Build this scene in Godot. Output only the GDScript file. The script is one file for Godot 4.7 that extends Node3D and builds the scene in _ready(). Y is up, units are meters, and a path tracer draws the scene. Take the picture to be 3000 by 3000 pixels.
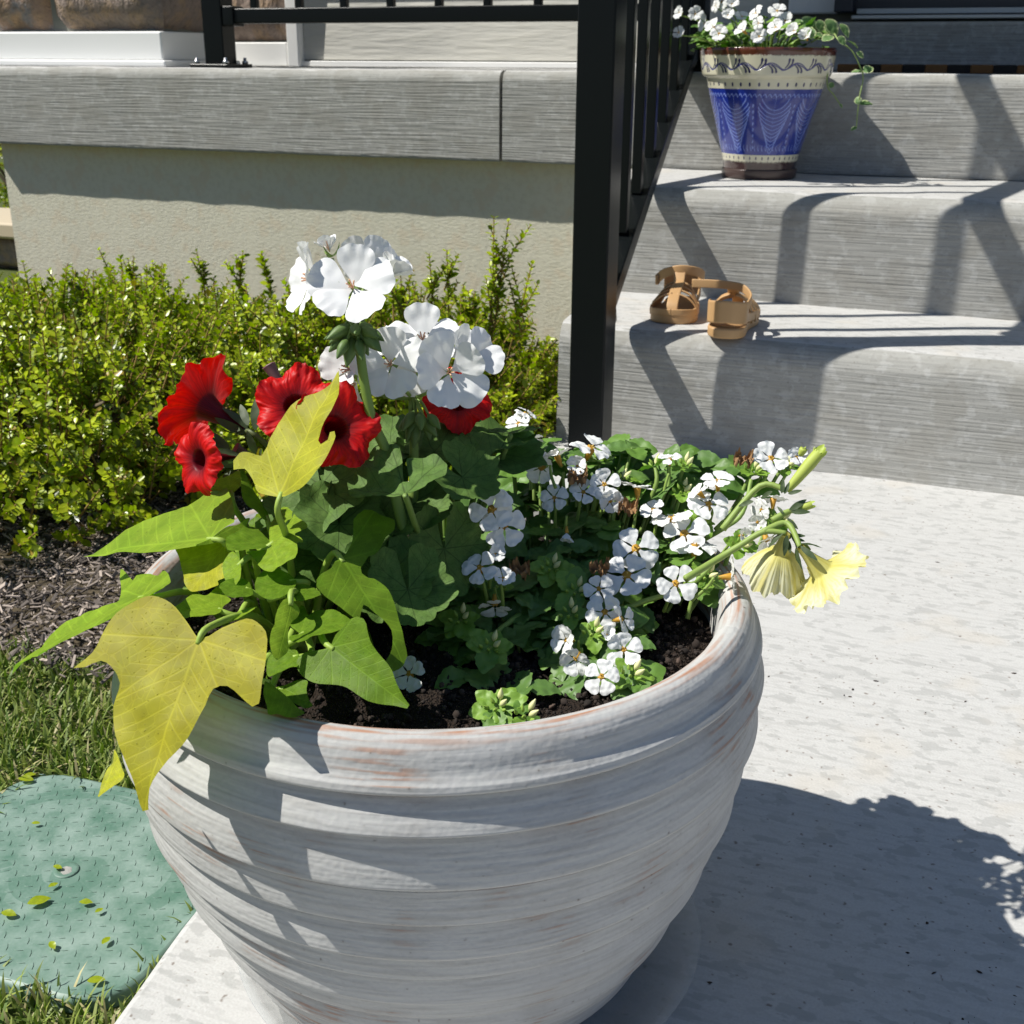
extends Node3D
# Units are metres, y is up. x runs along the porch front, the walkway surface is y = 0.

var M := {}
var shared := {}
var rng := RandomNumberGenerator.new()
const POT := Vector3(-0.275, 0.0, -0.584)      # foot of the big planter
const SUN := Vector3(0.5552, -0.788, -0.266)   # the way sunlight travels

# positions and outlines of the leaves and flowers, in metres
const VINE := [
	{"b": Vector3(-0.3120, 0.3497, -0.4749), "x": Vector3(0.1419, 0.7832, -0.6053), "y": Vector3(-0.9684, -0.0169, -0.2490), "z": Vector3(-0.2053, 0.6215, 0.7560), "n": 0.0699, "c": "y", "fold": 0.08, "droop": 0.05, "stalk": 1, "o": [-0.7, -0.4, -1.5, 13.1, 3.9, 20.1, 8.3, 28.0, 6.1, 34.0, 10.6, 36.7, 15.5, 34.9, 17.1, 29.2, 17.1, 21.3, 22.7, 20.7, 28.6, 21.4, 39.9, 20.1, 49.8, 15.4, 57.2, 6.9, 63.1, 1.3, 69.8, 0.6, 71.4, -0.0, 65.9, -3.6, 58.6, -7.9, 48.8, -8.9, 38.8, -8.2, 32.1, -9.4, 30.3, -12.8, 33.4, -16.0, 37.5, -15.0, 38.5, -17.5, 36.0, -20.0, 29.3, -20.6, 20.5, -19.4, 13.3, -17.2, 6.8, -13.5, 2.0, -6.4]},
	{"b": Vector3(-0.3619, 0.3163, -0.4830), "x": Vector3(-0.9690, -0.2430, -0.0451), "y": Vector3(0.0315, -0.3026, 0.9526), "z": Vector3(-0.2452, 0.9216, 0.3009), "n": 0.0960, "c": "l", "fold": 0.05, "droop": 0.06, "stalk": 1, "o": [96.0, -0.0, 89.6, -1.2, 84.7, -6.5, 78.0, -12.5, 75.7, -18.1, 66.2, -24.8, 53.2, -29.1, 37.0, -31.8, 33.6, -38.4, 32.1, -44.3, 25.6, -46.3, 18.9, -45.5, 18.5, -47.3, 11.7, -40.2, 2.9, -30.0, -3.6, -21.4, -9.8, -11.2, -6.2, -8.9, -3.1, -4.6, -0.3, 0.9, 6.1, 5.6, 19.3, 7.8, 38.5, 7.3, 64.5, 3.9, 79.0, 0.7, 88.8, 0.8]},
	{"b": Vector3(-0.3606, 0.3160, -0.4811), "x": Vector3(0.6194, 0.3757, -0.6893), "y": Vector3(-0.5731, 0.8165, -0.0700), "z": Vector3(0.5365, 0.4384, 0.7210), "n": 0.0236, "c": "l", "fold": 0.05, "droop": 0.00, "stalk": 0, "o": [0.3, 0.5, 6.1, 1.3, 11.2, 1.6, 16.5, -0.1, 22.0, 0.6, 23.6, -0.0, 21.8, -1.9, 15.8, -3.6, 7.9, -4.2, -0.3, -2.1, -7.7, 1.1]},
	{"b": Vector3(-0.3268, 0.3177, -0.4859), "x": Vector3(0.7408, 0.4670, -0.4828), "y": Vector3(-0.5847, 0.0947, -0.8057), "z": Vector3(-0.3305, 0.8792, 0.3432), "n": 0.0206, "c": "l", "fold": -0.05, "droop": 0.12, "stalk": 1, "o": [-0.2, 0.9, 0.5, 14.9, 2.3, 24.5, 7.4, 30.5, 8.6, 37.1, 11.1, 35.5, 13.8, 28.4, 16.5, 16.1, 20.5, 5.1, 20.8, -0.3, 19.1, -2.1, 14.0, -2.6, 13.8, -4.2, 16.0, -7.3, 17.1, -13.9, 14.2, -12.5, 13.2, -19.7, 11.1, -25.5, 6.8, -25.5, 2.4, -26.6, -1.8, -26.6, -5.2, -23.0, -7.8, -16.9, -9.7, -8.0, -11.8, -1.1, -13.4, 2.8, -10.3, 1.6, -3.8, -3.7, 0.6, -3.7]},
	{"b": Vector3(-0.3291, 0.3155, -0.4899), "x": Vector3(-0.6614, 0.2193, 0.7173), "y": Vector3(0.7277, -0.0442, 0.6845), "z": Vector3(0.1818, 0.9747, -0.1303), "n": 0.0232, "c": "g", "fold": 0.15, "droop": 0.05, "stalk": 0, "o": [21.9, -5.9, 16.5, -10.9, 9.6, -16.3, 4.4, -16.3, 2.0, -9.9, -0.4, -1.5, 2.3, 4.6, 7.7, 10.1, 14.4, 12.9, 21.5, 15.1, 25.5, 12.8, 24.2, 4.3]},
	{"b": Vector3(-0.3607, 0.3089, -0.4942), "x": Vector3(-0.2991, -0.6650, 0.6843), "y": Vector3(0.9240, -0.0228, 0.3817), "z": Vector3(-0.2382, 0.7465, 0.6213), "n": 0.0311, "c": "y", "fold": 0.05, "droop": 0.00, "stalk": 1, "o": [15.2, -30.6, 11.9, -26.6, 8.5, -19.8, 2.9, -10.2, -1.8, -0.9, 2.2, 7.4, 5.0, 13.2, 10.4, 18.9, 15.4, 18.3, 19.5, 14.7, 21.1, 17.4, 25.3, 11.9, 30.0, 3.9, 30.9, -1.3, 29.2, -7.4, 25.5, -12.5, 17.7, -25.6]},
	{"b": Vector3(-0.3894, 0.2888, -0.4575), "x": Vector3(-0.8659, -0.4668, 0.1800), "y": Vector3(0.2088, -0.0102, 0.9779), "z": Vector3(-0.4546, 0.8843, 0.1063), "n": 0.0980, "c": "l", "fold": 0.12, "droop": 0.08, "stalk": 1, "o": [98.0, 0.0, 84.0, 4.0, 81.2, -6.5, 77.0, -22.8, 57.7, -23.1, 32.9, -14.2, 18.4, -6.6, 36.0, -39.8, 45.9, -60.7, 38.8, -53.2, 20.7, -30.2, 21.4, -36.7, 7.8, -28.3, -3.1, -19.9, 1.0, -29.4, -10.1, -16.1, -20.8, 2.4, -29.9, 23.2, -35.3, 35.9, -25.1, 33.5, -19.3, 40.8, -15.5, 45.5, -7.7, 51.0, 0.3, 52.4, 10.6, 52.2, 23.2, 50.3, 51.6, 31.6, 79.8, 13.1]},
	{"b": Vector3(-0.3165, 0.3007, -0.4072), "x": Vector3(0.0208, -0.6753, 0.7372), "y": Vector3(0.9997, 0.0224, -0.0077), "z": Vector3(-0.0113, 0.7372, 0.6756), "n": 0.0782, "c": "o", "fold": 0.05, "droop": 0.10, "stalk": 1, "o": [-0.5, -0.2, -8.2, -10.9, -14.9, -21.4, -16.8, -32.9, -11.8, -41.3, -5.3, -47.5, 4.9, -50.4, 15.9, -51.2, 24.6, -58.3, 23.3, -52.1, 18.9, -45.1, 20.9, -38.0, 27.2, -31.1, 37.6, -30.9, 47.0, -26.4, 57.9, -17.4, 68.3, -8.1, 78.9, -1.1, 77.8, 2.1, 69.1, 0.3, 58.6, 4.5, 44.9, 12.4, 29.3, 15.5, 21.4, 17.2, 19.0, 23.8, 22.6, 32.2, 26.2, 40.0, 24.4, 43.1, 14.7, 41.0, -0.1, 37.6, -8.6, 33.7, -13.3, 24.7, -12.2, 18.0, -7.5, 9.9, -2.6, 4.7]},
	{"b": Vector3(-0.3487, 0.2453, -0.3811), "x": Vector3(0.1446, -0.3890, 0.9098), "y": Vector3(0.9847, 0.1466, -0.0938), "z": Vector3(-0.0969, 0.9095, 0.4043), "n": 0.0213, "c": "y", "fold": 0.10, "droop": 0.05, "stalk": 0, "o": [-3.9, -4.0, 5.8, 4.9, 11.5, 9.3, 16.5, 5.6, 18.5, 2.8, 21.5, -0.4, 17.8, -1.4, 8.1, -2.6, 3.1, -1.4]},
	{"b": Vector3(-0.2677, 0.2895, -0.4426), "x": Vector3(0.9188, -0.2569, 0.2996), "y": Vector3(0.3900, 0.7079, -0.5889), "z": Vector3(-0.0608, 0.6579, 0.7506), "n": 0.0515, "c": "g", "fold": 0.16, "droop": 0.06, "stalk": 1, "o": [-0.5, 0.9, -1.3, 6.0, -0.0, 10.6, 1.5, 16.5, 3.7, 19.1, 7.3, 20.1, 10.4, 19.0, 12.4, 17.1, 17.4, 13.5, 23.7, 11.4, 28.8, 10.4, 34.3, 9.0, 40.4, 5.2, 47.4, 2.0, 51.1, 0.9, 51.3, -1.0, 45.2, -3.6, 39.4, -6.8, 34.2, -9.0, 27.6, -9.7, 21.4, -10.1, 16.4, -11.9, 8.2, -16.9, 2.0, -18.5, -3.5, -18.4, -7.5, -16.6, -9.9, -13.1, -8.8, -9.3, -4.6, -5.4, -0.9, -1.2]},
	{"b": Vector3(-0.2850, 0.3153, -0.4865), "x": Vector3(0.7665, -0.4425, 0.4654), "y": Vector3(0.5388, 0.0486, -0.8411), "z": Vector3(0.3495, 0.8954, 0.2757), "n": 0.0645, "c": "g", "fold": 0.06, "droop": 0.10, "stalk": 1, "o": [-0.5, 0.8, -4.4, 6.0, -8.9, 10.8, -16.8, 15.6, -21.5, 18.2, -23.5, 21.8, -25.1, 26.5, -23.7, 30.2, -18.7, 32.6, -14.8, 36.3, -12.6, 37.6, -6.5, 34.2, -4.0, 27.7, 1.1, 22.3, 4.5, 16.6, 4.0, 13.2, 6.6, 9.9, 9.0, 6.2, 12.4, 5.0, 16.1, 6.6, 17.9, 9.3, 24.3, 11.9, 31.1, 11.8, 40.1, 10.3, 48.7, 7.9, 57.0, 5.5, 63.3, 3.8, 66.6, -0.0, 68.5, -7.0, 65.7, -11.8, 59.9, -4.4, 55.8, -0.7, 48.6, 2.5, 41.9, 2.1, 35.7, -0.5, 30.4, -3.6, 33.3, -6.3, 38.1, -10.7, 34.1, -13.2, 26.4, -16.2, 19.2, -19.5, 12.7, -20.8, 9.0, -18.9, 5.6, -14.2, 4.1, -8.2, 0.4, -3.9]},
	{"b": Vector3(-0.2904, 0.3077, -0.4468), "x": Vector3(0.2599, -0.5134, 0.8178), "y": Vector3(0.7300, -0.4499, -0.5145), "z": Vector3(0.6321, 0.7307, 0.2578), "n": 0.0307, "c": "l", "fold": -0.20, "droop": 0.10, "stalk": 1, "o": [9.0, -5.9, 2.6, -5.0, -0.5, -3.4, -1.6, -1.4, 0.3, 2.3, 2.4, 4.9, 6.8, 4.6, 10.0, 2.5, 14.0, 1.6, 18.5, 2.2, 24.3, 4.1, 28.5, 2.2, 30.8, 0.5, 31.2, -0.4, 29.2, -2.9, 24.7, -5.1, 18.1, -6.2, 14.2, -5.4]},
	{"b": Vector3(-0.2880, 0.2905, -0.4487), "x": Vector3(0.8883, 0.2682, -0.3727), "y": Vector3(-0.3873, 0.0018, -0.9219), "z": Vector3(-0.2466, 0.9634, 0.1055), "n": 0.0263, "c": "g", "fold": 0.15, "droop": 0.05, "stalk": 1, "o": [-6.5, 10.0, -6.6, 17.2, -3.3, 21.4, -0.8, 23.7, 2.8, 14.3, 6.5, 15.9, 12.1, 15.1, 18.1, 11.8, 24.6, 3.3, 26.7, -1.4, 24.7, -7.2, 19.7, -10.2, 13.5, -11.3, 8.2, -11.8, 5.5, -14.7, 1.9, -15.6, -2.7, -10.4, -4.8, -2.6, -1.9, -1.8, 0.3, -1.9, -4.1, 5.1]},
	{"b": Vector3(-0.3420, 0.2885, -0.4611), "x": Vector3(-0.8639, 0.0755, 0.4980), "y": Vector3(0.5021, 0.0503, 0.8633), "z": Vector3(0.0401, 0.9959, -0.0813), "n": 0.0245, "c": "l", "fold": 0.10, "droop": 0.05, "stalk": 1, "o": [24.9, -0.7, 21.7, -5.1, 18.4, -14.0, 14.8, -15.7, 9.2, -14.4, 6.0, -20.5, 2.7, -26.8, 0.2, -16.2, -3.8, -9.6, -0.4, -1.4, 0.5, 7.1, 4.3, 11.4, 11.8, 14.3, 18.5, 14.5, 22.3, 7.7]},
	{"b": Vector3(-0.3255, 0.2928, -0.4441), "x": Vector3(0.5429, 0.2708, -0.7949), "y": Vector3(-0.7384, -0.2969, -0.6055), "z": Vector3(-0.4000, 0.9157, 0.0388), "n": 0.0147, "c": "l", "fold": 0.10, "droop": 0.05, "stalk": 0, "o": [0.2, 1.7, 6.2, 5.1, 14.9, 0.4, 8.4, -11.3, 3.5, -14.0, -0.6, -10.2]},
	{"b": Vector3(-0.3771, 0.3247, -0.5264), "x": Vector3(-0.5935, 0.4017, -0.6974), "y": Vector3(-0.7923, -0.1391, 0.5941), "z": Vector3(0.1417, 0.9052, 0.4008), "n": 0.0180, "c": "l", "fold": 0.12, "droop": 0.05, "stalk": 1, "o": [4.4, 9.5, 8.4, 8.4, 13.8, 5.4, 17.7, 0.6, 17.4, -4.7, 14.9, -8.0, 7.1, -6.9, 1.9, -3.8, -0.4, 0.1, 1.7, 3.9]},
	{"b": Vector3(-0.3474, 0.3173, -0.5167), "x": Vector3(-0.6495, 0.6772, -0.3457), "y": Vector3(-0.3858, 0.0983, 0.9173), "z": Vector3(0.6552, 0.7292, 0.1974), "n": 0.0352, "c": "g", "fold": 0.10, "droop": 0.05, "stalk": 1, "o": [35.6, -0.0, 29.9, -0.1, 22.8, -0.1, 14.9, -0.4, 7.8, -1.1, 0.2, -0.8, -0.5, 3.0, 5.6, 5.5, 10.4, 9.3, 16.0, 9.3, 25.1, 5.3]},
	{"b": Vector3(-0.3534, 0.3204, -0.5386), "x": Vector3(0.4680, 0.2081, -0.8589), "y": Vector3(-0.8780, -0.0015, -0.4787), "z": Vector3(-0.1009, 0.9781, 0.1820), "n": 0.0156, "c": "g", "fold": 0.10, "droop": 0.05, "stalk": 0, "o": [0.3, 1.8, 4.6, 4.3, 9.4, 1.5, 15.6, 3.5, 15.4, -0.9, 9.1, -7.2, 4.1, -8.5, 0.8, -6.9]},
	{"b": Vector3(-0.2898, 0.2791, -0.4204), "x": Vector3(0.9016, -0.3611, 0.2380), "y": Vector3(0.3101, 0.1560, -0.9378), "z": Vector3(0.3015, 0.9194, 0.2526), "n": 0.0257, "c": "g", "fold": 0.12, "droop": 0.05, "stalk": 1, "o": [-1.6, 1.1, 1.4, -0.3, 7.4, -0.2, 14.3, 0.1, 21.7, 0.1, 25.9, 0.2, 25.2, -4.4, 22.5, -8.4, 19.1, -10.5, 17.0, -13.8, 12.2, -10.9, 5.6, -7.1]},
	{"b": Vector3(-0.2881, 0.2707, -0.4291), "x": Vector3(0.9506, -0.0894, 0.2971), "y": Vector3(0.3101, 0.3098, -0.8988), "z": Vector3(-0.0117, 0.9466, 0.3222), "n": 0.0217, "c": "g", "fold": 0.12, "droop": 0.05, "stalk": 1, "o": [-1.0, -1.9, 1.0, 1.9, 4.0, 6.2, 8.9, 9.3, 12.6, 5.1, 17.6, 1.8, 21.9, 0.1, 19.9, -3.1, 14.8, -3.9, 6.8, -3.4]},
	{"b": Vector3(-0.2866, 0.2824, -0.4414), "x": Vector3(-0.4599, -0.2662, 0.8471), "y": Vector3(0.8826, -0.0321, 0.4691), "z": Vector3(-0.0977, 0.9634, 0.2497), "n": 0.0165, "c": "g", "fold": 0.12, "droop": 0.05, "stalk": 1, "o": [10.2, -8.5, 3.4, -8.6, -1.8, -2.9, 0.8, 4.2, 5.1, 10.1, 7.4, 7.0, 13.9, 4.7, 17.4, 2.6, 15.6, -2.6]},
	{"b": Vector3(-0.3400, 0.3081, -0.4768), "x": Vector3(-0.1836, -0.4773, 0.8594), "y": Vector3(0.9581, 0.1088, 0.2651), "z": Vector3(-0.2200, 0.8720, 0.4373), "n": 0.0116, "c": "l", "fold": 0.12, "droop": 0.05, "stalk": 1, "o": [4.0, -8.9, -5.0, -9.8, -1.3, -1.2, 6.1, 7.3, 11.4, 10.5, 14.7, 8.7, 12.1, -0.4]},
	{"b": Vector3(-0.3071, 0.3049, -0.4747), "x": Vector3(-0.5855, 0.0011, 0.8107), "y": Vector3(0.8081, -0.0794, 0.5837), "z": Vector3(0.0650, 0.9968, 0.0456), "n": 0.0198, "c": "g", "fold": 0.12, "droop": 0.05, "stalk": 1, "o": [19.5, -2.3, 12.9, -11.8, 5.5, -13.3, 0.6, -8.1, -1.0, 1.8, 3.9, 10.7, 12.0, 16.4, 17.4, 16.0, 20.7, 10.7]},
	{"b": Vector3(-0.3057, 0.3022, -0.4649), "x": Vector3(0.9285, 0.0108, -0.3711), "y": Vector3(-0.3711, -0.0020, -0.9286), "z": Vector3(-0.0108, 0.9999, 0.0022), "n": 0.0173, "c": "g", "fold": 0.12, "droop": 0.05, "stalk": 1, "o": [-1.1, 0.0, 3.7, 6.4, 10.0, 7.6, 17.5, 0.4, 15.0, -7.8, 9.7, -13.9, 4.1, -11.4]},
	{"b": Vector3(-0.3271, 0.3008, -0.4651), "x": Vector3(-0.7136, 0.2693, 0.6467), "y": Vector3(0.6574, -0.0614, 0.7510), "z": Vector3(0.2420, 0.9611, -0.1332), "n": 0.0145, "c": "g", "fold": 0.12, "droop": 0.05, "stalk": 1, "o": [14.2, -2.5, 5.4, -8.4, -0.7, -5.0, -0.2, 9.5, 5.8, 14.4, 12.3, 15.9, 14.9, 7.2]}]
const GERANIUM := [
	{"b": Vector3(-0.2596, 0.3463, -0.5092), "x": Vector3(-0.5309, 0.1353, -0.8366), "y": Vector3(-0.8164, -0.3463, 0.4621), "z": Vector3(-0.2272, 0.9283, 0.2943), "n": 0.0429, "c": "g", "fold": -0.12, "droop": -0.20, "stalk": 1, "o": [29.4, 28.6, 34.4, 27.0, 37.5, 23.1, 42.4, 19.7, 44.2, 14.0, 45.3, 5.9, 46.6, 5.2, 43.5, -0.1, 39.0, -3.9, 28.3, -3.5, 17.5, -1.4, 11.9, -0.8, 10.3, -3.5, 22.5, -4.5, 27.4, -6.1, 28.9, -10.5, 28.1, -15.2, 26.2, -19.8, 22.4, -22.8, 15.6, -24.8, 9.1, -22.1, 6.0, -17.0, 2.6, -10.7, 0.6, -5.9, -1.1, -2.2, 0.3, 1.1, 5.3, 8.1, 11.2, 16.3, 15.9, 23.0, 19.9, 28.1]},
	{"b": Vector3(-0.2498, 0.3380, -0.5867), "x": Vector3(0.0669, 0.2477, -0.9665), "y": Vector3(-0.9808, 0.1939, -0.0182), "z": Vector3(0.1829, 0.9492, 0.2559), "n": 0.0384, "c": "g", "fold": 0.20, "droop": 0.10, "stalk": 1, "o": [8.9, 22.7, 19.4, 19.8, 30.0, 16.7, 32.5, 9.6, 38.9, 0.2, 47.1, -13.2, 33.3, -9.2, 24.0, -4.0, 13.8, 0.7, -1.8, -0.9, 0.5, 6.9, 4.4, 14.3]},
	{"b": Vector3(-0.2465, 0.3478, -0.6219), "x": Vector3(-0.2938, -0.0990, -0.9507), "y": Vector3(-0.9456, -0.1154, 0.3043), "z": Vector3(-0.1398, 0.9884, -0.0597), "n": 0.0332, "c": "g", "fold": 0.10, "droop": 0.10, "stalk": 1, "o": [16.1, 14.4, 25.2, 12.4, 21.8, 4.9, 33.9, 1.4, 30.7, -5.4, 17.7, -11.4, -3.1, -17.7, 0.6, -9.3, 0.0, 0.0, 3.5, 7.8, 6.5, 13.2]},
	{"b": Vector3(-0.2815, 0.3441, -0.6088), "x": Vector3(0.3863, 0.3475, -0.8544), "y": Vector3(-0.9222, 0.1636, -0.3505), "z": Vector3(0.0179, 0.9233, 0.3837), "n": 0.0308, "c": "g", "fold": 0.10, "droop": 0.10, "stalk": 1, "o": [-1.9, 13.4, 14.4, 23.7, 13.7, 17.4, 17.3, 8.4, 21.0, 3.0, 30.9, 0.1, 21.7, -1.7, 13.3, -0.1, 7.2, 1.8, -0.7, -0.7, 3.5, 5.4]}]
const GER_ROUND := [
	[Vector3(-0.2573, 0.3009, -0.5502), Vector3(0.7761, 0.3907, 0.4950), Vector3(0.4154, -0.8219, 0.3897), 0.0285],
	[Vector3(-0.2511, 0.3397, -0.5616), Vector3(0.4519, 0.8361, 0.3111), Vector3(0.9391, -0.3326, 0.0863), 0.0230],
	[Vector3(-0.3245, 0.3336, -0.5358), Vector3(-0.0723, 0.7571, 0.6493), Vector3(0.3750, -0.8307, 0.4115), 0.0340],
	[Vector3(-0.3059, 0.3432, -0.5816), Vector3(-0.1726, 0.8928, 0.4160), Vector3(-0.3148, 0.9160, -0.2488), 0.0280],
	[Vector3(-0.2813, 0.3416, -0.5906), Vector3(0.1650, 0.9758, 0.1433), Vector3(0.1376, 0.8971, -0.4198), 0.0260],
	[Vector3(-0.3182, 0.2979, -0.5215), Vector3(0.2720, 0.8730, 0.4048), Vector3(0.2531, -0.7367, 0.6271), 0.0280],
	[Vector3(-0.2732, 0.2958, -0.5097), Vector3(0.2196, 0.7961, 0.5640), Vector3(0.3379, -0.7330, 0.5903), 0.0280],
	[Vector3(-0.2578, 0.2947, -0.5061), Vector3(0.4076, 0.7798, 0.4752), Vector3(0.4185, -0.7234, 0.5492), 0.0260],
	[Vector3(-0.3052, 0.3190, -0.5203), Vector3(0.4076, 0.7798, 0.4752), Vector3(0.2282, -0.7939, 0.5636), 0.0300],
	[Vector3(-0.2938, 0.3151, -0.5347), Vector3(0.1003, 0.8398, 0.5335), Vector3(0.3989, -0.7787, 0.4841), 0.0280],
	[Vector3(-0.2841, 0.3194, -0.5575), Vector3(0.1728, 0.8776, 0.4472), Vector3(0.0492, -0.7807, 0.6230), 0.0300],
	[Vector3(-0.2732, 0.3337, -0.6021), Vector3(0.3152, 0.9203, 0.2319), Vector3(0.2197, 0.8701, -0.4412), 0.0280],
	[Vector3(-0.2548, 0.3335, -0.6266), Vector3(0.2978, 0.9429, 0.1492), Vector3(0.4911, 0.7216, -0.4879), 0.0300],
	[Vector3(-0.3160, 0.3266, -0.5708), Vector3(-0.0281, 0.8565, 0.5153), Vector3(-0.1533, -0.7908, 0.5926), 0.0300],
	[Vector3(-0.3377, 0.3195, -0.5306), Vector3(-0.3517, 0.7307, 0.5851), Vector3(-0.2990, -0.7330, 0.6110), 0.0280]]
const GER_HEADS := [
	{"hub": Vector3(-0.3022, 0.4249, -0.5439), "stem": [Vector3(-0.2734, 0.3117, -0.5356), Vector3(-0.2814, 0.3335, -0.5401), Vector3(-0.2848, 0.3521, -0.5418), Vector3(-0.2928, 0.3743, -0.5385), Vector3(-0.2975, 0.3996, -0.5389), Vector3(-0.3012, 0.4210, -0.5427)], "flowers": [[Vector3(-0.3004, 0.4426, -0.5380), Vector3(0.1736, 0.6144, 0.7697), 0.00, 0.0225, 0.42], [Vector3(-0.3294, 0.4437, -0.5477), Vector3(-0.6550, 0.3179, 0.6855), 0.30, 0.0205, 0.50], [Vector3(-0.2912, 0.4454, -0.5589), Vector3(0.5030, 0.8146, -0.2888), 0.50, 0.0135, 1.15], [Vector3(-0.3256, 0.4570, -0.5592), Vector3(-0.3962, 0.9138, -0.0890), 0.20, 0.0085, 1.00], [Vector3(-0.3106, 0.4479, -0.5706), Vector3(-0.2050, 0.4074, -0.8900), 0.60, 0.0170, 0.40]], "buds": [[Vector3(-0.2994, 0.4206, -0.5387), Vector3(0.8653, -0.4685, 0.1782), 0.0128], [Vector3(-0.3035, 0.4189, -0.5401), Vector3(-0.3383, -0.7681, 0.5436), 0.0121], [Vector3(-0.2988, 0.4232, -0.5356), Vector3(0.4730, -0.0143, 0.8810), 0.0136], [Vector3(-0.2991, 0.4186, -0.5394), Vector3(0.5795, -0.7560, 0.3043), 0.0124], [Vector3(-0.3052, 0.4205, -0.5390), Vector3(-0.6005, -0.5009, 0.6234), 0.0119], [Vector3(-0.2956, 0.4229, -0.5365), Vector3(0.8960, -0.1950, 0.3990), 0.0136], [Vector3(-0.3024, 0.4172, -0.5389), Vector3(0.0055, -0.8646, 0.5024), 0.0163], [Vector3(-0.3036, 0.4232, -0.5393), Vector3(-0.4360, -0.3353, 0.8352), 0.0157], [Vector3(-0.2941, 0.4203, -0.5363), Vector3(0.8045, -0.4522, 0.3851), 0.0155], [Vector3(-0.3067, 0.4185, -0.5387), Vector3(-0.4853, -0.6731, 0.5580), 0.0127], [Vector3(-0.2987, 0.4241, -0.5402), Vector3(0.8594, -0.2443, 0.4492), 0.0143], [Vector3(-0.2968, 0.4175, -0.5348), Vector3(0.4450, -0.6777, 0.5854), 0.0130], [Vector3(-0.3079, 0.4218, -0.5402), Vector3(-0.6855, -0.4848, 0.5432), 0.0125], [Vector3(-0.2941, 0.4219, -0.5396), Vector3(0.8982, -0.3679, 0.2405), 0.0121], [Vector3(-0.3026, 0.4174, -0.5336), Vector3(-0.1087, -0.6610, 0.7424), 0.0127], [Vector3(-0.3040, 0.4243, -0.5429), Vector3(-0.1951, -0.7770, 0.5986), 0.0163]]},
	{"hub": Vector3(-0.2884, 0.3756, -0.5787), "stem": [Vector3(-0.2823, 0.3093, -0.5599), Vector3(-0.2821, 0.3344, -0.5655), Vector3(-0.2854, 0.3568, -0.5722), Vector3(-0.2885, 0.3762, -0.5789)], "flowers": [[Vector3(-0.2935, 0.3973, -0.5637), Vector3(0.1845, 0.4574, 0.8699), 0.10, 0.0205, 0.35], [Vector3(-0.3159, 0.3938, -0.5603), Vector3(-0.4473, 0.2374, 0.8623), 0.40, 0.0185, 0.50], [Vector3(-0.2873, 0.4055, -0.5902), Vector3(0.2196, 0.7961, 0.5640), 0.00, 0.0215, 0.25], [Vector3(-0.2625, 0.3949, -0.5703), Vector3(0.5612, 0.3267, 0.7605), 0.30, 0.0215, 0.50], [Vector3(-0.2650, 0.3972, -0.6002), Vector3(0.8635, 0.4442, 0.2387), 0.20, 0.0195, 0.40], [Vector3(-0.2911, 0.3921, -0.5878), Vector3(0.3501, 0.3047, 0.8858), 0.60, 0.0180, 0.30], [Vector3(-0.3182, 0.3957, -0.5901), Vector3(-0.2574, 0.8715, 0.4174), 0.20, 0.0195, 0.30], [Vector3(-0.2802, 0.4003, -0.6035), Vector3(0.4004, 0.9159, 0.0296), 0.80, 0.0195, 0.30], [Vector3(-0.3185, 0.3838, -0.5702), Vector3(-0.3781, -0.2279, 0.8973), 0.80, 0.0165, 0.50], [Vector3(-0.3079, 0.3986, -0.5999), Vector3(-0.0617, 0.9796, 0.1915), 0.50, 0.0185, 0.30]], "buds": [[Vector3(-0.2797, 0.3671, -0.5729), Vector3(0.7264, -0.6451, 0.2371), 0.0136], [Vector3(-0.2844, 0.3649, -0.5739), Vector3(-0.2216, -0.8360, 0.5020), 0.0135], [Vector3(-0.2797, 0.3705, -0.5699), Vector3(0.4067, -0.4531, 0.7933), 0.0135], [Vector3(-0.2790, 0.3645, -0.5736), Vector3(0.4756, -0.8204, 0.3173), 0.0108], [Vector3(-0.2868, 0.3670, -0.5727), Vector3(-0.4270, -0.6851, 0.5902), 0.0114], [Vector3(-0.2756, 0.3701, -0.5712), Vector3(0.7721, -0.4663, 0.4319), 0.0127], [Vector3(-0.2832, 0.3627, -0.5726), Vector3(0.0397, -0.8876, 0.4589), 0.0132], [Vector3(-0.2849, 0.3704, -0.5735), Vector3(-0.2127, -0.6818, 0.7000), 0.0137]]}]
const RED := [
	[Vector3(-0.3703, 0.3600, -0.5342), Vector3(-0.3962, 0.3706, -0.5353), 0.0305, 0.12, 0.05],
	[Vector3(-0.3669, 0.3483, -0.5193), Vector3(-0.3750, 0.3533, -0.4975), 0.0200, 0.16, 0.25],
	[Vector3(-0.3384, 0.3621, -0.5477), Vector3(-0.3313, 0.3804, -0.5258), 0.0225, 0.22, 0.15],
	[Vector3(-0.3294, 0.3569, -0.5376), Vector3(-0.3055, 0.3729, -0.5214), 0.0240, 0.22, 0.15],
	[Vector3(-0.2957, 0.3425, -0.6428), Vector3(-0.2813, 0.3634, -0.6225), 0.0215, 0.20, 0.15]]
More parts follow.
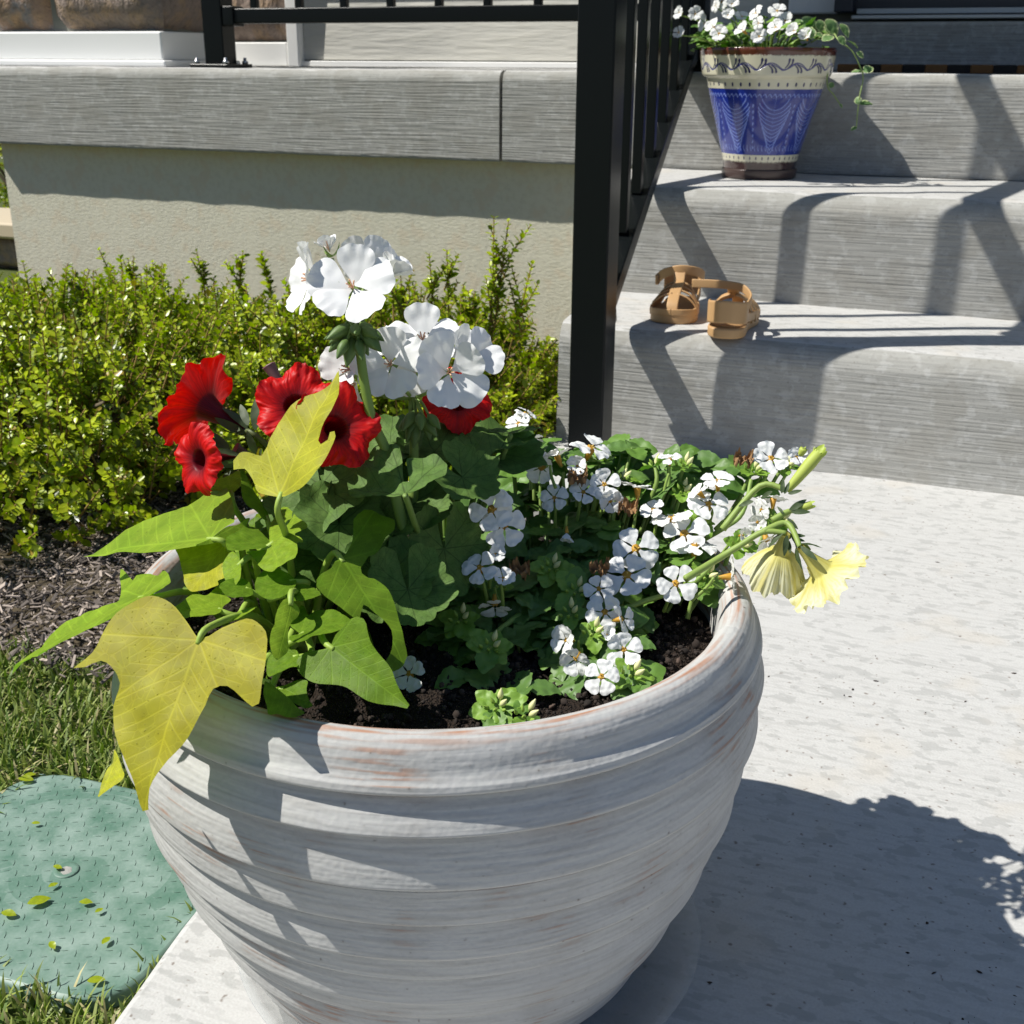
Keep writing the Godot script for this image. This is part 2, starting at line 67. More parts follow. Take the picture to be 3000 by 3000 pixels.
const RED_LEAVES := [
	[Vector3(-0.3642, 0.3649, -0.5295), Vector3(-0.3732, 0.3752, -0.5347)],
	[Vector3(-0.3601, 0.3624, -0.5301), Vector3(-0.3625, 0.3790, -0.5336)],
	[Vector3(-0.3575, 0.3624, -0.5311), Vector3(-0.3602, 0.3729, -0.5378)],
	[Vector3(-0.3740, 0.3503, -0.5196), Vector3(-0.3840, 0.3627, -0.5139)],
	[Vector3(-0.3716, 0.3509, -0.5208), Vector3(-0.3795, 0.3622, -0.5177)],
	[Vector3(-0.3583, 0.3503, -0.5259), Vector3(-0.3605, 0.3637, -0.5213)],
	[Vector3(-0.3692, 0.3471, -0.5202), Vector3(-0.3738, 0.3439, -0.5125)],
	[Vector3(-0.3648, 0.3471, -0.5220), Vector3(-0.3674, 0.3471, -0.5141)],
	[Vector3(-0.3563, 0.3491, -0.5262), Vector3(-0.3532, 0.3547, -0.5228)],
	[Vector3(-0.3682, 0.3623, -0.5268), Vector3(-0.3756, 0.3618, -0.5306)],
	[Vector3(-0.3558, 0.3637, -0.5323), Vector3(-0.3585, 0.3709, -0.5410)],
	[Vector3(-0.3676, 0.3490, -0.5217), Vector3(-0.3756, 0.3521, -0.5198)],
	[Vector3(-0.3640, 0.3459, -0.5218), Vector3(-0.3720, 0.3402, -0.5117)]]
const RED_BUDS := [
	[Vector3(-0.3562, 0.3800, -0.5537), Vector3(-0.3657, 0.3925, -0.5550)],
	[Vector3(-0.3699, 0.3456, -0.5343), Vector3(-0.3745, 0.3501, -0.5297)]]
const YELLOW := [
	[Vector3(-0.0851, 0.3049, -0.6336), Vector3(-0.0875, 0.2926, -0.6369), 0.0185, 0.10, -0.75],
	[Vector3(-0.0758, 0.3010, -0.6265), Vector3(-0.0633, 0.2876, -0.6306), 0.0255, 0.10, 0.00]]
const YSTEMS := [
	[Vector3(-0.1323, 0.2844, -0.5974), Vector3(-0.1194, 0.2900, -0.6186), Vector3(-0.1087, 0.2973, -0.6258), Vector3(-0.0972, 0.3052, -0.6313), Vector3(-0.0852, 0.3053, -0.6338)],
	[Vector3(-0.0972, 0.3052, -0.6313), Vector3(-0.0858, 0.3091, -0.6397), Vector3(-0.0758, 0.3013, -0.6267)],
	[Vector3(-0.1222, 0.2991, -0.6419), Vector3(-0.1057, 0.3226, -0.6580), Vector3(-0.0900, 0.3217, -0.6581)],
	[Vector3(-0.0942, 0.3093, -0.6399), Vector3(-0.0882, 0.3133, -0.6439), Vector3(-0.0852, 0.3146, -0.6456)]]
const YLEAVES := [
	[Vector3(-0.0907, 0.3248, -0.6441), Vector3(-0.0912, 0.3329, -0.6472)],
	[Vector3(-0.0893, 0.3245, -0.6445), Vector3(-0.0877, 0.3310, -0.6479)],
	[Vector3(-0.0874, 0.3245, -0.6453), Vector3(-0.0802, 0.3278, -0.6460)],
	[Vector3(-0.0855, 0.3157, -0.6425), Vector3(-0.0773, 0.3222, -0.6484)],
	[Vector3(-0.0847, 0.3150, -0.6425), Vector3(-0.0741, 0.3165, -0.6439)],
	[Vector3(-0.0862, 0.3117, -0.6406), Vector3(-0.0792, 0.3073, -0.6381)],
	[Vector3(-0.0829, 0.3026, -0.6382), Vector3(-0.0749, 0.3034, -0.6394)],
	[Vector3(-0.0821, 0.3013, -0.6380), Vector3(-0.0747, 0.3010, -0.6373)],
	[Vector3(-0.0841, 0.2993, -0.6364), Vector3(-0.0844, 0.2957, -0.6301)],
	[Vector3(-0.0838, 0.3000, -0.6367), Vector3(-0.0812, 0.2949, -0.6311)],
	[Vector3(-0.0885, 0.3143, -0.6407), Vector3(-0.0926, 0.3175, -0.6427)],
	[Vector3(-0.1050, 0.3208, -0.6368), Vector3(-0.1137, 0.3167, -0.6363)],
	[Vector3(-0.0960, 0.3260, -0.6425), Vector3(-0.1026, 0.3207, -0.6424)]]
const YBUDS := [
	[Vector3(-0.0900, 0.3217, -0.6581), Vector3(-0.0731, 0.3467, -0.6726), 0.0037],
	[Vector3(-0.0851, 0.3143, -0.6455), Vector3(-0.0725, 0.3193, -0.6502), 0.0024],
	[Vector3(-0.0876, 0.3361, -0.6821), Vector3(-0.0856, 0.3414, -0.6828), 0.0024]]
const BACOPA := [
	[Vector3(-0.2371, 0.3196, -0.5701), Vector3(0.3083, 0.5393, 0.7836), 0.0112, 0.10],
	[Vector3(-0.2336, 0.3076, -0.5786), Vector3(0.6022, 0.4339, 0.6702), 0.0107, 0.10],
	[Vector3(-0.2380, 0.2905, -0.5547), Vector3(0.1537, 0.7310, 0.6649), 0.0085, 0.25],
	[Vector3(-0.2340, 0.2948, -0.5664), Vector3(0.5295, 0.6985, 0.4813), 0.0050, 0.75],
	[Vector3(-0.2253, 0.2854, -0.5574), Vector3(0.3515, 0.7005, 0.6211), 0.0056, 0.45],
	[Vector3(-0.2329, 0.2656, -0.5637), Vector3(0.2615, -0.7147, 0.6487), 0.0081, 0.45],
	[Vector3(-0.2587, 0.2446, -0.5064), Vector3(0.0853, 0.6172, 0.7822), 0.0085, 0.15],
	[Vector3(-0.1707, 0.2828, -0.6321), Vector3(0.4106, 0.6620, 0.6271), 0.0119, 0.10],
	[Vector3(-0.1697, 0.2741, -0.6112), Vector3(0.2115, 0.7024, 0.6796), 0.0126, 0.10],
	[Vector3(-0.1817, 0.2701, -0.5958), Vector3(0.3083, 0.5393, 0.7836), 0.0073, 0.30],
	[Vector3(-0.1732, 0.2635, -0.5808), Vector3(0.2868, 0.6194, 0.7308), 0.0089, 0.10],
	[Vector3(-0.1533, 0.2581, -0.5512), Vector3(0.3515, 0.7005, 0.6211), 0.0088, 0.25],
	[Vector3(-0.1571, 0.2542, -0.5252), Vector3(0.1926, 0.6158, 0.7640), 0.0082, 0.10],
	[Vector3(-0.1420, 0.2717, -0.6162), Vector3(0.2978, 0.5806, 0.7578), 0.0100, 0.20],
	[Vector3(-0.1467, 0.2884, -0.6524), Vector3(0.1102, 0.8169, 0.5662), 0.0120, 0.12],
	[Vector3(-0.1389, 0.2844, -0.6481), Vector3(0.0608, 0.9907, -0.1216), 0.0113, -0.10],
	[Vector3(-0.1567, 0.2944, -0.6599), Vector3(-0.2141, 0.9749, 0.0610), 0.0115, -0.05],
	[Vector3(-0.1390, 0.2994, -0.6775), Vector3(0.2790, 0.8567, 0.4338), 0.0107, 0.10],
	[Vector3(-0.1841, 0.2595, -0.5483), Vector3(-0.3566, 0.3650, 0.8600), 0.0077, 0.50],
	[Vector3(-0.1742, 0.2569, -0.5353), Vector3(0.0530, -0.0977, 0.9938), 0.0076, 0.50],
	[Vector3(-0.1629, 0.2626, -0.5783), Vector3(0.9210, 0.3818, 0.0768), 0.0074, 0.20],
	[Vector3(-0.1659, 0.2603, -0.5609), Vector3(0.3790, 0.6289, 0.6789), 0.0052, 1.00],
	[Vector3(-0.1137, 0.2739, -0.6337), Vector3(0.9519, 0.0909, -0.2928), 0.0098, 0.10],
	[Vector3(-0.2268, 0.3028, -0.6445), Vector3(0.1926, 0.6158, 0.7640), 0.0074, 0.20],
	[Vector3(-0.2113, 0.3056, -0.6529), Vector3(0.3782, 0.6168, 0.6902), 0.0074, 0.20],
	[Vector3(-0.2002, 0.3097, -0.6604), Vector3(0.2831, 0.6318, 0.7216), 0.0088, 0.30],
	[Vector3(-0.1953, 0.3014, -0.6565), Vector3(0.5534, 0.1408, 0.8209), 0.0071, 0.50],
	[Vector3(-0.2126, 0.3287, -0.6715), Vector3(0.3784, 0.9256, 0.0002), 0.0118, 0.00],
	[Vector3(-0.2303, 0.3244, -0.6590), Vector3(-0.4897, 0.8267, -0.2770), 0.0088, 0.35],
	[Vector3(-0.2379, 0.3189, -0.6516), Vector3(-0.7369, -0.4229, -0.5274), 0.0085, 0.30],
	[Vector3(-0.2493, 0.3325, -0.6611), Vector3(-0.1723, 0.8903, -0.4216), 0.0079, 0.10],
	[Vector3(-0.2594, 0.3400, -0.6669), Vector3(0.0923, 0.8257, 0.5565), 0.0073, 0.20],
	[Vector3(-0.2575, 0.3450, -0.6747), Vector3(0.4420, 0.8868, -0.1348), 0.0063, 0.10],
	[Vector3(-0.1809, 0.3078, -0.6670), Vector3(-0.1352, 0.9351, -0.3275), 0.0091, 0.20],
	[Vector3(-0.1661, 0.3233, -0.6848), Vector3(0.0506, 0.9887, 0.1409), 0.0062, 0.10],
	[Vector3(-0.2124, 0.2892, -0.6268), Vector3(0.2065, -0.8360, 0.5084), 0.0051, 1.00],
	[Vector3(-0.1083, 0.3233, -0.7088), Vector3(0.3352, 0.7471, 0.5740), 0.0101, 0.10],
	[Vector3(-0.0942, 0.3242, -0.7153), Vector3(0.3164, 0.7922, 0.5219), 0.0059, 0.45],
	[Vector3(-0.1363, 0.3117, -0.6883), Vector3(-0.0665, 0.9844, 0.1626), 0.0091, 0.25],
	[Vector3(-0.1028, 0.3022, -0.6953), Vector3(-0.1050, 0.8317, -0.5452), 0.0084, 0.10],
	[Vector3(-0.1077, 0.2976, -0.6867), Vector3(-0.5373, 0.0925, 0.8383), 0.0068, 0.30],
	[Vector3(-0.1007, 0.2864, -0.6675), Vector3(0.4391, -0.4869, 0.7550), 0.0088, 0.60],
	[Vector3(-0.1081, 0.2930, -0.6772), Vector3(0.0262, 0.1081, 0.9938), 0.0054, 0.50],
	[Vector3(-0.1691, 0.2976, -0.6613), Vector3(-0.1709, 0.8579, 0.4845), 0.0068, 0.30],
	[Vector3(-0.1453, 0.3056, -0.6802), Vector3(-0.5952, 0.7381, 0.3176), 0.0071, 0.30],
	[Vector3(-0.2176, 0.3194, -0.6605), Vector3(0.0729, 0.5532, 0.8298), 0.0065, 0.60],
	[Vector3(-0.1148, 0.2880, -0.6647), Vector3(0.6278, 0.4400, 0.6421), 0.0047, 0.90]]
const ROSETTES := [
	[Vector3(-0.2154, 0.2722, -0.6080), Vector3(0.1473, 0.9118, 0.3834), 0.0135, 6],
	[Vector3(-0.1960, 0.2651, -0.5970), Vector3(0.1838, 0.8608, 0.4746), 0.0145, 5],
	[Vector3(-0.2486, 0.2585, -0.5510), Vector3(0.0865, 0.8557, 0.5102), 0.0140, 5],
	[Vector3(-0.2230, 0.2545, -0.5336), Vector3(0.1838, 0.8608, 0.4746), 0.0150, 6],
	[Vector3(-0.2002, 0.2469, -0.4880), Vector3(0.0865, 0.8557, 0.5102), 0.0145, 6],
	[Vector3(-0.1847, 0.2460, -0.4864), Vector3(0.3152, 0.9203, 0.2319), 0.0130, 3],
	[Vector3(-0.1454, 0.2504, -0.5393), Vector3(0.3152, 0.9203, 0.2319), 0.0135, 5],
	[Vector3(-0.1756, 0.2565, -0.5667), Vector3(0.1728, 0.8776, 0.4472), 0.0115, 5],
	[Vector3(-0.1295, 0.2696, -0.6361), Vector3(0.3659, 0.8587, 0.3588), 0.0125, 5],
	[Vector3(-0.1600, 0.3154, -0.6972), Vector3(0.0674, 0.9808, 0.1832), 0.0115, 5],
	[Vector3(-0.1580, 0.3016, -0.6869), Vector3(0.1209, 0.9406, 0.3174), 0.0100, 4],
	[Vector3(-0.2098, 0.3182, -0.6789), Vector3(-0.0196, 0.9992, -0.0357), 0.0130, 6],
	[Vector3(-0.1195, 0.3127, -0.7118), Vector3(0.1650, 0.9758, 0.1433), 0.0125, 6],
	[Vector3(-0.1016, 0.3154, -0.7215), Vector3(0.2978, 0.9429, 0.1492), 0.0110, 4],
	[Vector3(-0.1428, 0.2890, -0.6740), Vector3(0.1209, 0.9406, 0.3174), 0.0120, 5],
	[Vector3(-0.1933, 0.2592, -0.5793), Vector3(-0.0281, 0.8565, 0.5153), 0.0100, 4],
	[Vector3(-0.0977, 0.2890, -0.6926), Vector3(0.5815, 0.7774, 0.2398), 0.0120, 5],
	[Vector3(-0.1163, 0.2800, -0.6671), Vector3(0.4436, 0.7185, 0.5357), 0.0125, 4],
	[Vector3(-0.2392, 0.2672, -0.5847), Vector3(0.1728, 0.8776, 0.4472), 0.0110, 4],
	[Vector3(-0.1769, 0.3154, -0.6902), Vector3(-0.5193, 0.7701, -0.3707), 0.0140, 2],
	[Vector3(-0.1951, 0.3085, -0.6770), Vector3(0.1409, 0.9683, -0.2063), 0.0140, 2]]
const LEAF_SPOTS := [
	Vector3(-0.2070, 0.2783, -0.6512),
	Vector3(-0.1990, 0.3102, -0.7231),
	Vector3(-0.1690, 0.2570, -0.6886),
	Vector3(-0.2694, 0.2915, -0.6503),
	Vector3(-0.1657, 0.2430, -0.5521),
	Vector3(-0.2894, 0.2730, -0.6695),
	Vector3(-0.1578, 0.2751, -0.6593),
	Vector3(-0.2548, 0.2910, -0.6715),
	Vector3(-0.2243, 0.3111, -0.7194),
	Vector3(-0.2679, 0.2435, -0.6286),
	Vector3(-0.2588, 0.2675, -0.5897),
	Vector3(-0.2819, 0.2489, -0.6434),
	Vector3(-0.2223, 0.2640, -0.6720),
	Vector3(-0.2574, 0.2608, -0.5912),
	Vector3(-0.1454, 0.2467, -0.5430),
	Vector3(-0.1777, 0.2594, -0.6172),
	Vector3(-0.1949, 0.2441, -0.5175),
	Vector3(-0.2287, 0.2616, -0.5894),
	Vector3(-0.2126, 0.2438, -0.6139),
	Vector3(-0.1672, 0.3051, -0.7276),
	Vector3(-0.2227, 0.2553, -0.6931),
	Vector3(-0.2168, 0.3027, -0.7538),
	Vector3(-0.2284, 0.2710, -0.6360),
	Vector3(-0.2122, 0.2840, -0.6550),
	Vector3(-0.2017, 0.2926, -0.7446),
	Vector3(-0.2572, 0.2430, -0.5600),
	Vector3(-0.1822, 0.2508, -0.5980),
	Vector3(-0.1576, 0.2714, -0.6678),
	Vector3(-0.1959, 0.3212, -0.7036),
	Vector3(-0.2609, 0.2655, -0.6563),
	Vector3(-0.1997, 0.3049, -0.6882),
	Vector3(-0.1710, 0.2556, -0.5964),
	Vector3(-0.1953, 0.2430, -0.6120),
	Vector3(-0.1861, 0.2464, -0.5480),
	Vector3(-0.2150, 0.2873, -0.7176),
	Vector3(-0.2429, 0.2489, -0.5534),
	Vector3(-0.2010, 0.2571, -0.6310),
	Vector3(-0.2677, 0.2494, -0.6544),
	Vector3(-0.1572, 0.2478, -0.5407),
	Vector3(-0.1903, 0.2562, -0.6519),
	Vector3(-0.2076, 0.2710, -0.7046),
	Vector3(-0.1827, 0.2946, -0.7461),
	Vector3(-0.2103, 0.2562, -0.6573),
	Vector3(-0.2668, 0.2543, -0.5940),
	Vector3(-0.1675, 0.2481, -0.6212),
	Vector3(-0.1896, 0.2998, -0.6860),
	Vector3(-0.2276, 0.2601, -0.6487),
	Vector3(-0.2549, 0.2464, -0.5554),
	Vector3(-0.1486, 0.2430, -0.5437),
	Vector3(-0.1558, 0.3026, -0.7300),
	Vector3(-0.2188, 0.2496, -0.5617),
	Vector3(-0.2630, 0.3075, -0.6676),
	Vector3(-0.2037, 0.2444, -0.5924),
	Vector3(-0.2054, 0.2668, -0.6846),
	Vector3(-0.2634, 0.2800, -0.6773),
	Vector3(-0.2666, 0.2529, -0.6646),
	Vector3(-0.1620, 0.3111, -0.7260),
	Vector3(-0.2693, 0.3105, -0.6832),
	Vector3(-0.2101, 0.2430, -0.5728),
	Vector3(-0.2359, 0.2513, -0.6132),
	Vector3(-0.2656, 0.2795, -0.6681),
	Vector3(-0.1746, 0.2552, -0.6429),
	Vector3(-0.2577, 0.2712, -0.6368),
	Vector3(-0.2474, 0.2630, -0.6036),
	Vector3(-0.2501, 0.2535, -0.5944),
	Vector3(-0.2056, 0.2447, -0.6403),
	Vector3(-0.2435, 0.2597, -0.6142),
	Vector3(-0.2788, 0.2556, -0.6053),
	Vector3(-0.2228, 0.2947, -0.7314),
	Vector3(-0.2265, 0.2666, -0.6075),
	Vector3(-0.2404, 0.2430, -0.5526),
	Vector3(-0.1861, 0.2430, -0.5545),
	Vector3(-0.2459, 0.2488, -0.5831),
	Vector3(-0.2496, 0.2773, -0.6602),
	Vector3(-0.2527, 0.2430, -0.6227),
	Vector3(-0.2157, 0.3065, -0.7467),
	Vector3(-0.2941, 0.2516, -0.6394),
	Vector3(-0.1609, 0.2875, -0.6903),
	Vector3(-0.1919, 0.2522, -0.6012),
	Vector3(-0.2080, 0.2470, -0.5824),
	Vector3(-0.1847, 0.2452, -0.6723),
	Vector3(-0.2548, 0.2460, -0.6425),
	Vector3(-0.2740, 0.2822, -0.6933),
	Vector3(-0.1857, 0.2430, -0.5677),
	Vector3(-0.2299, 0.2974, -0.7412),
	Vector3(-0.2220, 0.2583, -0.6585),
	Vector3(-0.2927, 0.2620, -0.6683),
	Vector3(-0.2608, 0.2461, -0.6446),
	Vector3(-0.1837, 0.2430, -0.6290),
	Vector3(-0.1293, 0.2600, -0.6451),
	Vector3(-0.2595, 0.3101, -0.7009),
	Vector3(-0.2499, 0.2605, -0.5969),
	Vector3(-0.1693, 0.2552, -0.6632),
	Vector3(-0.2280, 0.2811, -0.7271),
	Vector3(-0.2042, 0.2893, -0.7588),
	Vector3(-0.2127, 0.2780, -0.7054),
	Vector3(-0.2117, 0.2669, -0.7089),
	Vector3(-0.2225, 0.3013, -0.6973),
	Vector3(-0.2723, 0.2865, -0.6938),
	Vector3(-0.2552, 0.2506, -0.5575),
	Vector3(-0.2237, 0.2496, -0.6405),
	Vector3(-0.2586, 0.2430, -0.5854),
	Vector3(-0.1720, 0.2432, -0.5731),
	Vector3(-0.2319, 0.2482, -0.6579),
	Vector3(-0.2257, 0.2704, -0.7049),
	Vector3(-0.1716, 0.2529, -0.5846),
	Vector3(-0.1785, 0.2899, -0.7000),
	Vector3(-0.2416, 0.2934, -0.7472),
	Vector3(-0.1779, 0.2437, -0.5370),
	Vector3(-0.1708, 0.2766, -0.6494),
	Vector3(-0.2257, 0.2574, -0.6918),
	Vector3(-0.1227, 0.3023, -0.7125),
	Vector3(-0.2547, 0.3202, -0.6846),
	Vector3(-0.2045, 0.2842, -0.7170),
	Vector3(-0.2447, 0.2675, -0.7120),
	Vector3(-0.1929, 0.2883, -0.7394),
	Vector3(-0.1438, 0.2879, -0.7325),
	Vector3(-0.1772, 0.2546, -0.6816),
	Vector3(-0.1869, 0.2708, -0.7071),
	Vector3(-0.1540, 0.2593, -0.6839),
	Vector3(-0.1708, 0.2704, -0.6434),
	Vector3(-0.1949, 0.2430, -0.5864),
	Vector3(-0.2780, 0.2583, -0.6294),
	Vector3(-0.2156, 0.2899, -0.7219),
	Vector3(-0.1680, 0.2456, -0.6820),
	Vector3(-0.2058, 0.3157, -0.7177),
	Vector3(-0.2126, 0.2510, -0.6576),
	Vector3(-0.1963, 0.2506, -0.5712),
	Vector3(-0.2401, 0.2513, -0.6630),
	Vector3(-0.2171, 0.2430, -0.6048),
	Vector3(-0.1549, 0.2516, -0.5745),
	Vector3(-0.2235, 0.2549, -0.6718),
	Vector3(-0.2258, 0.3141, -0.6982),
	Vector3(-0.2133, 0.2958, -0.7425),
	Vector3(-0.2683, 0.3001, -0.7206),
	Vector3(-0.1543, 0.2840, -0.7134),
	Vector3(-0.2335, 0.2430, -0.5949),
	Vector3(-0.1569, 0.2584, -0.6726),
	Vector3(-0.1969, 0.2501, -0.5918),
	Vector3(-0.2250, 0.2511, -0.5844),
	Vector3(-0.2011, 0.2954, -0.7190),
	Vector3(-0.1602, 0.2439, -0.5885),
	Vector3(-0.1652, 0.2498, -0.5721),
	Vector3(-0.1349, 0.3118, -0.7211),
	Vector3(-0.2234, 0.2646, -0.6416),
	Vector3(-0.2606, 0.2533, -0.6622),
	Vector3(-0.2295, 0.2610, -0.6012),
	Vector3(-0.2778, 0.2838, -0.7140),
	Vector3(-0.1765, 0.2997, -0.6920),
	Vector3(-0.2043, 0.2710, -0.6534),
	Vector3(-0.1910, 0.2939, -0.7193),
	Vector3(-0.2589, 0.2608, -0.6795),
	Vector3(-0.1805, 0.2446, -0.6360),
	Vector3(-0.2608, 0.2430, -0.5578),
	Vector3(-0.1699, 0.2430, -0.5745),
	Vector3(-0.2561, 0.2955, -0.6804),
	Vector3(-0.2936, 0.2925, -0.6386),
	Vector3(-0.2814, 0.2791, -0.6072),
	Vector3(-0.1761, 0.2430, -0.5704),
	Vector3(-0.2525, 0.2515, -0.5612),
	Vector3(-0.2031, 0.2524, -0.6936),
	Vector3(-0.1970, 0.2822, -0.6898),
	Vector3(-0.1432, 0.2608, -0.6498),
	Vector3(-0.1658, 0.3052, -0.6982),
	Vector3(-0.2067, 0.2880, -0.7169),
	Vector3(-0.1955, 0.2484, -0.5983),
	Vector3(-0.2439, 0.2430, -0.5819),
	Vector3(-0.2083, 0.2693, -0.7007),
	Vector3(-0.2036, 0.2665, -0.6326),
	Vector3(-0.2209, 0.2873, -0.6976),
	Vector3(-0.2133, 0.2590, -0.6769),
	Vector3(-0.2226, 0.2457, -0.6247),
	Vector3(-0.2539, 0.2553, -0.6754),
	Vector3(-0.1380, 0.2622, -0.6623),
	Vector3(-0.2321, 0.2430, -0.5212),
	Vector3(-0.1925, 0.2430, -0.5559),
	Vector3(-0.1753, 0.2838, -0.7400),
	Vector3(-0.2234, 0.3163, -0.6847),
	Vector3(-0.2539, 0.2882, -0.6681),
	Vector3(-0.2132, 0.2754, -0.6362),
	Vector3(-0.1971, 0.2839, -0.6529),
	Vector3(-0.2168, 0.3001, -0.6859),
	Vector3(-0.1565, 0.2680, -0.6754),
	Vector3(-0.1749, 0.2430, -0.6097),
	Vector3(-0.2274, 0.2741, -0.6628),
	Vector3(-0.1840, 0.2724, -0.6880),
	Vector3(-0.1464, 0.3030, -0.7283),
	Vector3(-0.2239, 0.2764, -0.6784),
	Vector3(-0.2247, 0.2512, -0.6240),
	Vector3(-0.2381, 0.2966, -0.6667),
	Vector3(-0.1785, 0.2430, -0.6665),
	Vector3(-0.1647, 0.2511, -0.6548),
	Vector3(-0.1813, 0.2430, -0.5980),
	Vector3(-0.1844, 0.2569, -0.7091),
	Vector3(-0.2461, 0.3105, -0.6706),
	Vector3(-0.2522, 0.2758, -0.6436),
	Vector3(-0.2780, 0.2843, -0.6772),
	Vector3(-0.1853, 0.2624, -0.7084),
	Vector3(-0.1952, 0.2501, -0.6491),
	Vector3(-0.1713, 0.2552, -0.5892),
	Vector3(-0.1948, 0.2559, -0.6602),
	Vector3(-0.2434, 0.2549, -0.5645),
	Vector3(-0.2628, 0.2578, -0.5864),
	Vector3(-0.1670, 0.2430, -0.6114),
	Vector3(-0.1711, 0.2564, -0.5873),
	Vector3(-0.2968, 0.2834, -0.6630),
	Vector3(-0.1692, 0.3160, -0.7241),
	Vector3(-0.1979, 0.2842, -0.6605),
	Vector3(-0.2526, 0.3207, -0.6740),
	Vector3(-0.2258, 0.2430, -0.5869),
	Vector3(-0.2832, 0.2430, -0.6140),
	Vector3(-0.1731, 0.2915, -0.7497),
	Vector3(-0.1732, 0.2883, -0.7388),
	Vector3(-0.1995, 0.2794, -0.7343),
	Vector3(-0.2089, 0.3107, -0.7362),
	Vector3(-0.2318, 0.2785, -0.6465),
	Vector3(-0.2070, 0.2588, -0.6500),
	Vector3(-0.2074, 0.2879, -0.7304),
	Vector3(-0.2818, 0.2987, -0.7392),
	Vector3(-0.2426, 0.2432, -0.5586),
	Vector3(-0.1900, 0.2886, -0.6898),
	Vector3(-0.1482, 0.2731, -0.6535),
	Vector3(-0.2162, 0.2580, -0.5976),
	Vector3(-0.2614, 0.2430, -0.5861),
	Vector3(-0.2112, 0.2430, -0.6505),
	Vector3(-0.1751, 0.2495, -0.6960),
	Vector3(-0.1726, 0.2430, -0.6028),
	Vector3(-0.1966, 0.2686, -0.6421),
	Vector3(-0.2439, 0.2991, -0.7266),
	Vector3(-0.2244, 0.2430, -0.5397)]
const BSTEMS := [
	[Vector3(-0.1738, 0.2568, -0.6240), Vector3(-0.1506, 0.2700, -0.6700), Vector3(-0.1287, 0.2864, -0.6745), Vector3(-0.1182, 0.2964, -0.6799), Vector3(-0.1175, 0.3125, -0.6967)],
	[Vector3(-0.1824, 0.2497, -0.5901), Vector3(-0.1634, 0.2576, -0.6105), Vector3(-0.1366, 0.2672, -0.6268), Vector3(-0.1244, 0.2794, -0.6443)],
	[Vector3(-0.2320, 0.2700, -0.6748), Vector3(-0.2014, 0.2880, -0.6776), Vector3(-0.1700, 0.2982, -0.6868), Vector3(-0.1686, 0.3154, -0.6937)],
	[Vector3(-0.2598, 0.2600, -0.6907), Vector3(-0.2446, 0.2856, -0.6991), Vector3(-0.2313, 0.3114, -0.6806)],
	[Vector3(-0.1343, 0.2820, -0.6823), Vector3(-0.1139, 0.3052, -0.7080), Vector3(-0.1109, 0.3154, -0.7176)],
	[Vector3(-0.2194, 0.2700, -0.6800), Vector3(-0.2088, 0.2976, -0.6779), Vector3(-0.2129, 0.3182, -0.6776)],
	[Vector3(-0.2219, 0.2520, -0.5916), Vector3(-0.2116, 0.2604, -0.6082), Vector3(-0.1971, 0.2628, -0.6004)],
	[Vector3(-0.2257, 0.2512, -0.5841), Vector3(-0.2303, 0.2502, -0.5550), Vector3(-0.2245, 0.2525, -0.5372)]]
const DEAD := [
	Vector3(-0.2278, 0.2767, -0.5891),
	Vector3(-0.1857, 0.2772, -0.6077),
	Vector3(-0.1236, 0.3235, -0.6985),
	Vector3(-0.2154, 0.3141, -0.6535),
	Vector3(-0.1828, 0.2988, -0.6532)]
const POTFLOWERS := [
	Vector3(-0.5522, 0.6308, -2.1708),
	Vector3(-0.5354, 0.5978, -2.1066),
	Vector3(-0.4951, 0.6425, -2.1982),
	Vector3(-0.4940, 0.6496, -2.2360),
	Vector3(-0.4967, 0.6124, -2.1278),
	Vector3(-0.4778, 0.6064, -2.1098),
	Vector3(-0.4604, 0.5948, -2.0775),
	Vector3(-0.4729, 0.6453, -2.2196),
	Vector3(-0.4408, 0.6227, -2.1541),
	Vector3(-0.4225, 0.6002, -2.0831),
	Vector3(-0.4258, 0.6295, -2.1973),
	Vector3(-0.3944, 0.5904, -2.0788),
	Vector3(-0.3966, 0.6339, -2.2336),
	Vector3(-0.3715, 0.6164, -2.1789),
	Vector3(-0.3758, 0.6050, -2.1150),
	Vector3(-0.3506, 0.6002, -2.1460),
	Vector3(-0.3309, 0.5916, -2.1503),
	Vector3(-0.4087, 0.6123, -2.1395),
	Vector3(-0.4678, 0.6255, -2.1676),
	Vector3(-0.5245, 0.6282, -2.1693)]
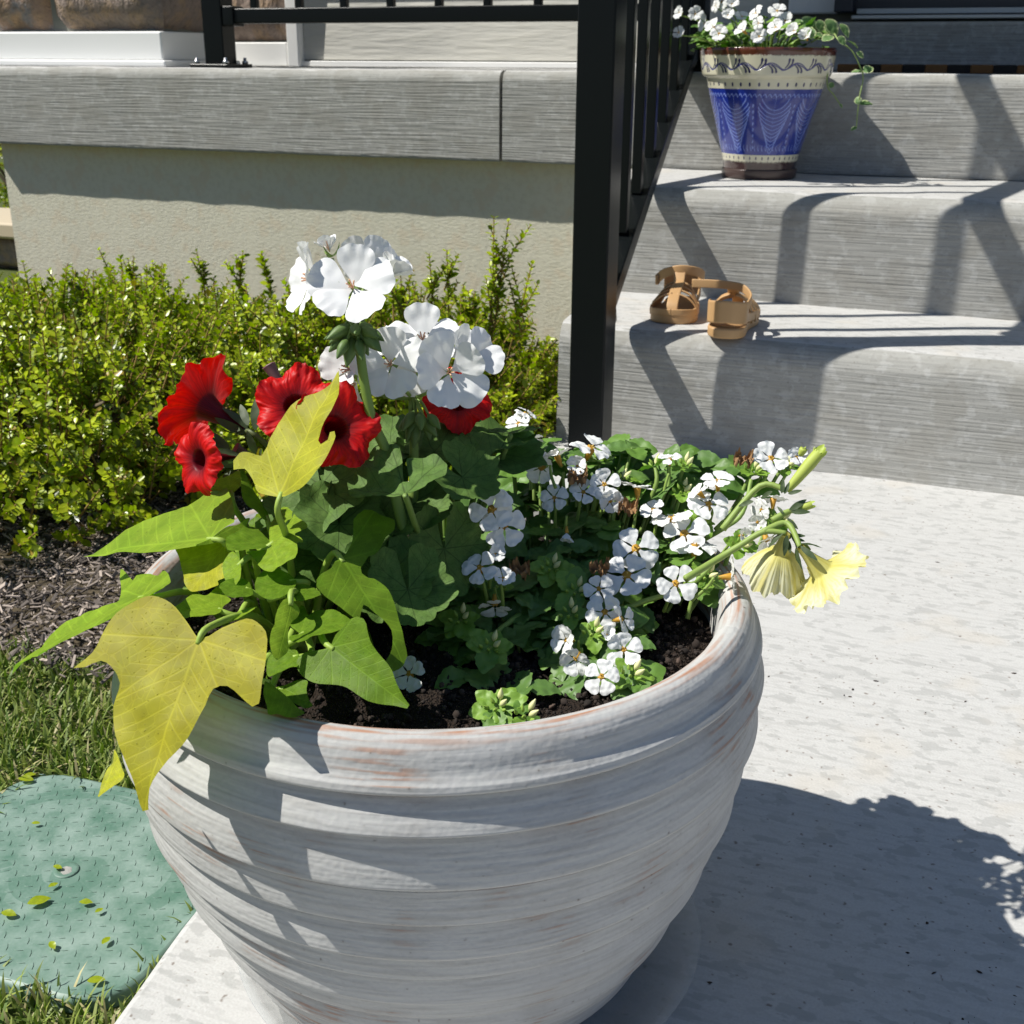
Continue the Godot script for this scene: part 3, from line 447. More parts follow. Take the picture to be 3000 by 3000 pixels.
const VINCA := [
	[Vector3(-0.3434, 0.6055, -2.1855), Vector3(-0.3286, 0.6255, -2.1995), Vector3(0.2831, 0.6318, 0.7216)],
	[Vector3(-0.3162, 0.6179, -2.1668), Vector3(-0.3072, 0.6005, -2.1633), Vector3(0.1204, 0.7911, 0.5997)],
	[Vector3(-0.3038, 0.6177, -2.1601), Vector3(-0.2791, 0.5960, -2.1611), Vector3(0.4388, 0.6905, 0.5751)],
	[Vector3(-0.2798, 0.6110, -2.1554), Vector3(-0.2601, 0.5937, -2.1561), Vector3(0.6047, 0.6731, 0.4258)],
	[Vector3(-0.2778, 0.5913, -2.1367), Vector3(-0.2634, 0.5806, -2.1380), Vector3(0.0221, 0.7777, 0.6283)],
	[Vector3(-0.3321, 0.5962, -2.1632), Vector3(-0.3275, 0.6094, -2.1704), Vector3(-0.2381, 0.6392, 0.7313)],
	[Vector3(-0.3214, 0.6045, -2.1478), Vector3(-0.3214, 0.5893, -2.1416), Vector3(0.0689, 0.6885, 0.7220)],
	[Vector3(-0.3019, 0.5849, -2.1360), Vector3(-0.2863, 0.5958, -2.1466), Vector3(0.1728, 0.8776, 0.4472)],
	[Vector3(-0.3158, 0.5958, -2.1465), Vector3(-0.3004, 0.5937, -2.1517), Vector3(0.1728, 0.8776, 0.4472)],
	[Vector3(-0.2653, 0.5851, -2.1505), Vector3(-0.2451, 0.5787, -2.1559), Vector3(0.2060, 0.9748, -0.0854)],
	[Vector3(-0.2478, 0.5678, -2.1504), Vector3(-0.2340, 0.5614, -2.1533), Vector3(0.5666, 0.6245, 0.5376)],
	[Vector3(-0.2360, 0.5375, -2.1542), Vector3(-0.2516, 0.5407, -2.1494), Vector3(0.1209, 0.9406, 0.3174)],
	[Vector3(-0.2339, 0.5375, -2.1551), Vector3(-0.2202, 0.5474, -2.1645), Vector3(0.4076, 0.7798, 0.4752)],
	[Vector3(-0.2343, 0.4872, -2.1459), Vector3(-0.2395, 0.5002, -2.1492), Vector3(-0.1458, 0.5957, 0.7899)],
	[Vector3(-0.2332, 0.4872, -2.1463), Vector3(-0.2134, 0.4927, -2.1564), Vector3(0.3152, 0.9203, 0.2319)],
	[Vector3(-0.2337, 0.4517, -2.1432), Vector3(-0.2430, 0.4483, -2.1381), Vector3(0.1728, 0.8776, 0.4472)],
	[Vector3(-0.2923, 0.5119, -2.2021), Vector3(-0.2869, 0.5210, -2.2079), Vector3(0.4687, 0.6193, 0.6299)],
	[Vector3(-0.2729, 0.4861, -2.1992), Vector3(-0.2665, 0.4805, -2.1995), Vector3(0.4076, 0.7798, 0.4752)],
	[Vector3(-0.2935, 0.5962, -2.1669), Vector3(-0.3023, 0.6114, -2.1697), Vector3(0.2590, 0.7035, 0.6618)],
	[Vector3(-0.3425, 0.5894, -2.1448), Vector3(-0.3311, 0.6004, -2.1538), Vector3(0.4436, 0.7185, 0.5357)]]
const VINCA_STEMS := [
	[Vector3(-0.3270, 0.5834, -2.1830), Vector3(-0.2939, 0.5984, -2.1677), Vector3(-0.2761, 0.5850, -2.1463), Vector3(-0.2546, 0.5700, -2.1486), Vector3(-0.2391, 0.5440, -2.1557), Vector3(-0.2333, 0.5266, -2.1566), Vector3(-0.2356, 0.4959, -2.1490), Vector3(-0.2348, 0.4517, -2.1428)],
	[Vector3(-0.3118, 0.5793, -2.2103), Vector3(-0.3017, 0.5615, -2.2185), Vector3(-0.2971, 0.5163, -2.2077), Vector3(-0.2847, 0.5006, -2.2062), Vector3(-0.2710, 0.4837, -2.2047)]]

# ---------------------------------------------------------------- small helpers
func numbered(called: String) -> String:
	if not has_node(NodePath(called)):
		return called
	var i := 1
	while has_node(NodePath("%s_%03d" % [called, i])):
		i += 1
	return "%s_%03d" % [called, i]

func thing(called: String, label: String, category: String, at := Vector3.ZERO, group := "", turn := 0.0) -> Node3D:
	var o := Node3D.new()
	o.name = numbered(called)
	add_child(o)
	o.position = at
	o.rotation.y = turn
	tag(o, label, category, group)
	return o

func tag(o: Node, label: String, category := "", group := "", kind := "") -> void:
	if label: o.set_meta("label", label)
	if category: o.set_meta("category", category)
	if group: o.set_meta("group", group)
	if kind: o.set_meta("kind", kind)

func put(called: String, mesh: Mesh, mat: Material, parent: Node3D = null, t := Transform3D.IDENTITY) -> MeshInstance3D:
	var o := MeshInstance3D.new()
	o.mesh = mesh
	o.material_override = mat
	o.transform = t
	if parent == null:
		o.name = numbered(called)
		add_child(o)
	else:
		o.name = called
		parent.add_child(o, true)
	return o

func holder(called: String, parent: Node3D, t := Transform3D.IDENTITY) -> Node3D:
	var o := Node3D.new()
	o.name = called
	parent.add_child(o, true)
	o.transform = t
	return o

func copies(called: String, mesh: Mesh, mat: Material, where: Array, tints: Array, parent: Node3D = null) -> MultiMeshInstance3D:
	var mm := MultiMesh.new()
	mm.transform_format = MultiMesh.TRANSFORM_3D
	mm.use_colors = tints.size() > 0
	mm.mesh = mesh
	mm.instance_count = where.size()
	for i in where.size():
		mm.set_instance_transform(i, where[i])
		if tints.size() > 0: mm.set_instance_color(i, tints[i])
	var o := MultiMeshInstance3D.new()
	o.multimesh = mm
	o.material_override = mat
	o.set_meta("kind", "stuff")
	if parent == null:
		o.name = numbered(called)
		add_child(o)
	else:
		o.name = called
		parent.add_child(o, true)
	return o

func mat(color: Color, rough := 0.8, more := {}) -> StandardMaterial3D:      # colour in linear real-world values
	var m := StandardMaterial3D.new()
	m.albedo_color = Color(color.r, color.g, color.b).linear_to_srgb()
	m.roughness = rough
	for k in more: m.set(k, more[k])
	return m

func leafy(rough: float, through: Color, more := {}) -> StandardMaterial3D:    # tinted by vertex or copy colours
	var m := StandardMaterial3D.new()
	m.vertex_color_use_as_albedo = true
	m.roughness = rough
	m.backlight_enabled = true
	m.backlight = through
	m.cull_mode = BaseMaterial3D.CULL_DISABLED
	for k in more: m.set(k, more[k])
	return m

# ---------------------------------------------------------------- meshes
func build(v: PackedVector3Array, idx: PackedInt32Array, uv := PackedVector2Array(), col := PackedColorArray(), flat := false) -> ArrayMesh:
	if flat:
		var v2 := PackedVector3Array(); var u2 := PackedVector2Array(); var c2 := PackedColorArray(); var i2 := PackedInt32Array()
		for i in idx.size():
			v2.append(v[idx[i]]); i2.append(i)
			if uv.size(): u2.append(uv[idx[i]])
			if col.size(): c2.append(col[idx[i]])
		v = v2; idx = i2; uv = u2; col = c2
	var n := PackedVector3Array()
	n.resize(v.size())
	for i in range(0, idx.size(), 3):
		var a := v[idx[i]]; var b := v[idx[i + 1]]; var c := v[idx[i + 2]]
		var f := (c - a).cross(b - a)
		n[idx[i]] += f; n[idx[i + 1]] += f; n[idx[i + 2]] += f
	for i in n.size():
		n[i] = n[i].normalized() if n[i].length_squared() > 1e-24 else Vector3.UP
	var arr := []
	arr.resize(Mesh.ARRAY_MAX)
	arr[Mesh.ARRAY_VERTEX] = v
	arr[Mesh.ARRAY_NORMAL] = n
	if uv.size(): arr[Mesh.ARRAY_TEX_UV] = uv
	if col.size(): arr[Mesh.ARRAY_COLOR] = col
	arr[Mesh.ARRAY_INDEX] = idx
	var m := ArrayMesh.new()
	m.add_surface_from_arrays(Mesh.PRIMITIVE_TRIANGLES, arr)
	return m

func tube(pts: Array, radii: Array, sides := 8, col := Color(1, 1, 1)) -> ArrayMesh:
	var v := PackedVector3Array(); var idx := PackedInt32Array(); var cols := PackedColorArray()
	var up := Vector3.UP
	var d0: Vector3 = (pts[1] - pts[0]).normalized()
	if absf(d0.dot(up)) > 0.95: up = Vector3.RIGHT
	var n := pts.size()
	for i in n:
		var d: Vector3 = (pts[mini(i + 1, n - 1)] - pts[maxi(i - 1, 0)]).normalized()
		var sx := d.cross(up).normalized()
		var sy := sx.cross(d).normalized()
		up = sy
		for k in sides:
			var a := TAU * k / sides
			v.append(pts[i] + (sx * cos(a) + sy * sin(a)) * radii[i]); cols.append(col)
	for i in n - 1:
		for k in sides:
			var a := i * sides + k; var b := i * sides + (k + 1) % sides
			idx.append_array([a, b, a + sides, b, b + sides, a + sides])
	v.append(pts[0]); v.append(pts[n - 1]); cols.append(col); cols.append(col)
	for k in sides:
		idx.append_array([v.size() - 2, (k + 1) % sides, k])
		idx.append_array([v.size() - 1, (n - 1) * sides + k, (n - 1) * sides + (k + 1) % sides])
	return build(v, idx, PackedVector2Array(), cols)

func smooth(pts: Array, steps := 5) -> Array:
	var out := []
	var n := pts.size()
	for i in n - 1:
		for s in steps:
			out.append(pts[i].cubic_interpolate(pts[i + 1], pts[maxi(i - 1, 0)], pts[mini(i + 2, n - 1)], float(s) / steps))
	out.append(pts[n - 1])
	return out

func taper(n: int, a: float, b: float) -> Array:
	var out := []
	for i in n: out.append(lerpf(a, b, float(i) / maxi(n - 1, 1)))
	return out

func stem(pts: Array, a: float, b: float, col: Color, sides := 7, steps := 5) -> ArrayMesh:
	var s := smooth(pts, steps)
	return tube(s, taper(s.size(), a, b), sides, col)

func lathe(prof: Array, segs := 96, wobble := 0.0, turns := 1.0) -> ArrayMesh:     # prof: Vector2(radius, height) going up the outside
	var v := PackedVector3Array(); var uv := PackedVector2Array(); var idx := PackedInt32Array()
	var total := 0.0
	var along := [0.0]
	for i in range(1, prof.size()):
		total += (prof[i] - prof[i - 1]).length(); along.append(total)
	for i in prof.size():
		for k in segs + 1:
			var a := TAU * k / segs
			var w := 1.0 + wobble * (sin(a * 2.0 + prof[i].y * 21.0) + 0.6 * sin(a * 5.0 + prof[i].y * 47.0 + 1.3))
			v.append(Vector3(cos(a) * prof[i].x * w, prof[i].y, sin(a) * prof[i].x * w))
			uv.append(Vector2(turns * k / segs, 1.0 - along[i] / total))
	for i in prof.size() - 1:
		for k in segs:
			var a: int = i * (segs + 1) + k; var b: int = a + segs + 1
			idx.append_array([a, a + 1, b, a + 1, b + 1, b])
	return build(v, idx, uv)

func ring2(pts: PackedVector2Array) -> PackedVector2Array:
	if Geometry2D.is_polygon_clockwise(pts): pts.reverse()
	return pts

func prism(outline: PackedVector2Array, xf: Transform3D, depth: float, bevel := 0.0) -> ArrayMesh:
	# outline in local xy, pushed along local z from 0 to depth, with rounded rims
	outline = ring2(outline.duplicate())
	var layers := [[0.0, 0.0], [depth, 0.0]]
	if bevel > 0.0:
		layers = [[0.0, bevel], [bevel * 0.3, bevel * 0.3], [bevel, 0.0], [depth - bevel, 0.0], [depth - bevel * 0.3, bevel * 0.3], [depth, bevel]]
	var n := outline.size()
	var v := PackedVector3Array(); var idx := PackedInt32Array()
	for l in layers:
		for i in n:
			var p := outline[i]
			var d := (outline[(i + 1) % n] - outline[(i + n - 1) % n]).normalized()
			p -= Vector2(d.y, -d.x) * l[1]
			v.append(xf * Vector3(p.x, p.y, l[0]))
	for k in layers.size() - 1:
		for i in n:
			var a := k * n + i; var b := k * n + (i + 1) % n
			idx.append_array([a, a + n, b, b, a + n, b + n])
	var tri := Geometry2D.triangulate_polygon(outline)
	var base0 := v.size()
	for i in n: v.append(v[i])
	for i in n: v.append(v[(layers.size() - 1) * n + i])
	for i in range(0, tri.size(), 3):
		var a := tri[i]; var b := tri[i + 1]; var c := tri[i + 2]
		if (outline[b] - outline[a]).cross(outline[c] - outline[a]) < 0:
			var s := b; b = c; c = s
		idx.append_array([base0 + a, base0 + b, base0 + c])
		idx.append_array([base0 + n + a, base0 + n + c, base0 + n + b])
	return build(v, idx, PackedVector2Array(), PackedColorArray(), false)

func rounded(w: float, h: float, r: float, k := 4) -> PackedVector2Array:
	var out := PackedVector2Array()
	for c in [[w / 2 - r, h / 2 - r, 0.0], [-w / 2 + r, h / 2 - r, 90.0], [-w / 2 + r, -h / 2 + r, 180.0], [w / 2 - r, -h / 2 + r, 270.0]]:
		for i in k + 1:
			var a := deg_to_rad(c[2] + 90.0 * i / k)
			out.append(Vector2(c[0] + cos(a) * r, c[1] + sin(a) * r))
	return out

func bar(a: Vector3, b: Vector3, w: float, h: float, r := 0.003, up := Vector3.UP) -> ArrayMesh:   # square tube with eased corners from a to b
	var z := (b - a).normalized()
	if absf(z.dot(up)) > 0.99: up = Vector3.BACK
	var x := up.cross(z).normalized()
	var y := z.cross(x)
	return prism(rounded(w, h, r, 3), Transform3D(Basis(x, y, z), a), (b - a).length(), minf(r, 0.002))

func box(size: Vector3, bevel := 0.003) -> ArrayMesh:      # centred
	return prism(rounded(size.x, size.y, maxf(bevel, 0.0005), 2), Transform3D(Basis.IDENTITY, Vector3(0, 0, -size.z / 2)), size.z, bevel)

func extrude_x(prof: PackedVector2Array, xl: Callable, xr: float, nx := 24, rough := 0.0, dip := 0.0) -> ArrayMesh:
	# prof: Vector2(z, y); left end at x = xl(z), right end at xr
	prof = ring2(prof.duplicate())
	var n := prof.size()
	var v := PackedVector3Array(); var idx := PackedInt32Array()
	var nz := FastNoiseLite.new(); nz.seed = 5; nz.frequency = 6.0
	for i in nx + 1:
		for k in n:
			var p := prof[k]
			var left: float = xl.call(p.x)
			var x := lerpf(left, xr, float(i) / nx)
			var e := rough * nz.get_noise_3d(x, p.y * 2.0, p.x * 2.0)
			v.append(Vector3(x, p.y + e * 0.6, p.x + e))
	for i in nx:
		for k in n:
			var a := i * n + k; var b := i * n + (k + 1) % n
			idx.append_array([a, b, a + n, b, b + n, a + n])
	var tri := Geometry2D.triangulate_polygon(prof)
	var b0 := v.size()
	for k in n: v.append(v[k])
	for k in n: v.append(v[nx * n + k])
	for i in range(0, tri.size(), 3):
		var a := tri[i]; var b := tri[i + 1]; var c := tri[i + 2]
		if (prof[b] - prof[a]).cross(prof[c] - prof[a]) < 0:
			var s := b; b = c; c = s
		idx.append_array([b0 + a, b0 + c, b0 + b])
		idx.append_array([b0 + n + a, b0 + n + b, b0 + n + c])
	return split_sharp(v, idx)

func split_sharp(v: PackedVector3Array, idx: PackedInt32Array) -> ArrayMesh:
	# corner normals averaged only over faces within 35 degrees of each other
	var fn := PackedVector3Array()
	var near := {}
	for i in range(0, idx.size(), 3):
		var f := (v[idx[i + 2]] - v[idx[i]]).cross(v[idx[i + 1]] - v[idx[i]])
		fn.append(f)
		for k in 3:
			var key := Vector3i((v[idx[i + k]] * 20000.0).round())
			if not near.has(key): near[key] = []
			near[key].append(i / 3)
	var m := ArrayMesh.new()
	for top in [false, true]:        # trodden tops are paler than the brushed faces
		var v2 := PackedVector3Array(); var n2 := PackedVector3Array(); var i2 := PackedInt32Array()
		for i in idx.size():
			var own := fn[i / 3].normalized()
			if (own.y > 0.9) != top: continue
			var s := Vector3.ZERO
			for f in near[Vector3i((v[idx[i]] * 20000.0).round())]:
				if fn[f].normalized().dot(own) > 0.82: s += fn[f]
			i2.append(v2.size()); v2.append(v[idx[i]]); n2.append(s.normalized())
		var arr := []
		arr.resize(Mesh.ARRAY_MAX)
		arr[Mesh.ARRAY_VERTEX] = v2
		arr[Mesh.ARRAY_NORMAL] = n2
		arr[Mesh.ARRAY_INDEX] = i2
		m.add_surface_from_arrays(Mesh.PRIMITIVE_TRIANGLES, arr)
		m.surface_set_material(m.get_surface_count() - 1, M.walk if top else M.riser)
	return m

# ---------------------------------------------------------------- leaves and petals
func closed_curve(pts: PackedVector2Array, spacing: float) -> PackedVector2Array:
	var out := PackedVector2Array()
	var n := pts.size()
	for i in n:
		var a := pts[i]; var b := pts[(i + 1) % n]
		var k := maxi(1, int((b - a).length() / spacing))
		for s in k:
			out.append(a.cubic_interpolate(b, pts[(i + n - 1) % n], pts[(i + 2) % n], float(s) / k) if k > 1 else a)
	return out

func blade(outline: PackedVector2Array, length: float, how: Dictionary, col: Color, col2: Color) -> ArrayMesh:
	# a thin leaf or petal: outline in local xy (x runs from the stalk to the tip), bent out of its plane as `how` says
	var cell: float = length / how.get("cells", 14.0)
	var rim := closed_curve(outline, cell * 0.7)
	var lo := Vector2(INF, INF); var hi := Vector2(-INF, -INF)
	for p in rim: lo = lo.min(p); hi = hi.max(p)
	var pts := rim.duplicate()
	var y := lo.y
	var row := 0
	while y < hi.y:
		var x := lo.x + (cell * 0.5 if row % 2 else 0.0)
		while x < hi.x:
			var p := Vector2(x, y)
			if Geometry2D.is_point_in_polygon(p, rim):
				var clear := true
				for q in rim:
					if p.distance_squared_to(q) < cell * cell * 0.3: clear = false; break
				if clear: pts.append(p)
			x += cell
		y += cell * 0.87
		row += 1
	var tri := Geometry2D.triangulate_delaunay(pts)
	var nz := FastNoiseLite.new()
	nz.seed = how.get("seed", 1); nz.frequency = how.get("freq", 2.2) / length; nz.fractal_octaves = 2
	var fold: float = how.get("fold", 0.0); var droop: float = how.get("droop", 0.0); var wave: float = how.get("wave", 0.04)
	var cup: float = how.get("cup", 0.0); var veins: float = how.get("veins", 0.0); var curl: float = how.get("curl", 0.0); var ruffle: float = how.get("ruffle", 0.0)
	var v := PackedVector3Array(); var uv := PackedVector2Array(); var cols := PackedColorArray()
	for p in pts:
		var q := p / length
		var r := q.length()
		var z := fold * sqrt(q.y * q.y + 0.0006) - droop * q.x * absf(q.x) + cup * r * r - curl * pow(maxf(r - 0.55, 0.0), 2.0) + wave * nz.get_noise_2d(p.x, p.y) * (0.4 + r)
		if ruffle > 0.0: z += ruffle * r * r * r * sin(atan2(q.y, q.x) * how.get("lobes", 9.0) + how.get("seed", 1))
		if veins > 0.0: z -= veins * vein_near(q)
		v.append(Vector3(p.x, p.y, z * length))
		uv.append(Vector2((q.x + 0.5) / 1.6, (q.y + 0.8) / 1.6))
		var t := clampf(0.5 + 0.9 * nz.get_noise_2d(p.x * 2.3 + 9.0, p.y * 2.3), 0.0, 1.0)
		cols.append(col.lerp(col2, t))
	var idx := PackedInt32Array()
	for i in range(0, tri.size(), 3):
		var a := tri[i]; var b := tri[i + 1]; var c := tri[i + 2]
		if not Geometry2D.is_point_in_polygon((pts[a] + pts[b] + pts[c]) / 3.0, rim): continue
		if (pts[b] - pts[a]).cross(pts[c] - pts[a]) > 0:
			var s := b; b = c; c = s
		idx.append_array([a, b, c])
	return build(v, idx, uv, cols)

func vein_near(q: Vector2) -> float:     # 1 on a vein of a lobed leaf, falling to 0 beside it
	var best := exp(-pow(q.y / 0.02, 2.0)) if q.x > 0 else 0.0
	for a in [0.75, 1.45, 2.2]:
		var d := Vector2(cos(a), sin(a))
		var p := Vector2(q.x, absf(q.y))
		if p.dot(d) > 0: best = maxf(best, 0.8 * exp(-pow(p.cross(d) / 0.018, 2.0)))
	for x0 in [0.22, 0.4, 0.58, 0.74]:
		var d := Vector2(0.62, 0.78)
		var p := Vector2(q.x - x0, absf(q.y))
		if p.dot(d) > 0: best = maxf(best, 0.5 * exp(-pow(p.cross(d) / 0.014, 2.0)))
	return best

func vein_picture(side: int, palmate: bool, base: float, vein: float, seed_: int) -> Image:
	var nz := FastNoiseLite.new(); nz.seed = seed_; nz.frequency = 6.0 / side; nz.fractal_octaves = 3
	var net := FastNoiseLite.new(); net.seed = seed_ + 1; net.noise_type = FastNoiseLite.TYPE_CELLULAR; net.frequency = 22.0 / side
	net.cellular_return_type = FastNoiseLite.RETURN_DISTANCE2_SUB; net.fractal_type = FastNoiseLite.FRACTAL_NONE
	var spot := FastNoiseLite.new(); spot.seed = seed_ + 2; spot.frequency = 60.0 / side; spot.fractal_octaves = 1
	var img := Image.create(side, side, false, Image.FORMAT_RGB8)
	for j in side:
		for i in side:
			var q := Vector2(float(i) / side * 1.6 - 0.5, float(j) / side * 1.6 - 0.8)
			var w := 0.0
			var p := Vector2(q.x, absf(q.y))
			if palmate:
				for k in 4:
					var d := Vector2(cos(k * 0.78), sin(k * 0.78))
					if p.dot(d) > 0: w = maxf(w, exp(-pow(p.cross(d) / (0.011 - 0.006 * minf(p.length(), 1.0)), 2.0)))
					for b in [0.35, 0.6]:
						for sg in [-0.6, 0.6]:
							var o: Vector2 = p - d * b
							var e: Vector2 = d.rotated(sg)
							if o.dot(e) > 0: w = maxf(w, 0.6 * exp(-pow(o.cross(e) / 0.006, 2.0)))
			else:
				if q.x > 0: w = exp(-pow(q.y / (0.012 - 0.008 * q.x), 2.0))
				for a in [0.75, 1.45, 2.2]:
					var d := Vector2(cos(a), sin(a))
					if p.dot(d) > 0: w = maxf(w, 0.9 * exp(-pow(p.cross(d) / 0.007, 2.0)))
					for b in [0.14, 0.26, 0.38]:
						for sg in [-0.7, 0.7]:
							var o: Vector2 = p - d * b
							var e: Vector2 = d.rotated(sg)
							if o.dot(e) > 0 and o.length() < 0.22: w = maxf(w, 0.5 * exp(-pow(o.cross(e) / 0.004, 2.0)))
				for x0 in [0.16, 0.27, 0.38, 0.49, 0.6, 0.7, 0.8]:
					var o: Vector2 = p - Vector2(x0, 0)
					var e := Vector2(0.68, 0.73)
					if o.dot(e) > 0: w = maxf(w, 0.75 * exp(-pow((o.cross(e) + 0.25 * o.length() * o.length()) / 0.005, 2.0)))
			w = maxf(w, 0.42 * (1.0 - smoothstep(0.02, 0.10, net.get_noise_2d(i, j) + 1.0)))
			var t := clampf(base + 0.09 * nz.get_noise_2d(i, j) + (vein - base) * w, 0.0, 1.0)
			if spot.get_noise_2d(i, j) > 0.86: t *= 0.8
			img.set_pixel(i, j, Color(t, t, t * (1.0 if vein > base else 0.97)))
	return img

func mirror(half: Array) -> PackedVector2Array:      # half outline from the stalk round to the tip, on the +y side
	var out := PackedVector2Array()
	for p in half: out.append(Vector2(p[0], p[1]))
	for i in range(half.size() - 2, 0, -1): out.append(Vector2(half[i][0], -half[i][1]))
	return out

func facing(at: Vector3, z: Vector3, x: Vector3, s := 1.0) -> Transform3D:     # local z looks along z, local x as near to x as can be
	z = z.normalized()
	x = (x - z * x.dot(z)).normalized()
	return Transform3D(Basis(x * s, z.cross(x) * s, z * s), at)

func spread(b: Vector3, t: Vector3, up: Vector3, wide := 1.0) -> Transform3D:   # unit leaf laid from b to t with its face towards up
	var l := (t - b).length()
	var x := (t - b) / l
	var z := (up - x * up.dot(x)).normalized()
	return Transform3D(Basis(x * l, z.cross(x) * l * wide, z * l), b)

func round_leaf(scallops: int, depth: float, sinus: float) -> PackedVector2Array:   # geranium: a scalloped round blade with a notch at the stalk
	var out := PackedVector2Array()
	out.append(Vector2(0.0, 0.0))
	var n := scallops * 5
	for i in n + 1:
		var a := lerpf(-PI + sinus, PI - sinus, float(i) / n)
		var lobe := 0.07 * cos(a * 5.0)
		var r := 0.92 + lobe + depth * absf(sin(float(i) / n * PI * scallops)) - depth
		out.append(Vector2(cos(a) * r + 0.0, sin(a) * r))
	return out

func serrated(n: int, w: float, tooth: float) -> PackedVector2Array:      # ovate leaf with teeth, stalk at 0, tip at 1
	var out := PackedVector2Array()
	for side in [1, -1]:
		for i in range(0, n * 2):
			var t: float = float(i) / (n * 2)
			if side < 0: t = 1.0 - t
			var h: float = w * pow(sin(PI * pow(t, 0.8)), 0.75)
			if i % 2 == 1: h *= 1.0 + tooth
			out.append(Vector2(t, h * side))
	return out

# ---------------------------------------------------------------- pictures of surfaces
func grain(side: int, freq: float, seed_: int, sx := 1, sy := 1, octaves := 4) -> PackedByteArray:
	var nz := FastNoiseLite.new()
	nz.seed = seed_; nz.frequency = freq; nz.fractal_octaves = octaves
	var img := nz.get_seamless_image(side / sx, side / sy)
	if sx > 1 or sy > 1: img.resize(side, side, Image.INTERPOLATE_CUBIC)
	img.convert(Image.FORMAT_L8)
	return img.get_data()

func tile(side: int, base: Color, layers: Array) -> ImageTexture:     # each layer: [bytes, from, to, colour it turns to]
	var out := PackedByteArray()
	out.resize(side * side * 3)
	for i in side * side:
		var r := base.r; var g := base.g; var b := base.b
		for l in layers:
			var t := clampf((l[0][i] / 255.0 - l[1]) / (l[2] - l[1]), 0.0, 1.0)
			if t > 0.0:
				var c: Color = l[3]
				t *= c.a
				r += (c.r - r) * t; g += (c.g - g) * t; b += (c.b - b) * t
		out[i * 3] = int(r * 255.0); out[i * 3 + 1] = int(g * 255.0); out[i * 3 + 2] = int(b * 255.0)
	return ImageTexture.create_from_image(Image.create_from_data(side, side, false, Image.FORMAT_RGB8, out))

func relief(side: int, parts: Array) -> ImageTexture:      # parts: [bytes, share]
	var out := PackedByteArray()
	out.resize(side * side)
	for i in side * side:
		var h := 0.0
		for p in parts: h += p[0][i] * p[1]
		out[i] = clampi(int(h), 0, 255)
	return ImageTexture.create_from_image(Image.create_from_data(side, side, false, Image.FORMAT_L8, out))

func grey(v: float) -> Color:
	return Color(v, v, v).linear_to_srgb()

func lin(r: float, g: float, b: float, a := 1.0) -> Color:
	var c := Color(r, g, b).linear_to_srgb()
	c.a = a
	return c

func world_mat(tex: Texture2D, bump: Texture2D, depth: float, metres: float, rough := 0.9) -> StandardMaterial3D:
	var m := StandardMaterial3D.new()
	m.albedo_texture = tex
	m.roughness = rough
	m.uv1_triplanar = true
	m.uv1_world_triplanar = true
	m.uv1_triplanar_sharpness = 6.0
	m.uv1_scale = Vector3.ONE / metres
	m.metallic_specular = 0.35
	if bump:
		m.heightmap_enabled = true
		m.heightmap_texture = bump
		m.heightmap_scale = depth
	return m

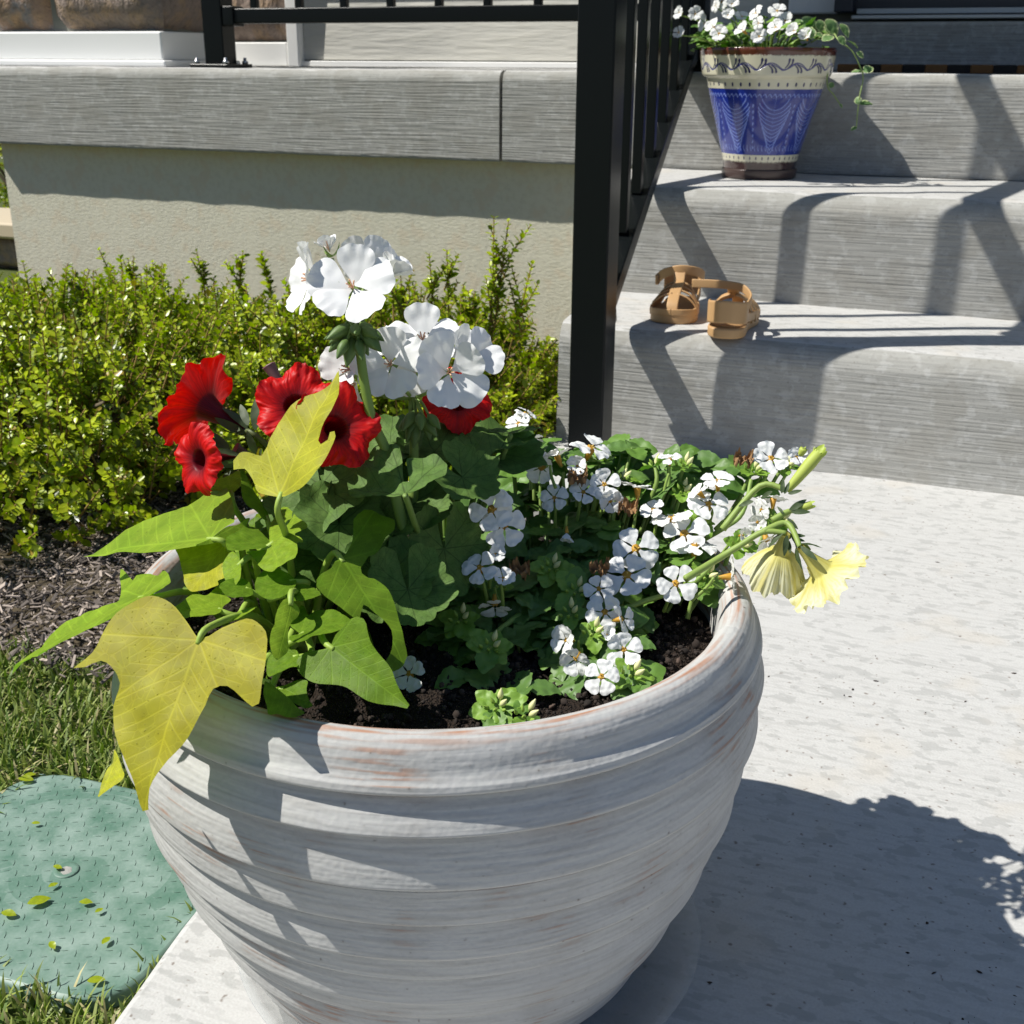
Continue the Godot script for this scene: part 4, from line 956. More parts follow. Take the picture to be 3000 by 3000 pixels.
func make_materials() -> void:
	var s := 1024
	var fine := grain(s, 0.32, 1, 1, 1, 3)
	var mid := grain(s, 0.02, 2)
	var big := grain(s, 0.006, 3)
	var brush := grain(s, 0.11, 4, 32, 1, 3)
	var brush2 := grain(s, 0.05, 14, 16, 1, 4)
	var patch := grain(s, 0.040, 5, 2, 1, 4)
	var mottle := grain(s, 0.075, 15, 2, 1, 4)
	var specks := grain(s, 0.09, 6, 1, 1, 2)
	# walkway and treads: pale concrete with darker grey worn patches, rust tints and dark grit
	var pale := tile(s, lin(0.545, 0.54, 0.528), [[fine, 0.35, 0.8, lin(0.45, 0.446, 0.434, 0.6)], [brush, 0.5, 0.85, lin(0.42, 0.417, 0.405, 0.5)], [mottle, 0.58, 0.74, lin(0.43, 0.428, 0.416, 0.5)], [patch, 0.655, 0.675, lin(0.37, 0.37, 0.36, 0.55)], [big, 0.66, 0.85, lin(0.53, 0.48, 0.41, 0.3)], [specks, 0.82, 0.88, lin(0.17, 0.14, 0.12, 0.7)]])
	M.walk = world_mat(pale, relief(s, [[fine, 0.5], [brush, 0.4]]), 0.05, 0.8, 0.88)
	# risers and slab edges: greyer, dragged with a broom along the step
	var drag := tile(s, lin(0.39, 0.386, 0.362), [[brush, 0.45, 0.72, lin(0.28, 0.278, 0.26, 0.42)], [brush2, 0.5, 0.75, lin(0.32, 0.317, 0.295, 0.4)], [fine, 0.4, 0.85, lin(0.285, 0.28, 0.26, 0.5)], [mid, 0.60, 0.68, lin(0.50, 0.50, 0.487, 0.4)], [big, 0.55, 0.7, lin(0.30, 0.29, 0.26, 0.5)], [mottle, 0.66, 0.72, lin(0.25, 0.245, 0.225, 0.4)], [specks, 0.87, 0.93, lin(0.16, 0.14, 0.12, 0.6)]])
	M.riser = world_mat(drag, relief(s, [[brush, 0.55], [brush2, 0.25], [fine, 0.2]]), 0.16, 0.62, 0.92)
	# rendered foundation wall
	var trowel := grain(s, 0.045, 8, 2, 1, 4)
	var stucco := tile(s, lin(0.70, 0.675, 0.54), [[mid, 0.45, 0.8, lin(0.63, 0.605, 0.475, 0.7)], [big, 0.58, 0.75, lin(0.68, 0.60, 0.45, 0.6)], [fine, 0.5, 0.9, lin(0.58, 0.56, 0.44, 0.4)]])
	M.stucco = world_mat(stucco, relief(s, [[trowel, 0.45], [fine, 0.55]]), 0.11, 0.36, 0.95)
	# earth under grass and mulch
	var earth := tile(512, lin(0.07, 0.055, 0.035), [[grain(512, 0.05, 9), 0.4, 0.7, lin(0.12, 0.095, 0.06, 0.8)], [grain(512, 0.13, 10), 0.5, 0.8, lin(0.03, 0.024, 0.016, 0.8)]])
	M.earth = world_mat(earth, null, 0.0, 0.4, 0.97)
	var turf := tile(512, lin(0.075, 0.10, 0.022), [[grain(512, 0.06, 11), 0.4, 0.75, lin(0.15, 0.15, 0.05, 0.8)], [grain(512, 0.2, 12), 0.45, 0.8, lin(0.03, 0.05, 0.012, 0.8)]])
	M.turf = world_mat(turf, null, 0.0, 0.35, 0.97)
	M.soil = world_mat(tile(512, lin(0.022, 0.015, 0.011), [[grain(512, 0.12, 13), 0.5, 0.8, lin(0.05, 0.033, 0.024, 0.8)]]), relief(512, [[grain(512, 0.12, 13), 1.0]]), 0.3, 0.12, 0.95)
	# brown field stone
	var rock := tile(512, lin(0.36, 0.25, 0.185), [[grain(512, 0.012, 21), 0.45, 0.75, lin(0.44, 0.29, 0.17, 0.9)], [grain(512, 0.01, 22), 0.55, 0.75, lin(0.25, 0.24, 0.25, 0.85)], [grain(512, 0.06, 23), 0.5, 0.85, lin(0.22, 0.15, 0.11, 0.6)]])
	M.rock = world_mat(rock, relief(512, [[grain(512, 0.03, 24, 1, 2), 0.7], [grain(512, 0.12, 25), 0.3]]), 0.8, 0.45, 0.9)
	M.rock2 = world_mat(tile(512, lin(0.30, 0.235, 0.20), [[grain(512, 0.012, 26), 0.45, 0.75, lin(0.38, 0.27, 0.18, 0.9)], [grain(512, 0.05, 27), 0.5, 0.85, lin(0.19, 0.15, 0.13, 0.6)]]), relief(512, [[grain(512, 0.03, 28, 1, 2), 0.7], [grain(512, 0.12, 29), 0.3]]), 0.8, 0.4, 0.9)
	M.mortar = mat(Color(0.24, 0.235, 0.20), 0.95)
	# painted wood siding with pressed grain
	var wood := grain(512, 0.03, 31, 8, 1, 4)
	M.siding = world_mat(tile(512, lin(0.60, 0.585, 0.535), [[wood, 0.55, 0.7, lin(0.56, 0.545, 0.495, 0.5)]]), relief(512, [[wood, 1.0]]), 0.14, 0.30, 0.7)
	M.white_trim = mat(Color(0.80, 0.80, 0.79), 0.55)
	M.beige = mat(Color(0.55, 0.46, 0.33), 0.7)
	# black powder coat
	M.black = mat(Color(0.006, 0.0075, 0.008), 0.26, {"metallic_specular": 0.3})
	M.steel = mat(Color(0.55, 0.55, 0.55), 0.35, {"metallic": 1.0})
	M.door = mat(Color(0.016, 0.02, 0.032), 0.35)
	M.sill = mat(Color(0.42, 0.44, 0.46), 0.4, {"metallic": 0.6})
	M.mat_brown = mat(Color(0.16, 0.075, 0.025), 0.98)
	M.mat_black = mat(Color(0.018, 0.015, 0.013), 0.98)
	M.shingle = mat(Color(0.10, 0.095, 0.09), 0.95)
	M.tan = mat(Color(0.50, 0.30, 0.135), 0.5)
	M.tan_dark = mat(Color(0.43, 0.255, 0.115), 0.55)

# ---------------------------------------------------------------- the place
func make_ground() -> void:
	var g := PackedVector3Array([Vector3(-60, -0.05, -60), Vector3(60, -0.05, -60), Vector3(60, -0.05, 60), Vector3(-60, -0.05, 60)])
	tag(put("lawn", build(g, PackedInt32Array([0, 1, 2, 0, 2, 3])), M.turf), "", "", "", "structure")
	# bed of earth along the wall, a low mound
	var v := PackedVector3Array(); var idx := PackedInt32Array()
	var nz := FastNoiseLite.new(); nz.seed = 40; nz.frequency = 5.0
	for j in 41:
		for i in 61:
			var x := lerpf(-3.0, -0.52, i / 60.0); var z := lerpf(-2.44, -0.86, j / 40.0)
			if i == 60: x = minf(x, edge_x(z) - 0.004)
			var e := minf(minf(float(i), 60.0 - i) / 4.0, minf(float(j), 40.0 - j) / 3.0)
			v.append(Vector3(x, -0.056 + 0.022 * clampf(e, 0.0, 1.0) + 0.006 * nz.get_noise_2d(x, z) * clampf(e, 0.0, 1.0), z + 0.03 * nz.get_noise_2d(x * 1.5, 3.0)))
	for j in 40:
		for i in 60:
			var a := j * 61 + i
			idx.append_array([a, a + 1, a + 61, a + 1, a + 62, a + 61])
	tag(put("planting_bed", build(v, idx), M.earth), "", "", "", "structure")
	# walkway slab: its left edge runs a little askew to the steps
	var o := PackedVector2Array()
	var e := FastNoiseLite.new(); e.seed = 3; e.frequency = 22.0
	for i in 121:
		var z := lerpf(1.6, -1.72, i / 120.0)
		o.append(Vector2(edge_x(z) + 0.0016 * e.get_noise_1d(z), z))
	o.append(Vector2(2.4, -1.72)); o.append(Vector2(2.4, 1.6))
	var xf := Transform3D(Basis(Vector3.RIGHT, Vector3.BACK, Vector3.DOWN), Vector3(0, 0, 0))
	tag(put("walkway", prism(o, xf, 0.11, 0.006), M.walk), "", "", "", "structure")

func edge_x(z: float) -> float:
	return -0.4537 + 0.145 * (z + 0.5536)

func step_profile(z0: float, z1: float, y0: float, y1: float, r: float) -> PackedVector2Array:
	var p := PackedVector2Array([Vector2(z1, y0), Vector2(z0 + 0.006, y0), Vector2(z0 + 0.003, y0 + 0.012), Vector2(z0 - 0.001, y0 + 0.05), Vector2(z0 - 0.002, y0 + 0.09)])
	for i in 9:
		var a := PI / 2 * i / 8.0
		p.append(Vector2(z0 - 0.003 - r + cos(a) * r, y1 - r + sin(a) * r))
	p.append(Vector2(z1, y1))
	return p

func make_porch() -> void:
	var t := thing("front_porch", "grey concrete porch with broom finished steps and rendered foundation wall", "porch", Vector3.ZERO)
	var left := func(z: float) -> float: return -0.591 + 0.12 * (z + 1.684)
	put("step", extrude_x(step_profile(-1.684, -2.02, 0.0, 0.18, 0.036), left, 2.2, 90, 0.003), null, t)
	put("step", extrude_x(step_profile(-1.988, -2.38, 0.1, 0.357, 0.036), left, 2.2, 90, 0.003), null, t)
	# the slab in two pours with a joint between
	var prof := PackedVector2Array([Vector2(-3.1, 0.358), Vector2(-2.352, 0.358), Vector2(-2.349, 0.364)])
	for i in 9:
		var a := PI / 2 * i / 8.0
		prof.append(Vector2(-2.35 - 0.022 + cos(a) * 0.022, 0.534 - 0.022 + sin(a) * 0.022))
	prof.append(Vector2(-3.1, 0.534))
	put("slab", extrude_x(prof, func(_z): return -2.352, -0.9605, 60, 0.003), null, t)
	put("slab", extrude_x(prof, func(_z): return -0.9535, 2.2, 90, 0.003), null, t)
	put("joint_filler", box(Vector3(0.007, 0.165, 0.7), 0.0004), M.mortar, t, Transform3D(Basis.IDENTITY, Vector3(-0.957, 0.442, -2.72)))
	var w := PackedVector2Array([Vector2(-3.1, -0.25), Vector2(-2.392, -0.25), Vector2(-2.392, 0.357), Vector2(-3.1, 0.357)])
	put("foundation_wall", extrude_x(w, func(_z): return -2.308, -0.62, 60, 0.002), M.stucco, t)

func plate(parent: Node3D, at: Vector3, size: float) -> void:
	put("base_plate", box(Vector3(size, 0.008, size), 0.002), M.black, parent, Transform3D(Basis.IDENTITY, at + Vector3(0, 0.004, 0)))
	for s in [Vector2(-1, -1), Vector2(1, -1), Vector2(-1, 1), Vector2(1, 1)]:
		put("bolt", lathe([Vector2(0.0001, 0.0), Vector2(0.0075, 0.0), Vector2(0.0075, 0.006), Vector2(0.004, 0.0065), Vector2(0.004, 0.013), Vector2(0.0001, 0.0135)], 6), M.steel, parent, Transform3D(Basis.IDENTITY, at + Vector3(s.x * size * 0.38, 0.008, s.y * size * 0.38)))

func make_railings() -> void:
	# stair railing: foot post on the walkway, head post on the porch
	var a := Vector3(-0.5015, 0, -1.5755); var b := Vector3(-0.588, 0.534, -2.425)
	var t := thing("stair_railing", "black metal stair railing with square balusters beside the concrete steps", "railing", a)
	put("post", bar(Vector3.ZERO, Vector3(0, 1.06, 0), 0.0508, 0.0508, 0.003), M.black, t)
	put("post", bar(b - a, b - a + Vector3(0, 0.96, 0), 0.0508, 0.0508, 0.003), M.black, t)
	plate(t, Vector3.ZERO, 0.095)
	plate(t, b - a, 0.095)
	var d := Vector3(b.x - a.x, 0, b.z - a.z).normalized()
	var p := a + d * 0.0257; var q := b - d * 0.0257
	p.y = 0.214; q.y = 0.579
	var slope := (q - p).normalized()
	put("bottom_rail", bar(p - a, q - a, 0.036, 0.03, 0.003), M.black, t)
	put("top_rail", bar(p - a + Vector3(0, 0.77, 0), q - a + Vector3(0, 0.77, 0), 0.044, 0.03, 0.006), M.black, t)
	for e in [p + slope * 0.008, q - slope * 0.008]:
		for h in [0.0, 0.77]:
			put("bracket", bar(e - a + Vector3(0, h, 0) - slope * 0.009, e - a + Vector3(0, h, 0) + slope * 0.016, 0.046, 0.042, 0.003), M.black, t)
	for s in [0.10, 0.228, 0.357, 0.486, 0.615, 0.744, 0.872]:
		var c: Vector3 = a.lerp(b, s)
		c.y = lerpf(p.y, q.y, (c - a).dot(d) / (b - a).dot(d)) + 0.012
		put("baluster", bar(c - a, c - a + Vector3(0, 0.75, 0), 0.0159, 0.0159, 0.002), M.black, t)
	# porch railing
	var l := Vector3(-1.668, 0.534, -2.425)
	var r := thing("porch_railing", "black metal porch railing running from the stone pier to the steps", "railing", l)
	put("post", bar(Vector3.ZERO, Vector3(0, 0.92, 0), 0.0508, 0.0508, 0.003), M.black, r)
	plate(r, Vector3.ZERO, 0.1)
	for h in [0.107, 0.85]:
		put("rail", bar(Vector3(0.0257, h, 0), Vector3(b.x - l.x - 0.0257, h, 0), 0.035, 0.031, 0.003), M.black, r)
		for x in [0.04, b.x - l.x - 0.04]:
			put("bracket", bar(Vector3(x - 0.014, h, 0), Vector3(x + 0.014, h, 0), 0.045, 0.041, 0.003), M.black, r)
	for x in [-1.57, -1.457, -1.347, -1.236, -1.125, -1.016, -0.907, -0.797, -0.687]:
		put("baluster", bar(Vector3(x - l.x, 0.12, 0), Vector3(x - l.x, 0.84, 0), 0.0159, 0.0159, 0.002), M.black, r)

func stone(w: float, h: float, d: float, seed_: int) -> ArrayMesh:    # rough faced block, face towards +z, back at 0
	var nz := FastNoiseLite.new(); nz.seed = seed_; nz.frequency = 14.0; nz.fractal_octaves = 3
	var nx := 9; var ny := 7
	var v := PackedVector3Array(); var idx := PackedInt32Array()
	for j in ny + 1:
		for i in nx + 1:
			var u := float(i) / nx * 2 - 1; var s := float(j) / ny * 2 - 1
			var edge := maxf(absf(u), absf(s))
			var x := u * w / 2 + 0.006 * nz.get_noise_2d(s * 0.2, 7.0 + u * 0.1); var y := s * h / 2 + 0.006 * nz.get_noise_2d(u * 0.2, 3.0 + s * 0.1)
			var z := d * (1.0 - pow(edge, 7.0) * 0.65) + 0.012 * nz.get_noise_2d(x, y)
			if edge > 0.99: z = 0.0
			v.append(Vector3(x, y, z))
	for j in ny:
		for i in nx:
			var a := j * (nx + 1) + i
			idx.append_array([a, a + nx + 1, a + 1, a + 1, a + nx + 1, a + nx + 2])
	return build(v, idx)

func make_house() -> void:
	# stone pier at the porch corner
	var at := Vector3(-2.09, 0.534, -2.56)
	var t := thing("stone_pier", "brown stone pier with white base trim on the porch corner", "pier", at)
	put("core", box(Vector3(0.47, 0.54, 0.21), 0.004), M.mortar, t, Transform3D(Basis.IDENTITY, Vector3(0, 0.345, 0)))
	put("base_trim", box(Vector3(0.525, 0.062, 0.265), 0.004), M.white_trim, t, Transform3D(Basis.IDENTITY, Vector3(0, 0.046, 0)))
	put("ledge", box(Vector3(0.565, 0.015, 0.305), 0.004), M.white_trim, t, Transform3D(Basis.IDENTITY, Vector3(0, 0.0075, 0)))
	put("cap", box(Vector3(0.56, 0.05, 0.30), 0.01), M.mortar, t, Transform3D(Basis.IDENTITY, Vector3(0, 0.64, 0)))
	var k := 50
	for row in 2:
		var y := 0.205 + row * 0.265
		for c in 2:
			var w: float = [[0.192, 0.308], [0.28, 0.21]][row % 2][c]
			var x: float = -0.257 + (w / 2 if c == 0 else 0.51 - w / 2)
			k += 1
			put("stone", stone(w, 0.252, 0.035, k), M.rock if (row + c) % 2 == 0 else M.rock2, t, Transform3D(Basis.IDENTITY, Vector3(x, y, 0.103)))
		put("stone", stone(0.215, 0.252, 0.03, k + 20), M.rock2 if row % 2 == 0 else M.rock, t, Transform3D(Basis(Vector3.UP, PI / 2), Vector3(0.233, y, 0.0)))
	# house front: lapped siding, corner board, door
	var h := thing("house_front", "house front with cream lapped wood siding and a dark door", "house", Vector3(-1.0, 0.534, -2.97))
	put("sheathing", box(Vector3(5.2, 3.4, 0.06), 0.002), M.mortar, h, Transform3D(Basis.IDENTITY, Vector3(0.6, 1.69, -0.04)))
	for i in 15:
		var lap := PackedVector2Array([Vector2(0.0, 0.0), Vector2(0.016, 0.0), Vector2(0.007, 0.172), Vector2(0.0, 0.172)])
		put("siding_board", prism(lap, Transform3D(Basis(Vector3.BACK, Vector3.UP, Vector3.LEFT), Vector3(0.475, 0.018 + i * 0.16, -0.008)), 1.30, 0.0005), M.siding, h)
	put("corner_board", box(Vector3(0.035, 2.6, 0.03), 0.003), M.white_trim, h, Transform3D(Basis.IDENTITY, Vector3(-0.79, 1.30, 0.022)))
	for c in 2:
		put("wainscot_stone", stone(0.24, 0.27, 0.03, 120 + c), M.rock2 if c else M.rock, h, Transform3D(Basis.IDENTITY, Vector3(-1.18 + c * 0.25, 0.20, -0.008)))
	put("wainscot_base", box(Vector3(0.5, 0.06, 0.03), 0.003), M.white_trim, h, Transform3D(Basis.IDENTITY, Vector3(-1.07, 0.031, 0.004)))
	put("base_flashing", box(Vector3(1.26, 0.014, 0.024), 0.002), M.white_trim, h, Transform3D(Basis.IDENTITY, Vector3(-0.16, 0.008, 0.012)))
	put("door_casing", box(Vector3(0.11, 2.3, 0.04), 0.004), M.white_trim, h, Transform3D(Basis.IDENTITY, Vector3(0.555, 1.27, 0.0)))
	put("door_casing", box(Vector3(0.11, 2.3, 0.04), 0.004), M.white_trim, h, Transform3D(Basis.IDENTITY, Vector3(1.73, 1.27, 0.0)))
	put("door_step", box(Vector3(1.9, 0.098, 0.2), 0.006), M.riser, h, Transform3D(Basis.IDENTITY, Vector3(1.18, 0.0495, 0.07)))
	var dr := put("door", box(Vector3(1.06, 2.2, 0.05), 0.004), M.door, h, Transform3D(Basis.IDENTITY, Vector3(1.143, 1.22, 0.02)))
	put("jamb", box(Vector3(0.04, 2.2, 0.08), 0.003), M.door, dr, Transform3D(Basis.IDENTITY, Vector3(-0.51, 0, 0.045)))
	put("threshold", box(Vector3(1.0, 0.008, 0.09), 0.002), M.sill, dr, Transform3D(Basis.IDENTITY, Vector3(0.015, -1.112, 0.09)))
	put("sill_strip", box(Vector3(1.0, 0.012, 0.03), 0.002), M.sill, dr, Transform3D(Basis.IDENTITY, Vector3(0.015, -1.098, 0.045)))
	# porch roof above the steps, out of the picture; it shades the door
	var roof := thing("porch_roof", "flat porch roof over the front door", "roof", Vector3(0.2, 2.6, -2.4))
	put("deck", box(Vector3(4.5, 0.12, 1.30), 0.004), M.white_trim, roof, Transform3D(Basis.IDENTITY, Vector3(0.0, 0.01, 0.03)))
	put("covering", box(Vector3(4.56, 0.04, 1.30), 0.004), M.shingle, roof, Transform3D(Basis.IDENTITY, Vector3(0.0, 0.09, 0.03)))
	put("beam", box(Vector3(4.3, 0.14, 0.09), 0.004), M.white_trim, roof, Transform3D(Basis.IDENTITY, Vector3(0.0, -0.12, -0.24)))
	# door mat with a checked edge
	var dm := thing("door_mat", "coir door mat with brown and black checked edge in front of the door", "mat", Vector3(0.2, 0.534, -2.68))
	put("pile", box(Vector3(1.04, 0.013, 0.34), 0.003), M.mat_black, dm, Transform3D(Basis.IDENTITY, Vector3(0, 0.0065, -0.012)))
	for i in 26:
		put("check", box(Vector3(0.0395, 0.0155, 0.03), 0.002), M.mat_brown if i % 2 == 0 else M.mat_black, dm, Transform3D(Basis.IDENTITY, Vector3(-0.5 + i * 0.04, 0.00775, 0.175)))
	# raised bed of the house next door, seen past the corner of the wall
	var nb := thing("retaining_wall", "low brown stone retaining wall with beige cap beyond the porch corner", "wall", Vector3(-3.5, -0.05, -2.95))
	put("core", box(Vector3(1.9, 0.10, 0.2), 0.004), M.mortar, nb, Transform3D(Basis.IDENTITY, Vector3(0, 0.05, 0)))
	put("cap", box(Vector3(1.96, 0.048, 0.3), 0.008), M.beige, nb, Transform3D(Basis.IDENTITY, Vector3(0, 0.124, 0.02)))
	for c in 7:
		put("stone", stone(0.255, 0.095, 0.03, 90 + c), M.rock if c % 2 else M.rock2, nb, Transform3D(Basis.IDENTITY, Vector3(-0.80 + c * 0.266, 0.05, 0.10)))

# ---------------------------------------------------------------- hedge, lawn, lid
func boxwood(called: String, label: String, c: Vector3, r: Vector3, twigs: int, seed_: int, sprigs: Array, shade := 1.0) -> void:
	var t := thing(called, label, "shrub", c, "boxwood shrubs along the foundation wall")
	var g := RandomNumberGenerator.new(); g.seed = seed_
	var nz := FastNoiseLite.new(); nz.seed = seed_; nz.frequency = 4.0
	var where := []; var tints := []
	var wood := []
	var runs := []
	for i in twigs:
		var u := g.randf_range(-PI, PI); var h := pow(g.randf(), 1.15)
		var n := Vector3(cos(u) * sqrt(1 - h * h), h, sin(u) * sqrt(1 - h * h))
		var depth := 1.0 - 0.42 * pow(g.randf(), 1.3)
		var lump := 1.0 + 0.26 * nz.get_noise_3d(n.x * 0.55, n.y * 0.55, n.z * 0.55)
		var tip := n * r * depth * lump
		var d := (n + Vector3(g.randf_range(-0.8, 0.8), g.randf_range(0.0, 1.0), g.randf_range(-0.8, 0.8))).normalized()
		runs.append([tip, d, g.randf_range(0.035, 0.075)])
	for s in sprigs:
		runs.append([s[0] - c, s[1], s[2]])
		for k in 3: runs.append([s[0] - c + s[1] * s[2] * g.randf_range(0.15, 0.6), (s[1] + Vector3(g.randf_range(-0.7, 0.7), 0.2, g.randf_range(-0.5, 0.5))).normalized(), s[2] * g.randf_range(0.3, 0.55)])
	for w in runs:
		var p: Vector3 = w[0]; var d: Vector3 = w[1]; var l: float = w[2]
		if p.y + c.y < -0.02: continue
		var bend := Vector3(g.randf_range(-0.3, 0.3), 0.15, g.randf_range(-0.3, 0.3))
		var q := p + d * l * 0.5 + bend * l * 0.08
		wood.append([p - d * 0.02, q, p + d * l + bend * l * 0.2])
		var n := int(l / 0.0056)
		var e := d.cross(Vector3(0.3, 0.2, 1)).normalized()
		var bright := g.randf_range(0.75, 1.2)
		for k in n:
			var f := (k + 0.5) / n
			var at: Vector3 = p.lerp(q, f * 2) if f < 0.5 else q.lerp(p + d * l + bend * l * 0.2, f * 2 - 1)
			var turn := Basis(d, k * 1.57 + g.randf_range(-0.4, 0.4))
			for sgn in [1.0, -1.0]:
				var out: Vector3 = turn * e * sgn
				var x := (out + d * g.randf_range(0.3, 1.0)).normalized()
				var size: float = (0.0075 + 0.0115 * g.randf()) * (1.0 - 0.45 * pow(f, 3.0))
				var up: Vector3 = (d + Vector3(g.randf_range(-0.5, 0.5), g.randf_range(-0.2, 0.6), g.randf_range(-0.5, 0.5)))
				where.append(spread(at, at + x * size, up, g.randf_range(0.85, 1.1)))
				var young := clampf(0.25 + 0.75 * f + g.randf_range(-0.25, 0.25), 0.0, 1.0)
				var col := Color(0.15, 0.24, 0.010).lerp(Color(0.52, 0.60, 0.018), young)
				if g.randf() < 0.12: col = Color(0.10, 0.14, 0.012)
				elif g.randf() < 0.02: col = Color(0.42, 0.30, 0.05)
				tints.append(Color(col.r * bright, col.g * bright, col.b * bright) * shade)
	var leaf := build(PackedVector3Array([Vector3(0, 0, 0), Vector3(0.35, 0.3, 0.05), Vector3(0.75, 0.27, 0.04), Vector3(1, 0, -0.06), Vector3(0.75, -0.27, 0.04), Vector3(0.35, -0.3, 0.05), Vector3(0.5, 0, -0.02)]), PackedInt32Array([0, 1, 6, 1, 2, 6, 2, 3, 6, 3, 4, 6, 4, 5, 6, 5, 0, 6]))
	copies("foliage", leaf, M.box_leaf, where, tints, t)
	var st := SurfaceTool.new(); st.begin(Mesh.PRIMITIVE_TRIANGLES)
	for w in wood:
		st.append_from(tube(w, [0.0016, 0.0013, 0.0009], 4, Color(0.26, 0.17, 0.05)), 0, Transform3D.IDENTITY)
	for k in 9:
		var a := TAU * k / 9.0
		var foot := Vector3(cos(a) * 0.03, -0.04 - c.y, sin(a) * 0.03)
		st.append_from(tube([foot, foot + Vector3(cos(a) * r.x * 0.3, r.y * 0.45, sin(a) * r.z * 0.3), foot + Vector3(cos(a) * r.x * 0.7, r.y * 0.75, sin(a) * r.z * 0.7)], [0.008, 0.005, 0.002], 5, Color(0.13, 0.10, 0.06)), 0, Transform3D.IDENTITY)
	var br := put("branches", st.commit(), M.twig, t)
	br.set_meta("kind", "stuff")

func make_garden() -> void:
	M.box_leaf = leafy(0.32, Color(0.75, 0.85, 0.1))
	M.twig = leafy(0.9, Color(0.02, 0.02, 0.0))
	M.grass = leafy(0.55, Color(0.45, 0.6, 0.2))
	M.chip = leafy(0.95, Color(0.0, 0.0, 0.0))
	var sp1 := []; var sp2 := []; var sp3 := []
	for s in [Vector3(-1.7217, 0.1024, -1.7500), Vector3(-1.6803, 0.1222, -1.8000), Vector3(-1.6284, 0.1187, -1.7000)]: sp1.append([s - Vector3(0, 0.06, 0), Vector3(-0.25, 1, 0.1).normalized(), 0.085])
	for s in [Vector3(-1.5098, 0.1432, -1.7500), Vector3(-1.4610, 0.1823, -1.8000), Vector3(-1.4080, 0.1810, -1.8000), Vector3(-1.2710, 0.2162, -1.7500), Vector3(-1.1899, 0.2123, -1.7500), Vector3(-1.1687, 0.2108, -1.8000), Vector3(-1.0851, 0.1842, -1.8000)]: sp2.append([s - Vector3(0, 0.07, 0), Vector3(-0.12, 1, 0.05).normalized(), 0.095])
	for s in [Vector3(-0.8318, 0.2458, -1.7500), Vector3(-0.8266, 0.2457, -1.8000), Vector3(-0.7811, 0.1966, -1.7500), Vector3(-0.8850, 0.2150, -1.7500), Vector3(-0.9750, 0.2385, -1.8500)]: sp3.append([s - Vector3(0, 0.07, 0), Vector3(0.03, 1, 0.05).normalized(), 0.085])
	sp3.append([Vector3(-0.7304, 0.1318, -1.7500), Vector3(0.10, 1, 0).normalized(), 0.19])
	sp3.append([Vector3(-0.7212, 0.1670, -1.7500), Vector3(0.12, 1, 0).normalized(), 0.15])
	sp3.append([Vector3(-0.6936, 0.1264, -1.7500), Vector3(0.30, 1, 0).normalized(), 0.135])
	sp3.append([Vector3(-0.7539, 0.0947, -1.7500), Vector3(-0.15, 1, 0).normalized(), 0.12])
	sp3.append([Vector3(-0.6607, 0.0333, -1.7500), Vector3(0.25, 1, 0).normalized(), 0.10])
	boxwood("boxwood_shrub", "low wide boxwood shrub at the far corner of the foundation wall", Vector3(-1.95, -0.05, -1.50), Vector3(0.50, 0.150, 0.50), 2600, 61, sp1)
	boxwood("boxwood_shrub", "bright green boxwood shrub in the middle of the row behind the red petunias", Vector3(-1.36, -0.05, -1.48), Vector3(0.52, 0.225, 0.55), 4000, 62, sp2)
	boxwood("boxwood_shrub", "boxwood shrub with tall upright sprigs next to the railing post", Vector3(-0.90, -0.05, -1.68), Vector3(0.30, 0.225, 0.38), 1900, 63, sp3)
	boxwood("boxwood_shrub", "dim boxwood shrub beyond the porch corner behind the retaining wall", Vector3(-3.2, -0.05, -3.5), Vector3(0.7, 0.62, 0.35), 700, 64, [])
	# lawn blades
	var bl := build(PackedVector3Array([Vector3(-0.05, 0, 0), Vector3(0.05, 0, 0), Vector3(-0.045, 0.45, 0.05), Vector3(0.045, 0.45, 0.05), Vector3(-0.03, 0.8, 0.17), Vector3(0.03, 0.8, 0.17), Vector3(0, 1.0, 0.33)]), PackedInt32Array([0, 2, 1, 1, 2, 3, 2, 4, 3, 3, 4, 5, 4, 6, 5]))
	rng.seed = 71
	var where := []; var tints := []
	var nz := FastNoiseLite.new(); nz.seed = 9; nz.frequency = 9.0
	for i in 60000:
		var x := rng.randf_range(-1.55, -0.42); var z := rng.randf_range(-0.90, 0.0) + 0.03 * nz.get_noise_2d(i * 0.1, 1.0)
		if x > edge_x(z) - 0.006 - 0.008 * rng.randf(): continue
		var q := Transform3D(Basis(Vector3.UP, 0.06), Vector3(-0.602, -0.03, -0.586)).affine_inverse() * Vector3(x, -0.03, z)
		if absf(q.x) < 0.115 + 0.014 * sqrt(rng.randf()) and absf(q.z) < 0.104 + 0.014 * sqrt(rng.randf()): continue
		if z < -0.86 + 0.03 * nz.get_noise_1d(x * 3.0): continue
		var h := rng.randf_range(0.014, 0.032) * (1.0 + 0.4 * nz.get_noise_2d(x, z))
		var b := Basis(Vector3.UP, rng.randf() * TAU) * Basis(Vector3.RIGHT, rng.randf_range(-0.2, 1.0))
		where.append(Transform3D(b.scaled_local(Vector3(rng.randf_range(0.018, 0.034), h, h)), Vector3(x, -0.051, z)))
		var g := rng.randf()
		var col := Color(0.085, 0.14, 0.024).lerp(Color(0.24, 0.28, 0.055), rng.randf())
		if g < 0.16: col = Color(0.33, 0.29, 0.14)
		tints.append(col * rng.randf_range(0.95, 1.6))
	tag(copies("grass", bl, M.grass, where, tints), "short lawn grass around the green valve lid", "grass", "", "stuff")
	# bark mulch
	var chip := box(Vector3(1, 0.16, 0.3), 0.02)
	where = []; tints = []
